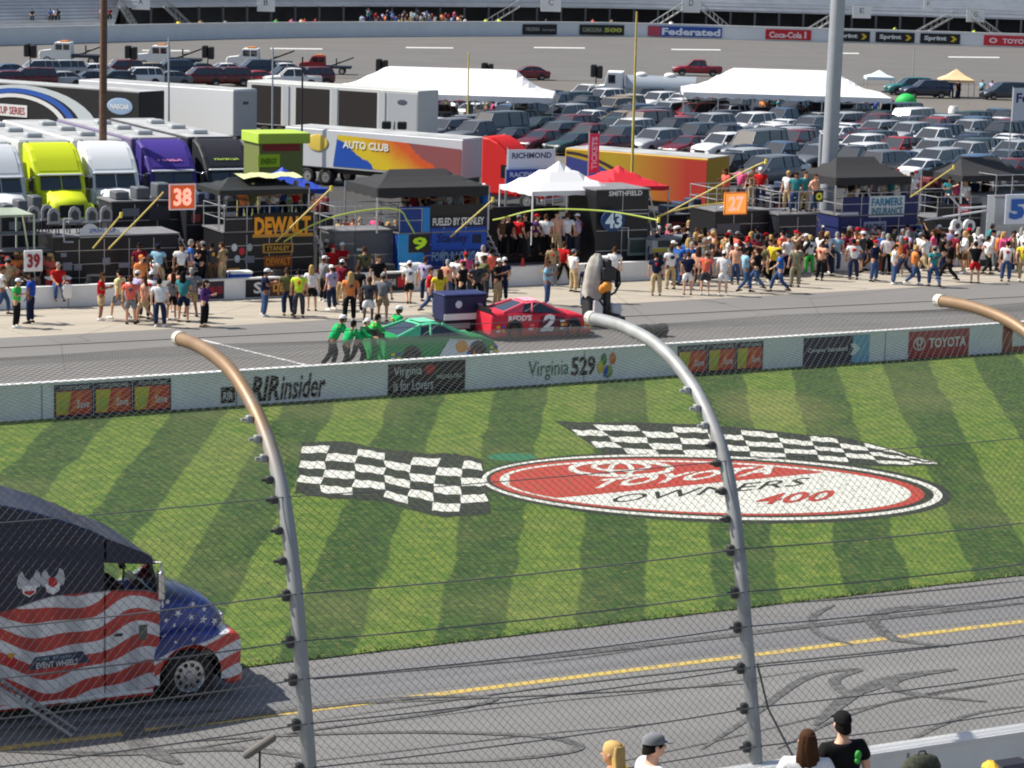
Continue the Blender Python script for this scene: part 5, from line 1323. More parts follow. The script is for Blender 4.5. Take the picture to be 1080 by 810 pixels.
# --- blue box
bx, F_, xr, zt = pit_box('pit_box', 'blue pit box with a black lettered band and light blue left end', 'pit box', 420, 514, 244, 2.0, 2.4, P((26, 62, 140)), skirt=216)
fpan(F_, bx, 420, 246, 446, 288, P((52, 160, 226)), 'light_blue_end'); fpan(F_, bx, 446, 219, 453, 246, P((40, 140, 214)), 'light_blue_post')
fpan(F_, bx, 453, 228, 513, 238, black, 'band'); ftxt(F_, bx, 'FUELED BY STANLEY', 456, 230, 510, 236.5, white, .03, dy=-.05)
fpan(F_, bx, 455, 242, 512, 262, P((24, 84, 190)), 'royal_panel'); ftxt(F_, bx, 'Stanley', 460, 246, 494, 258, P((14, 44, 110)), .03, dy=-.05, shear=.2); fpan(F_, bx, 498, 247, 507, 256, navy, 'square_sticker', -.045)
ftxt(F_, bx, 'FORD RACING', 455, 266, 500, 274, P((150, 190, 220)), .02, dy=-.04)
fpan(F_, bx, 453, 216, 513, 227.5, M_bx, 'black_band')
canopy('canopy', 'wide flat black canopy over the crowded deck of the blue pit box', 396, 516, 196, 179, 2.0, 3.4, mat('black_canvas', (.026, .026, .028), .85), zt+.06, valance=.45, flat=True)
# --- dark stage under the white tent
bx, F_, xr, zt = pit_box('equipment_stage', 'dark low equipment stage crowded with people under the white tent', 'stage', 524, 622, 286, 2.2, 3.0, mat('dark_panel', (.03, .03, .033), .6), rails=False, stairs=False)
q = MB(); q.box(.1, xr, 3.0, 3.2, .3, F_.c(570, 226)[1]); q.build('back_panel', M_bx, bx)
canopy('pop_up_tent', 'bright white peaked tent left of the black 43 pit box', 559, 651, 200, 170, 3.0, 3.2, mat('white_canvas', (.80, .80, .80), .8), 1.2, mleg=P((225, 225, 222)), cat='tent')
# --- 43 box
bx, F_, xr, zt = pit_box('pit_box', 'tall black pit box carrying a round blue 43 board', 'pit box', 626, 685, 200, 2.0, 2.6, M_bx, rails=False)
ftxt(F_, bx, 'SMITHFIELD', 642, 201.5, 677, 206, white, .03); fpan(F_, bx, 662, 251, 682, 269, P((120, 132, 130)), 'screen_frame'); fpan(F_, bx, 664, 253, 680, 266, P((52, 66, 62)), 'screen', -.045)
q = MB()
for (x_, y_, x2, y2) in [(650, 225, 684, 225), (654, 240, 662, 240), (662, 240, 662, 251)]:
    a, za = F_.c(x_, y_); b, zb = F_.c(x2, y2); q.tube([(a, -.05, za), (b+.001, -.05, zb)], .03, 6)
q.build('pipe', M_alu, bx)
canopy('pop_up_tent', 'red peaked tent behind the black 43 pit box', 633, 706, 196, 175, 7.0, 3.5, P((206, 30, 46)), 0, cat='tent')
board('round dark blue board with a pale 43 on the black pit box', 634, 221, 659, 244, 1.7, P((24, 62, 112)), '43', P((215, 235, 245)), None, round_=True)
# --- silver and yellow tool cart
bx, F_, xr, zt = pit_box('tool_cart', 'silver tool cart with yellow stripes right of the black 43 pit box', 'tool cart', 687, 732, 252, 1.4, 1.2, P((176, 180, 182)), rails=False, stairs=False)
fpan(F_, bx, 688, 262, 731, 265, P((206, 186, 70)), 'yellow_stripe'); fpan(F_, bx, 694, 254, 718, 260, P((50, 56, 58)), 'dark_panel')
# --- further boxes to the right
def box2(lbl, x0, x1, yt, off, c, **k): return pit_box('pit_box', lbl, 'pit box', x0, x1, yt, off, 2.3, c, **k)
bx, F_, xr, zt = box2('plain black pit box behind the orange number board', 752, 812, 222, 3.4, M_bx)
fpan(F_, bx, 756, 236, 780, 246, P((92, 96, 104)), 'grey_panel')
bx, F_, xr, zt = box2('dark grey open pit box left of the tall pole', 818, 862, 226, 2.6, P((38, 42, 52)))
bx, F_, xr, zt = box2('navy pit box with a white Farmers Insurance sign', 884, 968, 226, 2.4, P((22, 34, 92)), rails=True, skirt=206)
fpan(F_, bx, 917, 207, 953, 228, P((210, 220, 222)), 'sign_panel'); ftxt(F_, bx, 'FARMERS', 919, 209, 951, 216.5, P((50, 130, 160)), .03, dy=-.05); ftxt(F_, bx, 'INSURANCE', 919, 219, 951, 226, P((60, 120, 140)), .03, dy=-.05)
fpan(F_, bx, 911, 234, 934, 246, P((150, 156, 176)), 'lower_sign'); ftxt(F_, bx, 'RACING', 913, 236, 932, 243, navy, .02, dy=-.05)
fpan(F_, bx, 888, 224, 905, 227, P((190, 196, 206)), 'white_line')
canopy('canopy', 'rounded black canopy over the navy pit box', 876, 962, 186, 166, 2.4, 3.2, mat('black_canvas', (.026, .026, .028), .85), zt+.06, valance=.4, flat=True)
bx, F_, xr, zt = box2('black pit box with a small red number at the right', 984, 1040, 230, 3.0, M_bx, skirt=214)
fpan(F_, bx, 1010, 216, 1022, 224, P((226, 60, 84)), 'red_sign'); ftxt(F_, bx, '88', 1012, 217.5, 1020, 222.5, white, .03, dy=-.05)
canopy('canopy', 'low black canopy with a pink patch at the right edge', 1008, 1092, 184, 166, 3.0, 3.2, mat('black_canvas', (.026, .026, .028), .85), zt+.06, valance=.3, flat=True)
bx, F_, xr, zt = box2('white framed pit box with a grey panel at the right edge', 1044, 1100, 207, 2.0, P((168, 172, 176)), stairs=False)
fpan(F_, bx, 1042, 206, 1047, 252, white, 'white_post'); ftxt(F_, bx, '3', 1063, 208, 1073, 220, P((180, 40, 80)), .03)
board('white and blue slanted 5 board at the right edge', 1061, 205, 1083, 236, 1.5, P((226, 232, 240)), '5', P((40, 100, 190)), None, bold=.06)
q = thing('jack_rack', 'white tubular rack with round white wheels before the red number box', 'rack', Face(1014, 1.6).loc, TANG)
Fk = Face(1014, 1.6); m_ = MB()
for pts in ([(1000, 205), (1012, 218), (1012, 250)], [(1012, 220), (1040, 218)], [(975, 232), (1042, 222)]): m_.tube([(Fk.c(*p_)[0], 0, Fk.c(*p_)[1]) for p_ in pts], .05, 6)
m_.build('frame', P((215, 215, 218)), q)
for x_ in (1008, 1021):
    a, z_ = Fk.c(x_, 238); m_ = MB(); m_.tube([(a, -.16, z_), (a, .04, z_)], [.30, .30], 16); wh = m_.build('wheel_disc', P((228, 228, 226)), q); MB().ball((a, -.17, z_), .14, .03, .14, 12).build('hub', P((70, 72, 76)), wh)
M_glow1 = mat('orange_board_glow', lin((214, 92, 40)), .5, emit=.25); M_glow2 = mat('peach_digit_glow', lin((255, 186, 160)), .5, emit=.6); M_glow3 = mat('amber_board_glow', lin((255, 160, 70)), .5, emit=.55)  # emission added to the board colours so they stay bright in shade
# --- number boards
board('orange and white 38 board on a yellow pole', 178, 194, 206, 221, 1.2, M_glow1, '38', M_glow2, [(115, 263), (150, 232), (180, 205)], edge=P((244, 236, 244)))
board('white 39 board with black edged digits at the left', 25, 264, 45, 286, .9, P((232, 232, 230)), '39', P((150, 24, 40)), [(24, 226), (30, 245), (36, 266)], mp=P((190, 200, 160)))
board('black board with a lime 9 hanging from an arched pole', 431, 247, 453, 266, 1.0, black, '9', P((190, 240, 40)), [(440, 250), (432, 234), (425, 223), (400, 222), (360, 230), (330, 243), (308, 258)], mp=M_lime)
board('square orange board with pale digits on a yellow pole', 764, 203, 787, 226, 1.4, M_glow3, '27', M_glow2, [(766, 214), (735, 219), (705, 228), (688, 240)], edge=P((255, 150, 70)))
board('small dark board with a yellow mark beside the tall pole', 858, 201, 868, 213, 1.4, P((20, 22, 20)), 'o', P((230, 220, 70)), None)
def stick(lbl, pts, off, m_=None, r=.035):
    Fk = Face(pts[0][0], off); t_ = thing('signal_pole', lbl, 'pole', Fk.loc, TANG, 'slanted poles over the pit boxes')
    c_ = [Fk.c(*p_) for p_ in pts]; MB().tube([(x_, -.4*i, z_) for i, (x_, z_) in enumerate(catm(c_, 5) if len(c_) > 2 else c_)], r, 7).build('pole', m_ or M_pole, t_)
    MB().tube([(c_[-1][0], -.4*(len(catm(c_, 5))-1 if len(c_) > 2 else 1), c_[-1][1]-.1), (c_[-1][0]+.02, -.4*(len(catm(c_, 5))-1 if len(c_) > 2 else 1), c_[-1][1]+.12)], r*1.8, 7).build('tip', P((230, 210, 90)), t_); return t_
stick('short yellow pole leaning over the left black pit box', [(98, 262), (124, 226)], 1.2)
stick('yellow pole slanting across the yellow lettered sign', [(291, 255), (345, 198)], 1.4)
stick('yellow pole slanting over the blue pit box', [(475, 250), (515, 210)], 1.2)
stick('long lime pole arching under the white tent', [(520, 232), (545, 216), (590, 212), (620, 216)], 1.2, M_lime)
stick('orange yellow pole rising over the yellow and red trailer', [(686, 232), (720, 198), (756, 162)], 2.2)
stick('yellow pole slanting right of the navy pit box', [(960, 208), (1000, 176)], 1.4)

for i, (x0, x1, yt, off, lb) in enumerate([(118, 190, 212, 6, 'tall dark cabinet behind the long black pit box'), (196, 234, 218, 5, 'dark cabinet just left of the yellow lettered box'), (334, 352, 226, 5, 'narrow dark cabinet right of the yellow lettered box'), (2, 52, 226, 6, 'dark cabinet behind the framed gazebo'), (700, 748, 226, 8, 'dark cabinet in front of the yellow and red trailer'), (968, 1000, 200, 7, 'dark cabinet right of the navy pit box'), (1042, 1090, 196, 8, 'dark cabinet behind the grey panel at the right edge'), (812, 850, 205, 8, 'dark cabinet left of the tall light pole')]):
    r_, F_, xr, zt = pit_box('equipment_cabinet', lb, 'cabinet', x0, x1, yt, off, 1.8, P([(34, 36, 40), (24, 26, 34), (44, 40, 42)][i % 3]), rails=False, stairs=False)
    fpan(F_, r_, x0+(x1-x0)*.15, yt+8, x0+(x1-x0)*.4, yt+16, P([(120, 124, 130), (150, 60, 60), (70, 90, 130)][i % 3]), 'label_panel')
    fpan(F_, r_, x0+(x1-x0)*.55, yt+6, x0+(x1-x0)*.85, yt+20, P((58, 60, 66)), 'door_panel')
    q = MB(); 
    for k in range(3): a = xr*(k+.3)/3.3; q.box(a, a+xr*.2, .3, 1.2, zt+.07, zt+.4+.15*k, bev=.04)
    q.build('top_case', P([(90, 94, 100), (50, 60, 84), (110, 40, 40)][i % 3]), r_)
rq = random.Random(77)
for i in range(22):
    x_ = 12+i*48+rq.uniform(-12, 12); Fk = Face(x_, rq.uniform(.75, 1.3)); k = i % 4
    if k in (0, 2):
        t_ = thing('tyre_stack', 'stack of black tyres behind the pit wall, %s from the left' % ordn(i//2), 'tyres', Fk.loc, TANG, 'tyre stacks behind the pit wall')
        for j in range(4): q = MB(); q.tube([(0, 0, .02), (0, 0, .25)], [.33, .33], 16); q.xf(Matrix.Translation((rq.uniform(-.03, .03), 0, .27*j))); q.build('tyre', M_tyre, t_)
    elif k == 1:
        t_ = thing('cooler', '%s cooler box behind the pit wall, %s of its kind from the left' % (['red', 'blue', 'white'][i//4 % 3], ordn(i//4)), 'cooler', Fk.loc, TANG, 'coolers behind the pit wall')
        MB().box(-.45, .45, -.25, .25, .3, .95, bev=.05).build('cooler_body', P([(190, 40, 40), (40, 80, 170), (225, 225, 225)][i//4 % 3]), t_); MB().box(-.47, .47, -.27, .27, .95, 1.05, bev=.03).build('lid', white, t_); MB().box(-.4, .4, -.2, .2, 0, .3).build('stand', M_blk, t_)
    else:
        t_ = thing('fuel_can', 'tall red fuel can behind the pit wall, %s of its kind from the left' % ordn(i//4), 'fuel can', Fk.loc, TANG, 'fuel cans behind the pit wall')
        MB().tube([(0, 0, 0), (0, 0, .7), (0, 0, .9), (0, 0, 1.15)], [.2, .2, .08, .05], 12).build('can_body', P((200, 44, 36)), t_); MB().tube([(.1, 0, .75), (.26, 0, .7), (.26, 0, .35), (.19, 0, .3)], .02, 6).build('handle', M_blk, t_)
# --- people on the decks and behind the wall
def deck(lst, off, z_, anchor):
    for (x_, top, bot, pn, face, hd_, hc) in lst:
        Fk = Face(x_, off); person(x_, 260, top, bot, pn, face, hd_, hc, anchor, pos=Fk.loc+Vector((0, 0, z_)), grp='people on and behind the pit boxes')
deck([(148, 'maroon', 'black', 'standing', 180, 'cap', 'black'), (168, 'light blue', 'khaki', 'standing', 160, 'cap', 'navy'), (190, 'white', 'black', 'standing', 10, 'short', 'black'), (200, 'blue', 'navy', 'standing', 100, 'short', 'grey'), (213, 'black', 'black', 'arms folded', 250, 'cap', 'grey'), (224, 'dark grey', 'brown', 'standing', 200, 'short', 'black'), (234, 'tan', 'khaki', 'looking at a phone', 240, 'short', 'brown')], .9, .45, 'behind wall by 38 board')
MB_ = thing('low_platform', 'low dark platform behind the pit wall below the 38 board', 'platform', Face(140, .45).loc, TANG)
wp_ = Face(140, .45).c(240, 300)[0]; MB().box(0, wp_, 0, 1.6, 0, .45, bev=.02).build('deck', M_tread, MB_); MB().box(.05, wp_-.05, .1, 1.5, .0, .4).build('skirt', M_dark, MB_)
deck([(545, 'red', 'black', 'standing', 140, 'cap', 'grey'), (535, 'black', 'black', 'standing', 20, 'short', 'brown'), (553, 'black', 'dark grey', 'hands on hips', 330, 'short', 'brown'), (574, 'white', 'black', 'standing', 180, 'short', 'brown'), (563, 'purple', 'black', 'walking', 90, 'cap', 'red'), (586, 'peach', 'khaki', 'standing', 30, 'short', 'black'), (596, 'white', 'navy', 'standing', 170, 'short', 'brown'), (608, 'lavender', 'dark grey', 'standing', 250, 'cap', 'white'), (527, 'brown', 'black', 'standing', 60, 'short', 'black')], 2.7, .95, 'on stage below white tent')
rn = random.Random(9)
def deckfill(n, x0, x1, off0, off1, z_, anchor):
    for i in range(n):
        x_ = x0+(x1-x0)*(i+.5)/n+rn.uniform(-2, 2); h_ = rn.choice(['cap', 'short', 'short', 'long'])
        deck([(x_, rn.choice(tops), rn.choice(bots), rn.choice(['standing', 'arms folded', 'hands on hips', 'looking at a phone', 'pointing']), rn.uniform(-60, 60), h_, rn.choice(['white', 'black', 'red', 'navy']) if h_ == 'cap' else rn.choice(['brown', 'black', 'blond']))], rn.uniform(off0, off1), z_, anchor)
def zt_of(x0, x1, yt, off): return Face(x0, off).c(x1, yt)[1]+.06
deckfill(14, 424, 512, 2.6, 3.9, zt_of(420, 514, 244, 2.0), 'on blue box deck')
deckfill(7, 250, 326, 2.6, 3.8, zt_of(236, 331, 243, 2.0), 'on yellow-lettered box deck')
deckfill(7, 890, 962, 2.9, 4.2, zt_of(884, 968, 226, 2.4), 'on navy box deck')
deckfill(4, 758, 806, 3.9, 5.0, zt_of(752, 812, 222, 3.4), 'on plain black box')
deckfill(4, 822, 858, 3.1, 4.2, zt_of(818, 862, 226, 2.6), 'on box left of tall pole')
deckfill(5, 990, 1036, 3.5, 4.6, zt_of(984, 1040, 230, 3.0), 'on red-numbered black box')
deckfill(6, 338, 420, 5.2, 7.5, .0, 'behind grey cabinet')
deckfill(12, 330, 420, 8, 12, .0, 'behind grey cabinet')
deckfill(9, 690, 760, 3.5, 8, .0, 'right of 43 box')
deckfill(6, 195, 240, 3, 6, .0, 'behind wall by 38 board')
deckfill(8, 520, 625, 7, 9, .0, 'behind white tent stage')
deckfill(8, 0, 56, 1.2, 3, .0, 'left of long black box')
# seated on the wall
s_ = person(62, 318, 'red', 'denim', 'seated', 10, 'short', 'grey', 'on left pit wall', pos=PWP((onplane(62, 310, pw0, pwn)-pw0).dot(pwd), 0.0, -.12)+Vector((0, 0, -.03)))
bg_ = thing('carrier_bag', 'plain white bag held by the red topped person on the pit wall', 'bag', s_.location+T*.22-N*.50+Vector((0, 0, .42)), TANG)
q = MB(); q.loft([[Vector((x_*k, y_*k2, z_)) for x_, y_ in ((-.17, -.04), (.17, -.05), (.18, .05), (-.16, .05))] for k, k2, z_ in ((.8, .8, 0), (1, 1.3, .15), (1.0, 1, .45), (.7, .5, .52))]); q.build('bag_body', white, bg_)
m_ = MB(); m_.tube([(-.08, 0, .5), (-.04, 0, .62), (.04, 0, .62), (.08, 0, .5)], .012, 5); m_.build('bag_handle', white, bg_)
# ------------------------------------------------------------------ race cars on pit road
_rb = [(-2.5, .84, .86), (-2.46, .90, .98), (-2.2, .96, 1.02), (-1.42, 1.02, 1.03), (-.7, .97, .98), (.2, .96, .95), (.95, .98, .93), (1.42, 1.02, .90), (1.9, .98, .82), (2.25, .93, .68), (2.45, .84, .48), (2.5, .7, .34)]
CARS['race'] = dict(L=5.0, W=1.95, zb=.13, belt=catm(_rb, 4), gh=(-1.95, 1.05, -.85, .05, 1.36), wr=.35, ax=(-1.42, 1.42))
def race_car(label, pos, heading, col_, hood, rim, sc, deco):
    c = CARS['race']; root = thing('race_car', label, 'race car', pos, heading); root.scale = (sc, sc, sc*1.2)
    xr0, xf0, xr1, xf1, zr = c['gh']; hw = c['W']/2; mb = MB(); shell(c, mb)
    zb_, zf_ = hwat(c, xr0)[1]-.01, hwat(c, xf0)[1]-.02; hb, ht = hw*.90, hw*.66
    rt_ = [(xr1, zr-.06, ht*.96), (xr1+.12, zr-.01, ht), ((xr1+xf1)/2, zr+.02, ht*1.02), (xf1-.12, zr-.01, ht), (xf1, zr-.06, ht*.96)]
    mb.loft([[Vector((x_, y_, z_-dz)) for y_, dz in ((-h_, .045), (-h_*.92, 0), (0, -.02), (h_*.92, 0), (h_, .045))][::-1] for x_, z_, h_ in rt_], 2, close=False, caps=False, smooth=True)
    for sg in (-1, 1):
        for (xa, za, xb, zb2) in ((xr0, zb_, xr1, zr-.05), (xf0, zf_, xf1, zr-.05)): mb.m(2).tube([(xa, sg*hb*.97, za), (xb, sg*ht*.97, zb2)], .06, 6)
        mb.tube([(-.55, sg*hb*.985, zb_), (-.45, sg*ht*.99, zr-.05)], .05, 5)
        # solid rear quarter
        q = [(xr0, sg*hb*.97, zb_), (-1.0, sg*hb*.975, zb_), (xr1+.02, sg*ht*.97, zr-.06)]
        mb.add(q if sg < 0 else q[::-1], [(0, 1, 2)])
    mb.m(0)
    for ax_ in c['ax']:
        for sg in (-1, 1):
            r_ = c['wr']+.07; y_ = sg*(hwat(c, ax_)[0]+.004); pts = [(ax_+r_*math.cos(t), y_, c['wr']+r_*math.sin(t)) for t in [math.pi*i/14 for i in range(15)]]; mb.poly(pts if sg < 0 else pts[::-1], 1)
    mb.build('body', [col_, M_blk, hood], root)
    MB().quad((xf0, -hb*.94, zf_), (xf0, hb*.94, zf_), (xf1, ht*.92, zr-.05), (xf1, -ht*.92, zr-.05)).build('windscreen', M_glass, root)
    MB().quad((xr0, hb*.94, zb_), (xr0, -hb*.94, zb_), (xr1, -ht*.92, zr-.05), (xr1, ht*.92, zr-.05)).build('rear_window', M_glass, root)
    for sg in (-1, 1):
        q = [(-1.0, sg*hb*.955, zb_), (xf0, sg*hb*.965, zf_), (xf1, sg*ht*.965, zr-.05), (xr1, sg*ht*.965, zr-.05)]; MB().poly(q if sg < 0 else q[::-1]).build('side_window', M_glass, root)
        for ax_ in c['ax']: wheel(root, ax_, sg*(hwat(c, ax_)[0]-.12), c['wr'], .28, sg, rim=rim, slots=6)
    for i, x_ in enumerate((-2.3, -2.05, .95, 1.15, 1.95, 2.15)):
        for k in range(2): pan(root, x_, x_+.16, .34+.14*k+(0 if abs(x_) > 1.9 else .0), .43+.14*k, P([(235, 235, 230), (220, 190, 60), (60, 90, 170), (230, 120, 50)][(i+k) % 4]), y=-hw*1.03, name='sticker')
    q = MB(); q.tube([(-.9, -hb*.96, zb_+.02), (-.5, -hb*.93, (zb_+zr)/2), (-.15, -ht*1.0, zr-.06)], .012, 5); q.build('window_net_bar', M_steel, root)
    q = MB(); q.box(-2.52, -2.47, -.8, .8, 1.0, 1.18); q.build('spoiler', M_blk, root)
    q = MB(); q.box(2.2, 2.56, -.86, .86, .10, .16); q.build('splitter', M_blk, root)
    deco(root, hw)
    return root
p1, p2 = G(541, 359), G(603, 356); d_ = (p2-p1).normalized(); nn = Vector((-d_.y, d_.x, 0))
def deco2(r_, hw):
    y = -hw-.012
    ltr(r_, '2', -.20, .30, .52, .92, white, .05, .25, y=y, name='door_number'); ltr(r_, "REDD'S", -1.75, .72, -.62, .93, white, .04, .1, y=y)
    q = MB(); q.poly([(-.32, -hw-.006, .22), (1.0, -hw-.006, .22), (1.0, -hw-.006, .80), (-.1, -hw-.006, .88)]); q.build('dark_door_flash', P((96, 26, 48)), r_)
    for i, (x_, z_) in enumerate([(.78, .34), (.82, .48), (.78, .62), (-.75, .36), (-.7, .5)]): pan(r_, x_, x_+.22, z_, z_+.09, P([(230, 225, 210), (240, 200, 90), (220, 225, 230), (240, 236, 230), (230, 120, 120)][i]), y=y-.004, name='sticker')
    q = MB(); q.poly([(-.75, -.5, 1.395), (-.1, -.5, 1.395), (-.1, .5, 1.395), (-.75, .5, 1.395)]); q.build('roof_panel', P((236, 170, 186)), r_)
race_car('red stock car with a slanted white 2 on its door on pit road', (p1+p2)/2+nn*.72, math.atan2(d_.y, d_.x), P((212, 36, 58)), P((228, 84, 108)), P((170, 60, 34)), .84, deco2)
d2 = (G(520, 383)-G(420, 391)).normalized(); n2_ = Vector((-d2.y, d2.x, 0))
def deco3(r_, hw):
    y = -hw-.012
    q = MB(); q.poly([(-.3, y+.006, .30), (1.3, y+.006, .25), (1.6, y+.006, .78), (.2, y+.006, .88)]); q.build('white_flash', P((206, 222, 226)), r_)
    q = MB(); q.ball((.72, y, .62), .26, .01, .20, 12); q.build('gold_badge', P((214, 156, 60)), r_)
    q = MB(); q.poly([(-.8, -.45, 1.395), (-.1, -.45, 1.395), (-.1, .45, 1.395), (-.8, .45, 1.395)]); q.build('roof_panel', P((120, 206, 170)), r_)
    q = MB(); q.poly([(1.2, -.4, .945), (2.2, -.3, .74), (2.2, .3, .74), (1.2, .4, .945)]); q.build('bonnet_flash', P((60, 190, 140)), r_)
race_car('green and white stock car half hidden behind the low pit road wall', G(464, 386)+n2_*.6, math.atan2(d2.y, d2.x), P((14, 146, 76)), P((84, 190, 146)), P((40, 44, 46)), .92, deco3)
for x_, y_, pn, fc, hd_, tp in [(357, 388, 'pushing', 110, 'cap', 'emerald'), (370, 390, 'pushing', 130, 'short', 'emerald'), (383, 388, 'pushing', 75, 'cap', 'emerald'), (394, 384, 'pushing', 115, 'short', 'green'), (417, 378, 'looking at a phone', 120, 'cap', 'emerald')]:
    person(x_, y_, tp, 'black', pn, fc, hd_, 'white' if hd_ == 'cap' else 'black', 'at green car', tl=True, grp='crew in green')
# rolling tool boxes, tyre bundle, pump cart
def cartbox(label, x0, y0, x1, y1, dep, m1, extra, nm='tool_cart', cat='tool cart'):
    o_ = G(x0, y1); a = onplane(x1, y1, o_, N); w_ = (a-o_).dot(T); zt = onplane(x0, y0, o_, N).z; root = thing(nm, label, cat, o_, TANG)
    if nm == 'equipment_cart': root.scale = (.88, .88, .92)
    extra(root, w_, zt, dep); return root
def ex1(r_, w_, zt, dp):
    MB().box(0, w_, 0, dp, .55, zt-.05, bev=.06).build('cabinet', P((28, 34, 74)), r_); MB().box(-.03, w_+.03, -.03, dp+.03, zt-.08, zt, bev=.03).build('lid', P((40, 50, 96)), r_)
    MB().box(-.01, w_+.01, -.015, 0, .55+(zt-.55)*.08, .55+(zt-.55)*.30).build('white_stripe', white, r_)
    MB().ball((w_*.33, -.015, zt*.76), .14, .02, .14, 14).build('round_badge', P((216, 222, 232)), r_); MB().ball((w_*.82, -.015, zt*.68), .15, .02, .15, 14).build('round_badge', P((130, 138, 160)), r_)
    MB().box(.05, w_-.05, .05, dp-.05, .25, .56).build('frame', M_blk, r_)
    for x_ in (.25, w_-.25):
        for y_ in (.1, dp-.1): wheel(r_, x_, y_, .24, .14, -1 if y_ < .5 else 1)
    q = MB(); q.box(.1, w_*.6, -.02, .03, .3, .5); q.build('tool_tray', P((150, 150, 150)), r_)
cartbox('large navy rolling tool box with a white stripe left of the red race car', 468, 311, 513, 356, 1.0, None, ex1)
def ex2(r_, w_, zt, dp):
    for k in range(4):
        x_ = w_*(k+.5)/4
        q = MB(); rr, kk = zt*.5, 18; pf = [(rr*.55, 0), (rr*.92, 0), (rr, .04), (rr, w_/4-.06), (rr*.92, w_/4-.02), (rr*.55, w_/4-.02)]
        q.loft([[Vector((x_-w_/8+yy, dp/2+r1*math.cos(2*math.pi*i/kk), zt/2+r1*math.sin(2*math.pi*i/kk))) for i in range(kk)] for r1, yy in pf], caps=False, smooth=True); q.xf(Matrix.Translation(((k-1.5)*.05, .05*(k % 2), .03*(k % 2)))); q.build('tyre', M_tyre, r_)
    MB().box(-.02, w_+.02, .05, dp-.05, .0, .06).build('pallet', M_blk, r_)
cartbox('bundle of black race tyres lying on pit road right of the red car', 673, 345, 706, 358, .65, None, ex2, 'tyre_bundle', 'tyres')
def ex3(r_, w_, zt, dp):
    q = MB(); q.box(-.1, w_+.25, 0, .9, .26, .42); q.build('base_frame', M_blk, r_)
    for x_ in (.0, w_+.1):
        for y_ in (.08, .82): wheel(r_, x_, y_, .22, .14, -1 if y_ < .5 else 1)
    q = MB(); q.box(.0, .95, .1, .8, .42, 1.5, bev=.05); q.build('machine_body', P((44, 46, 48)), r_)
    q = MB(); rings = []
    for z_, k, dx in ((1.25, 1.12, .0), (1.7, 1.06, .0), (2.1, .96, .02), (2.5, .82, .06), (2.8, .58, .12), (2.98, .26, .18)):
        rings.append([Vector((.33+dx+k*.46*math.cos(t)*(1+.13*math.sin(3*t+z_*1.3)+.05*math.sin(7*t)), .45+k*.42*math.sin(t)*(1+.1*math.cos(4*t)), z_+.06*math.sin(2*t+z_)+(.10*math.sin(5*t) if z_ < 1.3 else 0))) for t in [2*math.pi*i/22 for i in range(22)]])
    q.loft(rings, smooth=True); q.build('beige_cover', mat('beige_canvas', lin((172, 168, 158)), .9, noise=.22, bump=.8), r_)
    q = MB(); q.box(.72, 1.02, .0, .4, .42, 2.8, bev=.05); q.build('mast', M_blk, r_); q = MB(); q.box(.50, 1.14, -.16, .08, 1.95, 2.5, bev=.05); q.build('head_unit', M_blk, r_)
    q = MB(); q.ball((.70, -.14, 1.72), .27, .16, .22, 10); q.ball((.50, -.10, 1.62), .18, .12, .20, 8); q.build('orange_bag', P((236, 156, 56)), r_)
    q = MB(); q.tube([(1.0, .0, 2.5), (1.36, 0, 2.3), (1.42, 0, 1.8), (1.2, 0, 1.45), (1.0, 0, 1.35)], .05, 8); q.build('hose', M_tyre, r_)
    q = MB(); q.box(.15, .60, -.06, .1, .55, 1.15, bev=.03); q.build('white_panel', white, r_); q = MB(); q.box(1.0, 1.45, -.2, .5, .5, .95, bev=.05); q.build('side_case', P((196, 200, 202)), r_)
    q = MB(); q.box(-.45, .25, -.35, .3, .10, .55, bev=.06); q.build('battery_box', M_blk, r_); q = MB(); q.box(.95, 1.6, -.3, .3, .16, .46, bev=.05); q.build('battery_box', P((30, 32, 30)), r_)
    q = MB(); q.tube([(.3, -.2, 1.2), (.6, -.3, .8), (.9, -.28, .6), (1.3, -.3, .5)], .045, 7); q.build('hose', M_tyre, r_)
cartbox('tall equipment cart with a beige cover and orange bag before the 43 box', 622, 262, 652, 346, .9, None, ex3, 'equipment_cart', 'equipment cart')
person(646, 306, 'white', 'black', 'standing', 180, 'short', 'brown', 'behind beige-covered cart')
person(636, 320, 'orange', 'black', 'standing', 200, 'short', 'brown', 'beside beige-covered cart')

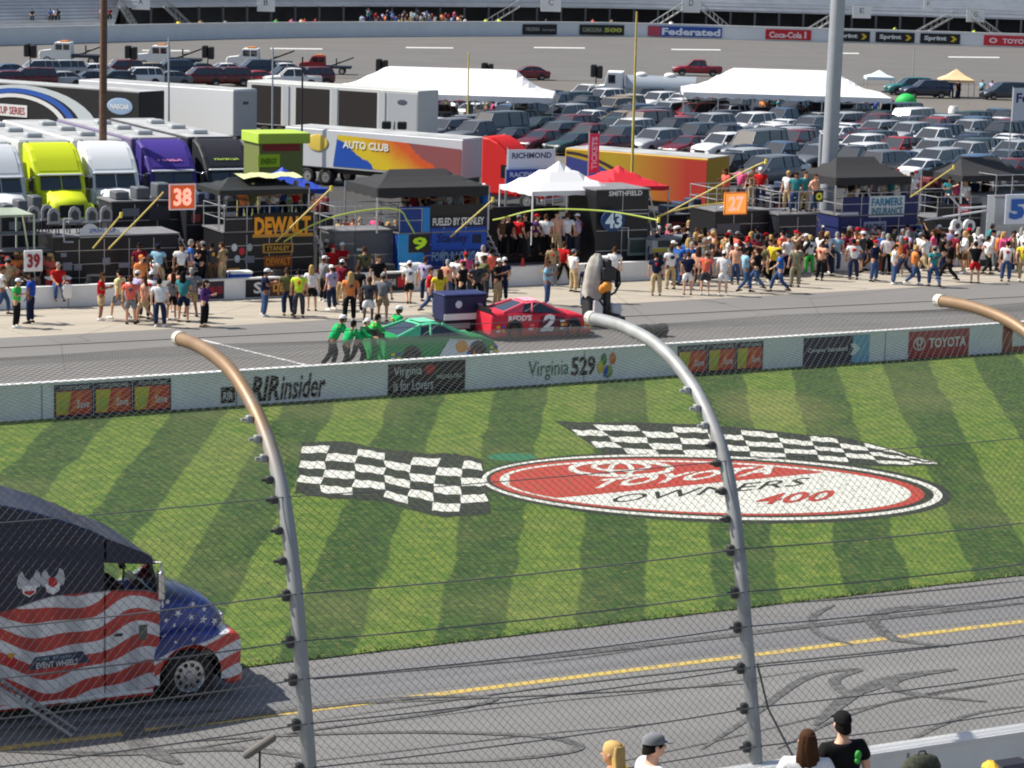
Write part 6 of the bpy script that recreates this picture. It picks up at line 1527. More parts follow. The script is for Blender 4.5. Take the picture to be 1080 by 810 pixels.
# ------------------------------------------------------------------ haulers
M_whp = P((226, 228, 230)); M_trl = mat('trailer_roof', (.40, .41, .41), .7, noise=.25, nscale=.8)
def semi(label, loc, heading, c, roofc=None, hoodc=None, text=None, trailer=None, name='semi_truck', sc=1.0):
    r_ = thing(name, label, 'truck', loc, heading); r_.scale = (sc,)*3
    pc = P(c); rc = P(roofc or c); hc = P(hoodc or c); W2 = 1.25
    q = MB(); rings = []
    for x_, w_, zt, zb in ((-1.75, 1.08, 1.95, .75), (-1.2, 1.04, 1.9, .75), (-.4, .96, 1.72, .75), (-.08, .90, 1.55, .72), (0, .82, 1.35, .7)):
        rings.append([Vector((x_, y_, z_)) for y_, z_ in ((-w_, zb), (-w_, zt-.35), (-w_*.86, zt-.08), (0, zt), (w_*.86, zt-.08), (w_, zt-.35), (w_, zb))])
    q.loft(rings, smooth=True); q.build('bonnet', hc, r_)
    for sg in (-1, 1):
        q = MB(); y0, y1 = sorted((sg*.86, sg*1.24)); q.loft([[Vector((x_, yy, z_)) for yy in (y0, y1)]+[Vector((x_, yy, z_-.12)) for yy in (y1, y0)] for x_, z_ in ((-1.75, .8), (-1.45, 1.2), (-1.0, 1.34), (-.55, 1.25), (-.2, 1.0), (-.05, .8))], smooth=False); q.build('wing', hc, r_)
        wheel(r_, -1.0, sg*1.08, .5, .28, sg)
        for x_ in (-5.3, ): wheel(r_, x_, sg*1.0, .5, .5, sg)
        q = MB(); q.tube([(-3.95, sg*1.05, 1.0), (-3.95, sg*1.05, 4.1)], .08, 8); q.build('exhaust_stack', M_chrome, r_)
        q = MB(); q.box(-.12, .02, min(sg*.84, sg*1.16), max(sg*.84, sg*1.16), .86, 1.06, bev=.04); q.build('headlight', M_lamp, r_)
        q = MB(); q.tube([(-1.9, sg*1.2, 2.55), (-1.8, sg*1.5, 2.5), (-1.8, sg*1.5, 1.9), (-1.9, sg*1.2, 1.9)], .025, 5); mm = q.build('mirror_arm', M_chrome, r_); MB().box(-1.84, -1.74, sg*1.5-.1, sg*1.5+.1, 1.95, 2.5, bev=.03).build('mirror', M_blk, mm)
    MB().box(-.14, .12, -1.2, 1.2, .36, .70, bev=.06).build('bumper', M_chrome, r_); MB().box(-.05, .035, -.62, .62, .76, 1.36, bev=.04).build('grille', M_blk, r_)
    q = MB(); slab2 = [(-4.1, .7), (-1.7, .7), (-1.72, 1.86), (-2.0, 2.62), (-2.06, 2.70), (-2.5, 3.25), (-3.1, 3.75), (-3.7, 4.0), (-4.1, 4.02)]
    slab(q, slab2, -W2, W2, .10); q.build('cab', pc, r_)
    q = MB(); q.loft([[Vector((-1.735, y_, 1.92)) for y_ in (-1.02, -.4, .4, 1.02)], [Vector((-1.995, y_*.96, 2.58)) for y_ in (-1.02, -.4, .4, 1.02)]], close=False, caps=False); q.xf(Matrix.Translation((.06, 0, 0))); q.build('windscreen', M_glass, r_)
    q = MB(); q.quad((-1.60, 0, 1.90), (-1.60, .03, 1.90), (-1.90, .03, 2.62), (-1.90, 0, 2.62)); q.build('windscreen_bar', pc, r_)
    MB().box(-2.02, -1.72, -1.1, 1.1, 2.60, 2.68, bev=.03).build('sun_visor', P((190, 196, 200)), r_)
    for sg in (-1, 1):
        qq = [(-2.75, sg*(W2+.008), 1.75), (-1.95, sg*(W2+.008), 1.75), (-2.12, sg*(W2+.008), 2.5), (-2.75, sg*(W2+.008), 2.5)]; MB().poly(qq if sg < 0 else qq[::-1]).build('side_window', M_glass, r_)
    q = MB(); q.loft([[Vector((x_, y_, z_)) for y_ in (-1.0, -.5, .5, 1.0)] for x_, z_ in ((-2.12, 2.80), (-2.5, 3.29), (-3.1, 3.80), (-3.6, 4.02))][::-1], close=False, caps=False, smooth=True); q.build('roof_fairing', rc, r_)
    if text:
        q = MB(); q.text(text[0], (0, 0, 0), (1.3, 0, 0), (0, .32, 0), 0, .03)
        e = Vector((-.62, 0, .52)).normalized(); q.xf(Matrix.Translation((-2.30, -.65, 3.08)) @ Matrix(((0, e.x, .6, 0), (1, e.y, 0, 0), (0, e.z, .8, 0), (0, 0, 0, 1)))); q.build('lettering', P(text[1]), r_)
    MB().box(-6.4, -4.1, -.5, .5, .75, .95).build('chassis', M_blk, r_)
    if trailer:
        tr_ = thing('trailer', trailer[1], 'trailer', r_.location, heading, 'haulers parked nose out'); tr_.scale = (sc,)*3
        q = MB(); q.box(-17.5, -4.6, -1.3, 1.3, 1.1, 4.05, bev=.05); q.build('trailer_body', P(trailer[0]), tr_)
        MB().box(-17.4, -4.7, -1.22, 1.22, 4.055, 4.075).build('roof', M_trl, tr_)
        for x_ in (-16.2, -15.0):
            for sg in (-1, 1): wheel(tr_, x_, sg*1.05, .5, .4, sg)
        for k in range(3): MB().box(-7-3.4*k, -6.2-3.4*k, -.4, .4, 4.06, 4.3, bev=.05).build('roof_unit', P((170, 174, 178)), tr_)
    return r_
hN = math.atan2(-N.y, -N.x)
def gv(px, py): return G(px, py)
SEMIS = [
 (12, 250, (205, 210, 214), None, (225, 228, 230), None, ((190, 194, 198), 'long pale trailer behind the white bonneted truck at the left edge'), 'white bonneted truck cut off by the left edge'),
 (76, 246, (212, 226, 20), (206, 220, 18), None, None, ((214, 216, 214), 'long white trailer behind the lime yellow truck'), 'lime yellow semi truck facing the pit boxes'),
 (134, 243, (232, 234, 236), None, None, None, ((222, 222, 220), 'long white trailer behind the white semi truck'), 'bright white semi truck right of the lime yellow one'),
 (196, 240, (62, 44, 132), (70, 50, 146), (196, 200, 208), ('FedEx', (236, 150, 190)), ((120, 110, 140), 'long dull purple trailer behind the purple truck'), 'purple semi truck with pale FedEx lettering on its roof'),
 (256, 238, (36, 38, 44), (40, 40, 48), None, ('MONSTER', (190, 220, 90)), ((44, 46, 50), 'long dark trailer behind the black truck'), 'black semi truck with lime lettering on its roof fairing'),
]
for x_, y_, c, rc, hc, tx, tl_, lb in SEMIS: semi(lb, G(x_, y_), hN, c, rc, hc, tx, tl_)
hR = math.atan2(rd_.y, rd_.x)
def side_trailer(label, xr_, yg, Ln, c, name='trailer', h=4.1, roofc=None, cat='trailer', dep=2.6):
    t_ = thing(name, label, cat, G(xr_, yg), hR)
    q = MB(); q.box(-Ln, 0, 0, dep, 1.05, h, bev=.05); q.build('trailer_body', P(c), t_)
    MB().box(-Ln+.05, -.05, .05, dep-.05, h, h+.03).build('roof', roofc or M_trl, t_)
    for x_ in (-Ln+1.6, -Ln+2.9, -2.2):
        for y_ in (.2, dep-.2): wheel(t_, x_, y_, .5, .35, -1 if y_ < 1 else 1)
    MB().box(-Ln+.2, -.2, .4, dep-.4, .75, 1.06).build('chassis', M_blk, t_)
    return t_
def arch(t_, cx, z0_, rx, rz, r2x, r2z, m_, y, nm='arch_graphic'):
    q = MB(); n = 20; A = [(cx+rx*math.cos(math.pi*i/n), y, z0_+rz*math.sin(math.pi*i/n)) for i in range(n+1)]; B = [(cx+r2x*math.cos(math.pi*i/n), y, z0_+r2z*math.sin(math.pi*i/n)) for i in range(n+1)]
    q.loft([A, B], close=False, caps=False); q.build(nm, m_, t_)
t_ = side_trailer('long black trailer with blue and white arched stripes at the left edge', 147, 164, 15.5, (24, 24, 28))
s_ = 15.5/1.0
arch(t_, -10.0, 1.2, 6.6, 2.85, 5.2, 2.55, P((205, 214, 216)), -.02); arch(t_, -10.4, 1.2, 5.2, 2.62, 4.6, 2.30, P((40, 90, 180)), -.028); arch(t_, -10.6, 1.2, 4.55, 2.25, 4.1, 2.0, white, -.03)
q = MB(); q.ball((-1.6, -.02, 3.1), 1.1, .02, .55, 16); q.build('oval_badge', P((150, 176, 205)), t_); ltr(t_, 'NASCAR', -2.4, 2.92, -.8, 3.25, white, .03, y=-.05)
pan(t_, -12.6, -9.6, 1.9, 2.7, white, y=-.036); pan(t_, -13.2, -12.5, 1.9, 2.7, P((230, 140, 60)), y=-.04); ltr(t_, 'CUP SERIES', -12.3, 2.05, -9.8, 2.55, P((170, 60, 60)), .02, y=-.05)
t_ = side_trailer('plain white long trailer with a grey rear end behind the haulers', 246, 160, 13.5, (228, 230, 230))
q = MB(); q.box(.003, .02, .05, 2.55, 1.1, 4.0); q.build('rear_door', P((168, 172, 176)), t_); MB().box(.02, .03, 1.0, 1.6, 3.1, 3.3).build('badge', P((70, 74, 84)), t_)
t_ = side_trailer('grey and white equipment trailer with three open dark bays', 440, 160, 14.6, (206, 208, 206), roofc=P((196, 198, 192)))
L_ = 14.6
for (a, b) in ((-14.2, -11.6), (-10.3, -7.4), (-6.6, -3.4)): MB().box(a, b, -.012, -.003, 1.15, 3.85).build('open_bay', mat('bay_dark', (.02, .016, .015), .9), t_); 
for a in (-11.4, -7.2, -3.2): MB().box(a, a+.5, -.06, -.014, 1.1, 3.95).build('open_door', P((190, 194, 194)), t_)
pan(t_, -2.5, -.1, 1.1, 3.9, P((176, 180, 184)), y=-.012, name='grey_door'); MB().ball((-1.3, -.015, 3.3), .42, .01, .2, 14).build('oval_badge', P((74, 84, 96)), t_)
# bright hauler and red tractor
t_ = side_trailer('white roofed trailer painted blue, yellow and orange in the centre', 487, 209, 12.4, (206, 210, 214), h=3.3)
mt_ = NG('flame_graphic', .35); X, Y, Z = mt_.sep(); dg_ = mt_.math('ADD', mt_.math('ADD', X, mt_.math('MULTIPLY', Z, 1.6)), mt_.math('MULTIPLY', mt_.noise(1.2, 2), 1.2))
cc = mt_.mix(mt_.mapr(dg_, -3.4, -3.3, 0, 1), (.02, .09, .45), (.75, .55, .03)); cc = mt_.mix(mt_.mapr(dg_, -2.0, .6, 0, 1), cc, (.70, .12, .03)); cc = mt_.mix(mt_.mapr(dg_, 1.2, 1.4, 0, 1), cc, (.30, .10, .10)); mt_.out(cc)
q = MB(); q.poly([(-8.9, -.02, 1.2), (-.1, -.02, 1.2), (-.1, -.02, 2.75), (-8.6, -.02, 3.05)]); q.build('side_graphic', mt_.m, t_)
q = MB(); q.ball((-10.0, -.03, 2.5), .75, .02, .5, 16); q.build('yellow_badge', P((236, 206, 90)), t_); ltr(t_, 'AUTO CLUB', -8.2, 2.3, -5.0, 2.75, white, .03, y=-.05)
semi('red semi truck with an orange stripe beside the bright painted trailer', G(487, 216)+rd_*5.0+Vector((-rd_.y, rd_.x, 0))*1.3, hR, (214, 24, 22), (222, 28, 24), None, None, None, sc=.95)
t_ = side_trailer('yellow and red painted trailer behind the red tent', 744, 238, 8.6, (196, 150, 30), h=3.5)
mt_ = NG('sunset_graphic', .35); X, Y, Z = mt_.sep(); cc = mt_.mix(mt_.mapr(X, -5.5, -1.2, 0, 1), (.50, .34, .025), (.50, .045, .03)); mt_.out(cc)
q = MB(); q.poly([(-8.5, -.012, 1.1), (-.06, -.012, 1.1), (-.06, -.012, 3.4), (-8.5, -.012, 3.4)]); q.build('side_graphic', mt_.m, t_)
q = MB(); n = 16; q.loft([[Vector((-8.5+5.2*i/n, -.02, 3.35-2.1*(i/n)**2)) for i in range(n+1)], [Vector((-8.5+5.0*i/n, -.02, 3.2-2.1*(i/n)**2)) for i in range(n+1)]], close=False, caps=False); q.build('dark_curve', P((60, 30, 40)), t_)
q = MB(); q.poly([(-8.5, -.016, 1.1), (-8.5, -.016, 3.1), (-6.6, -.016, 2.8), (-5.2, -.016, 2.1), (-4.2, -.016, 1.1)][::-1]); q.build('blue_corner', P((50, 60, 130)), t_)
# lime structure, banners, blue tent
Fl = Face(272, 17); t_ = thing('supply_kiosk', 'lime green kiosk with maroon shelves behind the blue tent', 'kiosk', Fl.loc, TANG)
xr, ztp = Fl.c(320, 140); q = MB(); q.box(0, xr, 0, 2, 0, ztp-.5); q.build('kiosk_body', P((110, 120, 60)), t_); MB().box(-.1, xr+.3, -.15, 2.1, ztp-.5, ztp, bev=.03).build('roof_band', P((176, 206, 70)), t_)
fpan(Fl, t_, 277, 148, 316, 159, P((140, 36, 34)), 'shelf_front'); fpan(Fl, t_, 272, 163, 295, 176, P((168, 206, 30)), 'lime_sign'); ftxt(Fl, t_, 'ENERGY', 275, 167, 292, 173, P((80, 110, 20)), .02, dy=-.05)
canopy('pop_up_tent', 'royal blue peaked tent behind the dark canopy', 280, 346, 199, 177, 6.5, 3.5, P((36, 70, 176)), 0, cat='tent', mleg=P((190, 170, 90)))
def vbanner(label, x0, y0, x1, y1, off, c, txt, tc, fy=None, vert=False):
    Fb = Face(x0, off); t_ = thing('banner', label, 'banner', Fb.loc, TANG); a, zt = Fb.c(x0, y0); b, zb = Fb.c(x1, y1)
    MB().box(0, b, -.02, .02, zb, zt).build('banner_sheet', P(c), t_)
    for x_ in (0, b): MB().tube([(x_, .05, 0), (x_, .05, zt+.1)], .035, 6).build('post', M_alu, t_)
    q = MB()
    if vert: q.text(txt, (0, 0, 0), (zt-zb-.3, 0, 0), (0, b*.6, 0), 0, .04); q.xf(Matrix.Translation((b*.8, -.03, zb+.15)) @ Matrix(((0, -1, 0, 0), (0, 0, 1, 0), (1, 0, 0, 0), (0, 0, 0, 1))))
    else: q.text(txt, (b*.08, -.03, zt-(zt-zb)*.45), (b*.84, 0, 0), (0, 0, (zt-zb)*.3), 0, .03)
    q.build('lettering', P(tc), t_); return t_
vbanner('tall red and white vertical banner behind the white tent', 617, 141, 631, 182, 11, (214, 60, 96), 'TICKETS', (236, 214, 222), vert=True)
vbanner('white banner with dark lettering above a blue panel', 532, 158, 585, 178, 9, (228, 230, 238), 'RICHMOND', (60, 64, 110))
vbanner('royal blue panel under the white lettered banner', 531, 179, 576, 196, 8.6, (40, 66, 160), 'RACEWAY', (200, 210, 235))
vbanner('white FedEx board at the right edge', 1056, 93, 1108, 127, 40, (232, 234, 236), 'FedEx', (70, 50, 120))

# ------------------------------------------------------------------ marquees and small far tents
def marquee(label, xl, xr_, yeav, ypk, yg, dep, fl, fr):
    p = G(xl, yg); o2 = onplane(xr_, yg, p, Vector((0, 1, 0))); Lx = (o2-p).x; ze = onplane(xl, yeav, p, Vector((0, 1, 0))).z; pc = G(xl, yg); pc.y += dep/2; zp = onplane((xl+xr_)/2, ypk, pc, Vector((0, 1, 0))).z
    t_ = thing('marquee', label, 'tent', p, R(-2)); rows = []; m_ = mat('white_canvas', (.80,)*3, .8)
    nb = 6
    for j in range(9):
        v = j/8; row = []
        for i in range(nb*6+1):
            u = i/(nb*6); du = min(u/fl, (1-u)/fr, 1); dv = min(v, 1-v)*2; h_ = min(du, dv); sc_ = .16*abs(math.sin(math.pi*u*nb))*(1-abs(2*h_-1))
            row.append(Vector((u*Lx, v*dep, ze+(zp-ze)*h_-.35*math.sin(math.pi*h_)*.6-sc_)))
        rows.append(row)
    q = MB(); q.loft(rows, close=False, caps=False, smooth=False); q.build('roof_fabric', m_, t_)
    q = MB()
    for (xa, ya), (xb, yb) in (((0, 0), (Lx, 0)), ((Lx, 0), (Lx, dep)), ((Lx, dep), (0, dep)), ((0, dep), (0, 0))):
        n = 30; A = [Vector((xa+(xb-xa)*k/n, ya+(yb-ya)*k/n, ze)) for k in range(n+1)]; B = [v_-Vector((0, 0, .35+.12*(k % 2))) for k, v_ in enumerate(A)]; q.loft([B, A], close=False, caps=False)
    q.build('valance', m_, t_)
    for i in range(nb+1):
        for y_ in (.05, dep-.05): MB().tube([(Lx*i/nb, y_, 0), (Lx*i/nb, y_, ze)], .06, 6).build('pole', M_alu, t_)
    # tables below
    for i in range(5):
        q = MB(); q.box(Lx*(i+.3)/5.2, Lx*(i+.3)/5.2+1.8, dep*.35, dep*.35+.8, .7, .76); q.build('table_top', white, t_)
    return t_
marquee('long white marquee in the car park left of centre', 338, 582, 96, 71, 135, 9, .26, .17)
marquee('long white marquee in the car park beside the tall light pole', 720, 938, 97, 73, 133, 9, .24, .26)
rn = random.Random(21)
for (x0, x1, yg, n, anc) in ((445, 575, 128, 9, 'under left marquee'), (800, 930, 128, 16, 'under right marquee')):
    for i in range(n): person(x0+(x1-x0)*(i+rn.random())/n, yg+rn.uniform(-3, 3), rn.choice(tops), rn.choice(bots), rn.choice(['standing', 'arms folded', 'walking']), rn.uniform(0, 360), rn.choice(['cap', 'short']), 'black', anc, grp='people in the car park', sub=0)
person(520+0, 118, 'grey', 'denim', 'standing', 180, 'short', 'black', 'in the car park'); person(941, 129, 'white', 'blue', 'standing', 180, 'short', 'brown', 'beside right marquee'); person(888, 122, 'yellow', 'yellow', 'standing', 200, 'cap', 'black', 'left of right marquee end')
def gaz(label, xl, xr_, yeav, ypk, yg, c):
    p = G(xl, yg); Lx = (onplane(xr_, yg, p, Vector((0, 1, 0)))-p).x; ze = onplane(xl, yeav, p, Vector((0, 1, 0))).z; zp = ze+(yeav-ypk)/scale_at(xl, yg)-.1
    t_ = thing('gazebo', label, 'tent', p); q = MB(); c4 = [(0, 0, ze), (Lx, 0, ze), (Lx, Lx, ze), (0, Lx, ze)]; ap = (Lx/2, Lx/2, zp)
    mid = [tuple(.5*a+.5*b-(0 if k < 2 else .12) for k, (a, b) in enumerate(zip(c_, ap))) for c_ in c4]
    q.add(c4+mid+[ap], [f_ for i in range(4) for f_ in ((i, (i+1) % 4, 4+(i+1) % 4, 4+i), (4+i, 4+(i+1) % 4, 8))]); q.build('roof_fabric', P(c), t_)
    q = MB(); q.loft([[Vector((x_, y_, z_-.3)) for x_, y_, z_ in c4], [Vector(v_) for v_ in c4]], caps=False); q.build('valance', P(c), t_)
    for x_, y_, _ in c4: MB().tube([(x_, y_, 0), (x_, y_, ze)], .05, 6).build('leg', M_alu, t_)
gaz('small white gazebo near the far track right of the marquee', 914, 943, 81, 73, 97, (206, 222, 232)); gaz('small tan gazebo at the far right of the infield', 993, 1027, 84, 72, 103, (226, 196, 150))
person(1003, 103, 'blue', 'denim', 'standing', 0, 'short', 'black', 'under tan gazebo', sub=0); person(1010, 104, 'black', 'navy', 'standing', 40, 'short', 'black', 'under tan gazebo', sub=0); person(1035, 103, 'light blue', 'navy', 'standing', 0, 'short', 'black', 'right of tan gazebo', sub=0); person(1046, 103, 'lavender', 'navy', 'standing', 0, 'short', 'black', 'right of tan gazebo', sub=0)

# ------------------------------------------------------------------ poles
def lamp(name, label, x0, y0, x1, y1, r0, r1, m_, n=14, ext=0, top=None, cat='pole'):
    p = G(x1, y1); q_ = onplane(x0, y0, p, Vector((0, 1, 0))); q_ = p+(q_-p)*(1+ext); t_ = thing(name, label, cat, p)
    q_.x = p.x+(q_.x-p.x)*.35
    MB().tube([(0, 0, 0), tuple(q_-p)], [r0, r1], n).build('shaft', m_, t_); MB().tube([(0, 0, 0), (0, 0, .25)], r0*1.5, n).build('base_plate', M_steel, t_)
    if top: top(t_, q_-p)
    return t_
def floods(t_, tp):
    MB().box(-2.2, 2.2, -.06, .06, tp.z-.2, tp.z, bev=.02).build('crossarm', M_steel, t_)
    for i in range(6): MB().tube([(tp.x-2+.8*i, .1, tp.z-.3), (tp.x-2+.8*i, .5, tp.z-.5)], [.15, .28], 10).build('floodlight', M_steel, t_)
M_lp = mat('light_pole_steel', (.40, .43, .46), .5, metal=.3, noise=.05)
lamp('light_pole', 'thick grey steel light pole rising out of the top of the picture', 885, 0, 870, 262, .40, .34, M_lp, ext=.25, cat='light pole', top=floods)
lamp('flag_pole', 'thin pale pole left of the thick grey light pole', 865, 141, 862, 255, .14, .12, M_lp)
lamp('utility_pole', 'brown wooden utility pole at the left rising out of the picture', 113, 0, 108, 232, .21, .17, mat('brown_wood', (.16, .09, .06), .85, noise=.3, nscale=6), ext=.2, cat='utility pole', top=lambda t_, tp: MB().box(tp.x-1.2, tp.x+1.2, -.08, .08, tp.z-.8, tp.z-.6).build('crossarm', M_rust, t_))
lamp('mast', 'tall thin yellow mast behind the red tent', 669, 12, 665, 235, .09, .05, M_pole, cat='mast')
for i, (x0, y0, x1, y1, lb) in enumerate([(177, 40, 178, 200, 'thin grey mast behind the haulers at the left'), (287, 50, 287, 165, 'dark mast in front of the white trailer end'), (318, 60, 318, 195, 'dark mast left of the left marquee'), (493, 55, 493, 140, 'thin tan mast in front of the left marquee'), (963, 50, 962, 100, 'short white lamp mast right of the right marquee'), (318, 148, 315, 196, 'short yellow pole beside the blue tent')]):
    lamp('mast', lb, x0, y0, x1, y1, .07, .05, M_lp if 'grey' in lb or 'white' in lb else (M_pole if 'yellow' in lb or 'tan' in lb else M_blk), n=8, cat='mast')
for i, (x_, y_, yt) in enumerate([(32, 92, 46), (138, 92, 48), (219, 90, 48), (402, 98, 62), (513, 102, 66), (628, 104, 68)]):
    p = G(x_, y_); zz_ = onplane(x_, yt, p, Vector((0, 1, 0))).z; t_ = thing('speaker_pole', 'dark pole with a black loudspeaker cluster, %s from the left along the far track' % ordn(i), 'speaker pole', p, 0, 'loudspeaker poles along the far track')
    MB().tube([(0, 0, 0), (0, 0, zz_)], .06, 6).build('pole', M_blk, t_); MB().box(-.55, -.05, -.3, .3, zz_-1.2, zz_, bev=.08).build('loudspeaker', M_blk, t_); MB().box(.05, .6, -.3, .3, zz_-1.3, zz_-.1, bev=.08).build('loudspeaker', M_blk, t_)
p = G(415, 175); t_ = thing('speaker_pole', 'short mast with four black loudspeakers before the bright painted trailer', 'speaker pole', p)
zz_ = onplane(415, 128, p, Vector((0, 1, 0))).z; MB().tube([(0, 0, 0), (0, 0, zz_)], .07, 6).build('pole', M_lp, t_)
for a, b in ((-.5, 0), (.5, 0), (-.5, -.9), (.5, -.9)): MB().box(a-.3, a+.3, -.2, .2, zz_+b-.5, zz_+b, bev=.06).build('loudspeaker', M_blk, t_)

# ------------------------------------------------------------------ far vehicles
def wrecker(label, xc, yg, c, flip=1, sc=1.0):
    t_ = thing('tow_truck', label, 'tow truck', G(xc, yg), math.pi if flip > 0 else 0, 'tow trucks by the far track'); t_.scale = (sc,)*3; pc = P(c)
    q = MB(); slab(q, [(1.0, .6), (3.3, .6), (3.35, 1.1), (3.2, 1.45), (2.0, 1.60), (1.55, 2.35), (1.45, 2.42), (-.1, 2.42), (-.2, .6)], -1.1, 1.1, .08); q.build('cab', pc, t_)
    for sg in (-1, 1):
        for xa, xb in ((.0, .65), (.78, 1.5)): MB().box(xa, xb, min(sg*1.1, sg*1.115), max(sg*1.1, sg*1.115), 1.6, 2.2, bev=.02).build('side_window', M_glass, t_)
    MB().quad((2.02, -.95, 1.64), (2.02, .95, 1.64), (1.62, .9, 2.32), (1.62, -.9, 2.32)).build('windscreen', M_glass, t_)
    MB().box(-3.6, -.25, -1.1, 1.1, .8, 1.15, bev=.04).build('truck_bed', P((40, 48, 60)), t_)
    q = MB(); q.tube([(-1.0, 0, 1.15), (-3.9, 0, 2.3)], .12, 6); q.tube([(-1.6, 0, 1.15), (-1.6, 0, 2.1)], .09, 6); q.build('crane_boom', M_blk, t_)
    MB().box(.2, 1.1, -.8, .8, 2.43, 2.58, bev=.04).build('beacon_bar', P((200, 120, 40)), t_)
    for x_ in (2.4, -2.4):
        for sg in (-1, 1): wheel(t_, x_, sg*.98, .45, .25, sg)
wrecker('white tow truck with a dark crane bed, leftmost by the far track', 75, 68, (232, 234, 230)); wrecker('white tow truck with a dark crane bed, middle one by the far track', 177, 72, (226, 228, 226)); wrecker('white tow truck with a dark crane bed, nearest the red truck', 272, 75, (230, 230, 228)); wrecker('dark red truck by the far track left of the marquee', 342, 78, (140, 26, 34), 1, .8)
def tanker():
    t_ = thing('tank_truck', 'white cab truck with a silver tank between the two marquees', 'tank truck', G(680, 112), math.pi-.1)
    q = MB(); slab(q, [(2.2, .6), (4.9, .6), (5.0, 1.2), (4.7, 1.7), (3.7, 1.85), (3.4, 3.1), (2.0, 3.1), (2.0, .6)], -1.15, 1.15, .1); q.build('cab', M_whp, t_)
    for sg in (-1, 1): MB().box(2.7, 3.35, min(sg*1.15, sg*1.165), max(sg*1.15, sg*1.165), 2.0, 2.8).build('side_window', M_glass, t_)
    q = MB(); q.tube([(1.8, 0, 1.75), (-4.6, 0, 1.75)], 1.05, 18); q.build('tank', mat('tank_silver', (.45, .50, .54), .35, metal=.4), t_); MB().box(-4.6, 2.2, -.5, .5, .6, .85).build('chassis', M_blk, t_)
    for x_ in (-2.2, .4): MB().ball((x_, 0, 2.85), .55, .5, .25, 12).build('hatch', white, t_)
    for x_ in (4.0, -3.0, -4.1):
        for sg in (-1, 1): wheel(t_, x_, sg*1.0, .48, .26, sg)
tanker()
car('pickup', G(735, 80), math.pi, (140, 26, 44), 'maroon pickup left of the peak of the right marquee', group='cars parked behind the trailers')
for x_, y_, k, c, l in [(958, 100, 'suv', (40, 110, 108), 'teal SUV beside the small white gazebo'), (975, 103, 'suv', (34, 38, 60), 'navy SUV between the white and tan gazebos'), (1060, 105, 'minivan', (56, 60, 72), 'dark grey minivan at the far right past the tan gazebo'), (556, 84, 'sedan', (110, 24, 34), 'dark red sedan at the right tip of the left marquee'), (308, 92, 'pickup', (226, 226, 226), 'white pickup in front of the dark red truck')]:
    car(k, G(x_, y_), math.pi+.2, c, l, group='cars parked behind the trailers')
t_ = thing('utility_cart', 'bright green rounded cart in the car park right of the marquee', 'cart', G(955, 122)); q = MB(); q.ball((0, 0, 1.25), .95, .8, .75, 14); q.build('green_body', P((40, 190, 84)), t_); q = MB(); q.box(-1.2, -.2, -.6, .6, .45, .95, bev=.1); q.build('front_hood', P((120, 160, 130)), t_)
for x_ in (-.8, .6):
    for sg in (-1, 1): wheel(t_, x_, sg*.6, .35, .25, sg)
t_ = thing('water_barrel', 'white barrel standing alone in the empty part of the car park', 'barrel', G(1005, 126)); MB().tube([(0, 0, 0), (0, 0, .3), (0, 0, .9), (0, 0, 1.15)], [.38, .45, .45, .36], 14).build('barrel_body', white, t_); MB().tube([(0, 0, 1.15), (0, 0, 1.2)], .30, 12).build('lid', P((200, 200, 200)), t_)

# ------------------------------------------------------------------ far track, wall, stands
WB = [(-120, 52), (0, 48), (135, 44), (270, 40.5), (450, 38.5), (640, 38.5), (810, 43), (945, 46.5), (1080, 50.5), (1200, 54)]
WBs = catm([(float(a), float(b)) for a, b in WB], 6)
def wbx(x_):
    for i in range(len(WBs)-1):
        if WBs[i][0] <= x_ <= WBs[i+1][0]: return WBs[i][1]+(WBs[i+1][1]-WBs[i][1])*(x_-WBs[i][0])/(WBs[i+1][0]-WBs[i][0])
    return 52
far = [G(x_, y_) for x_, y_ in WBs]; inner = [G(x_, 84+.012*(x_-500) if x_ < 900 else 89) for x_, _ in WBs]
M_ft = asphalt('far_track_asphalt', (.150, .143, .133), .1, streak=.08)
q = MB(); q.loft([[v_+Vector((0, 0, .006)) for v_ in inner], [v_+Vector((0, 0, .006)) for v_ in far]], close=False, caps=False); o = q.build('far_track', M_ft); o['kind'] = 'structure'
q = MB(); M_wl = mat('white_line_paint', (.62, .62, .58), .7, noise=.15)
for a, b, y_ in [(150, 200, 53), (285, 340, 51), (428, 478, 50), (563, 617, 50), (708, 760, 52), (880, 906, 56), (1000, 1054, 60)]:
    q.quad(G(a, y_+.6, .012), G(b, y_+.6+(b-a)*.01, .012), G(b, y_-.5+(b-a)*.01, .012), G(a, y_-.5, .012))
o = q.build('lane_dashes', M_wl); o['kind'] = 'structure'
fw = thing('far_wall', 'long white outer wall along the far track below the stands', 'wall', far[0]); off_ = far[0]; HW = 2.25
q = MB(); q.loft([[v_-off_ for v_ in far], [v_-off_+Vector((0, 0, HW-.25)) for v_ in far]], close=False, caps=False); q.build('barrier_face', mat('far_wall_paint', (.78, .80, .81), .6, noise=.05, nscale=.3), fw)
q = MB(); q.loft([[v_-off_+Vector((0, -.06, HW-.25)) for v_ in far], [v_-off_+Vector((0, -.06, HW)) for v_ in far], [v_-off_+Vector((0, .6, HW)) for v_ in far], [v_-off_+Vector((0, .6, 0)) for v_ in far]], close=False, caps=False); q.build('top_cap', M_wtop, fw)
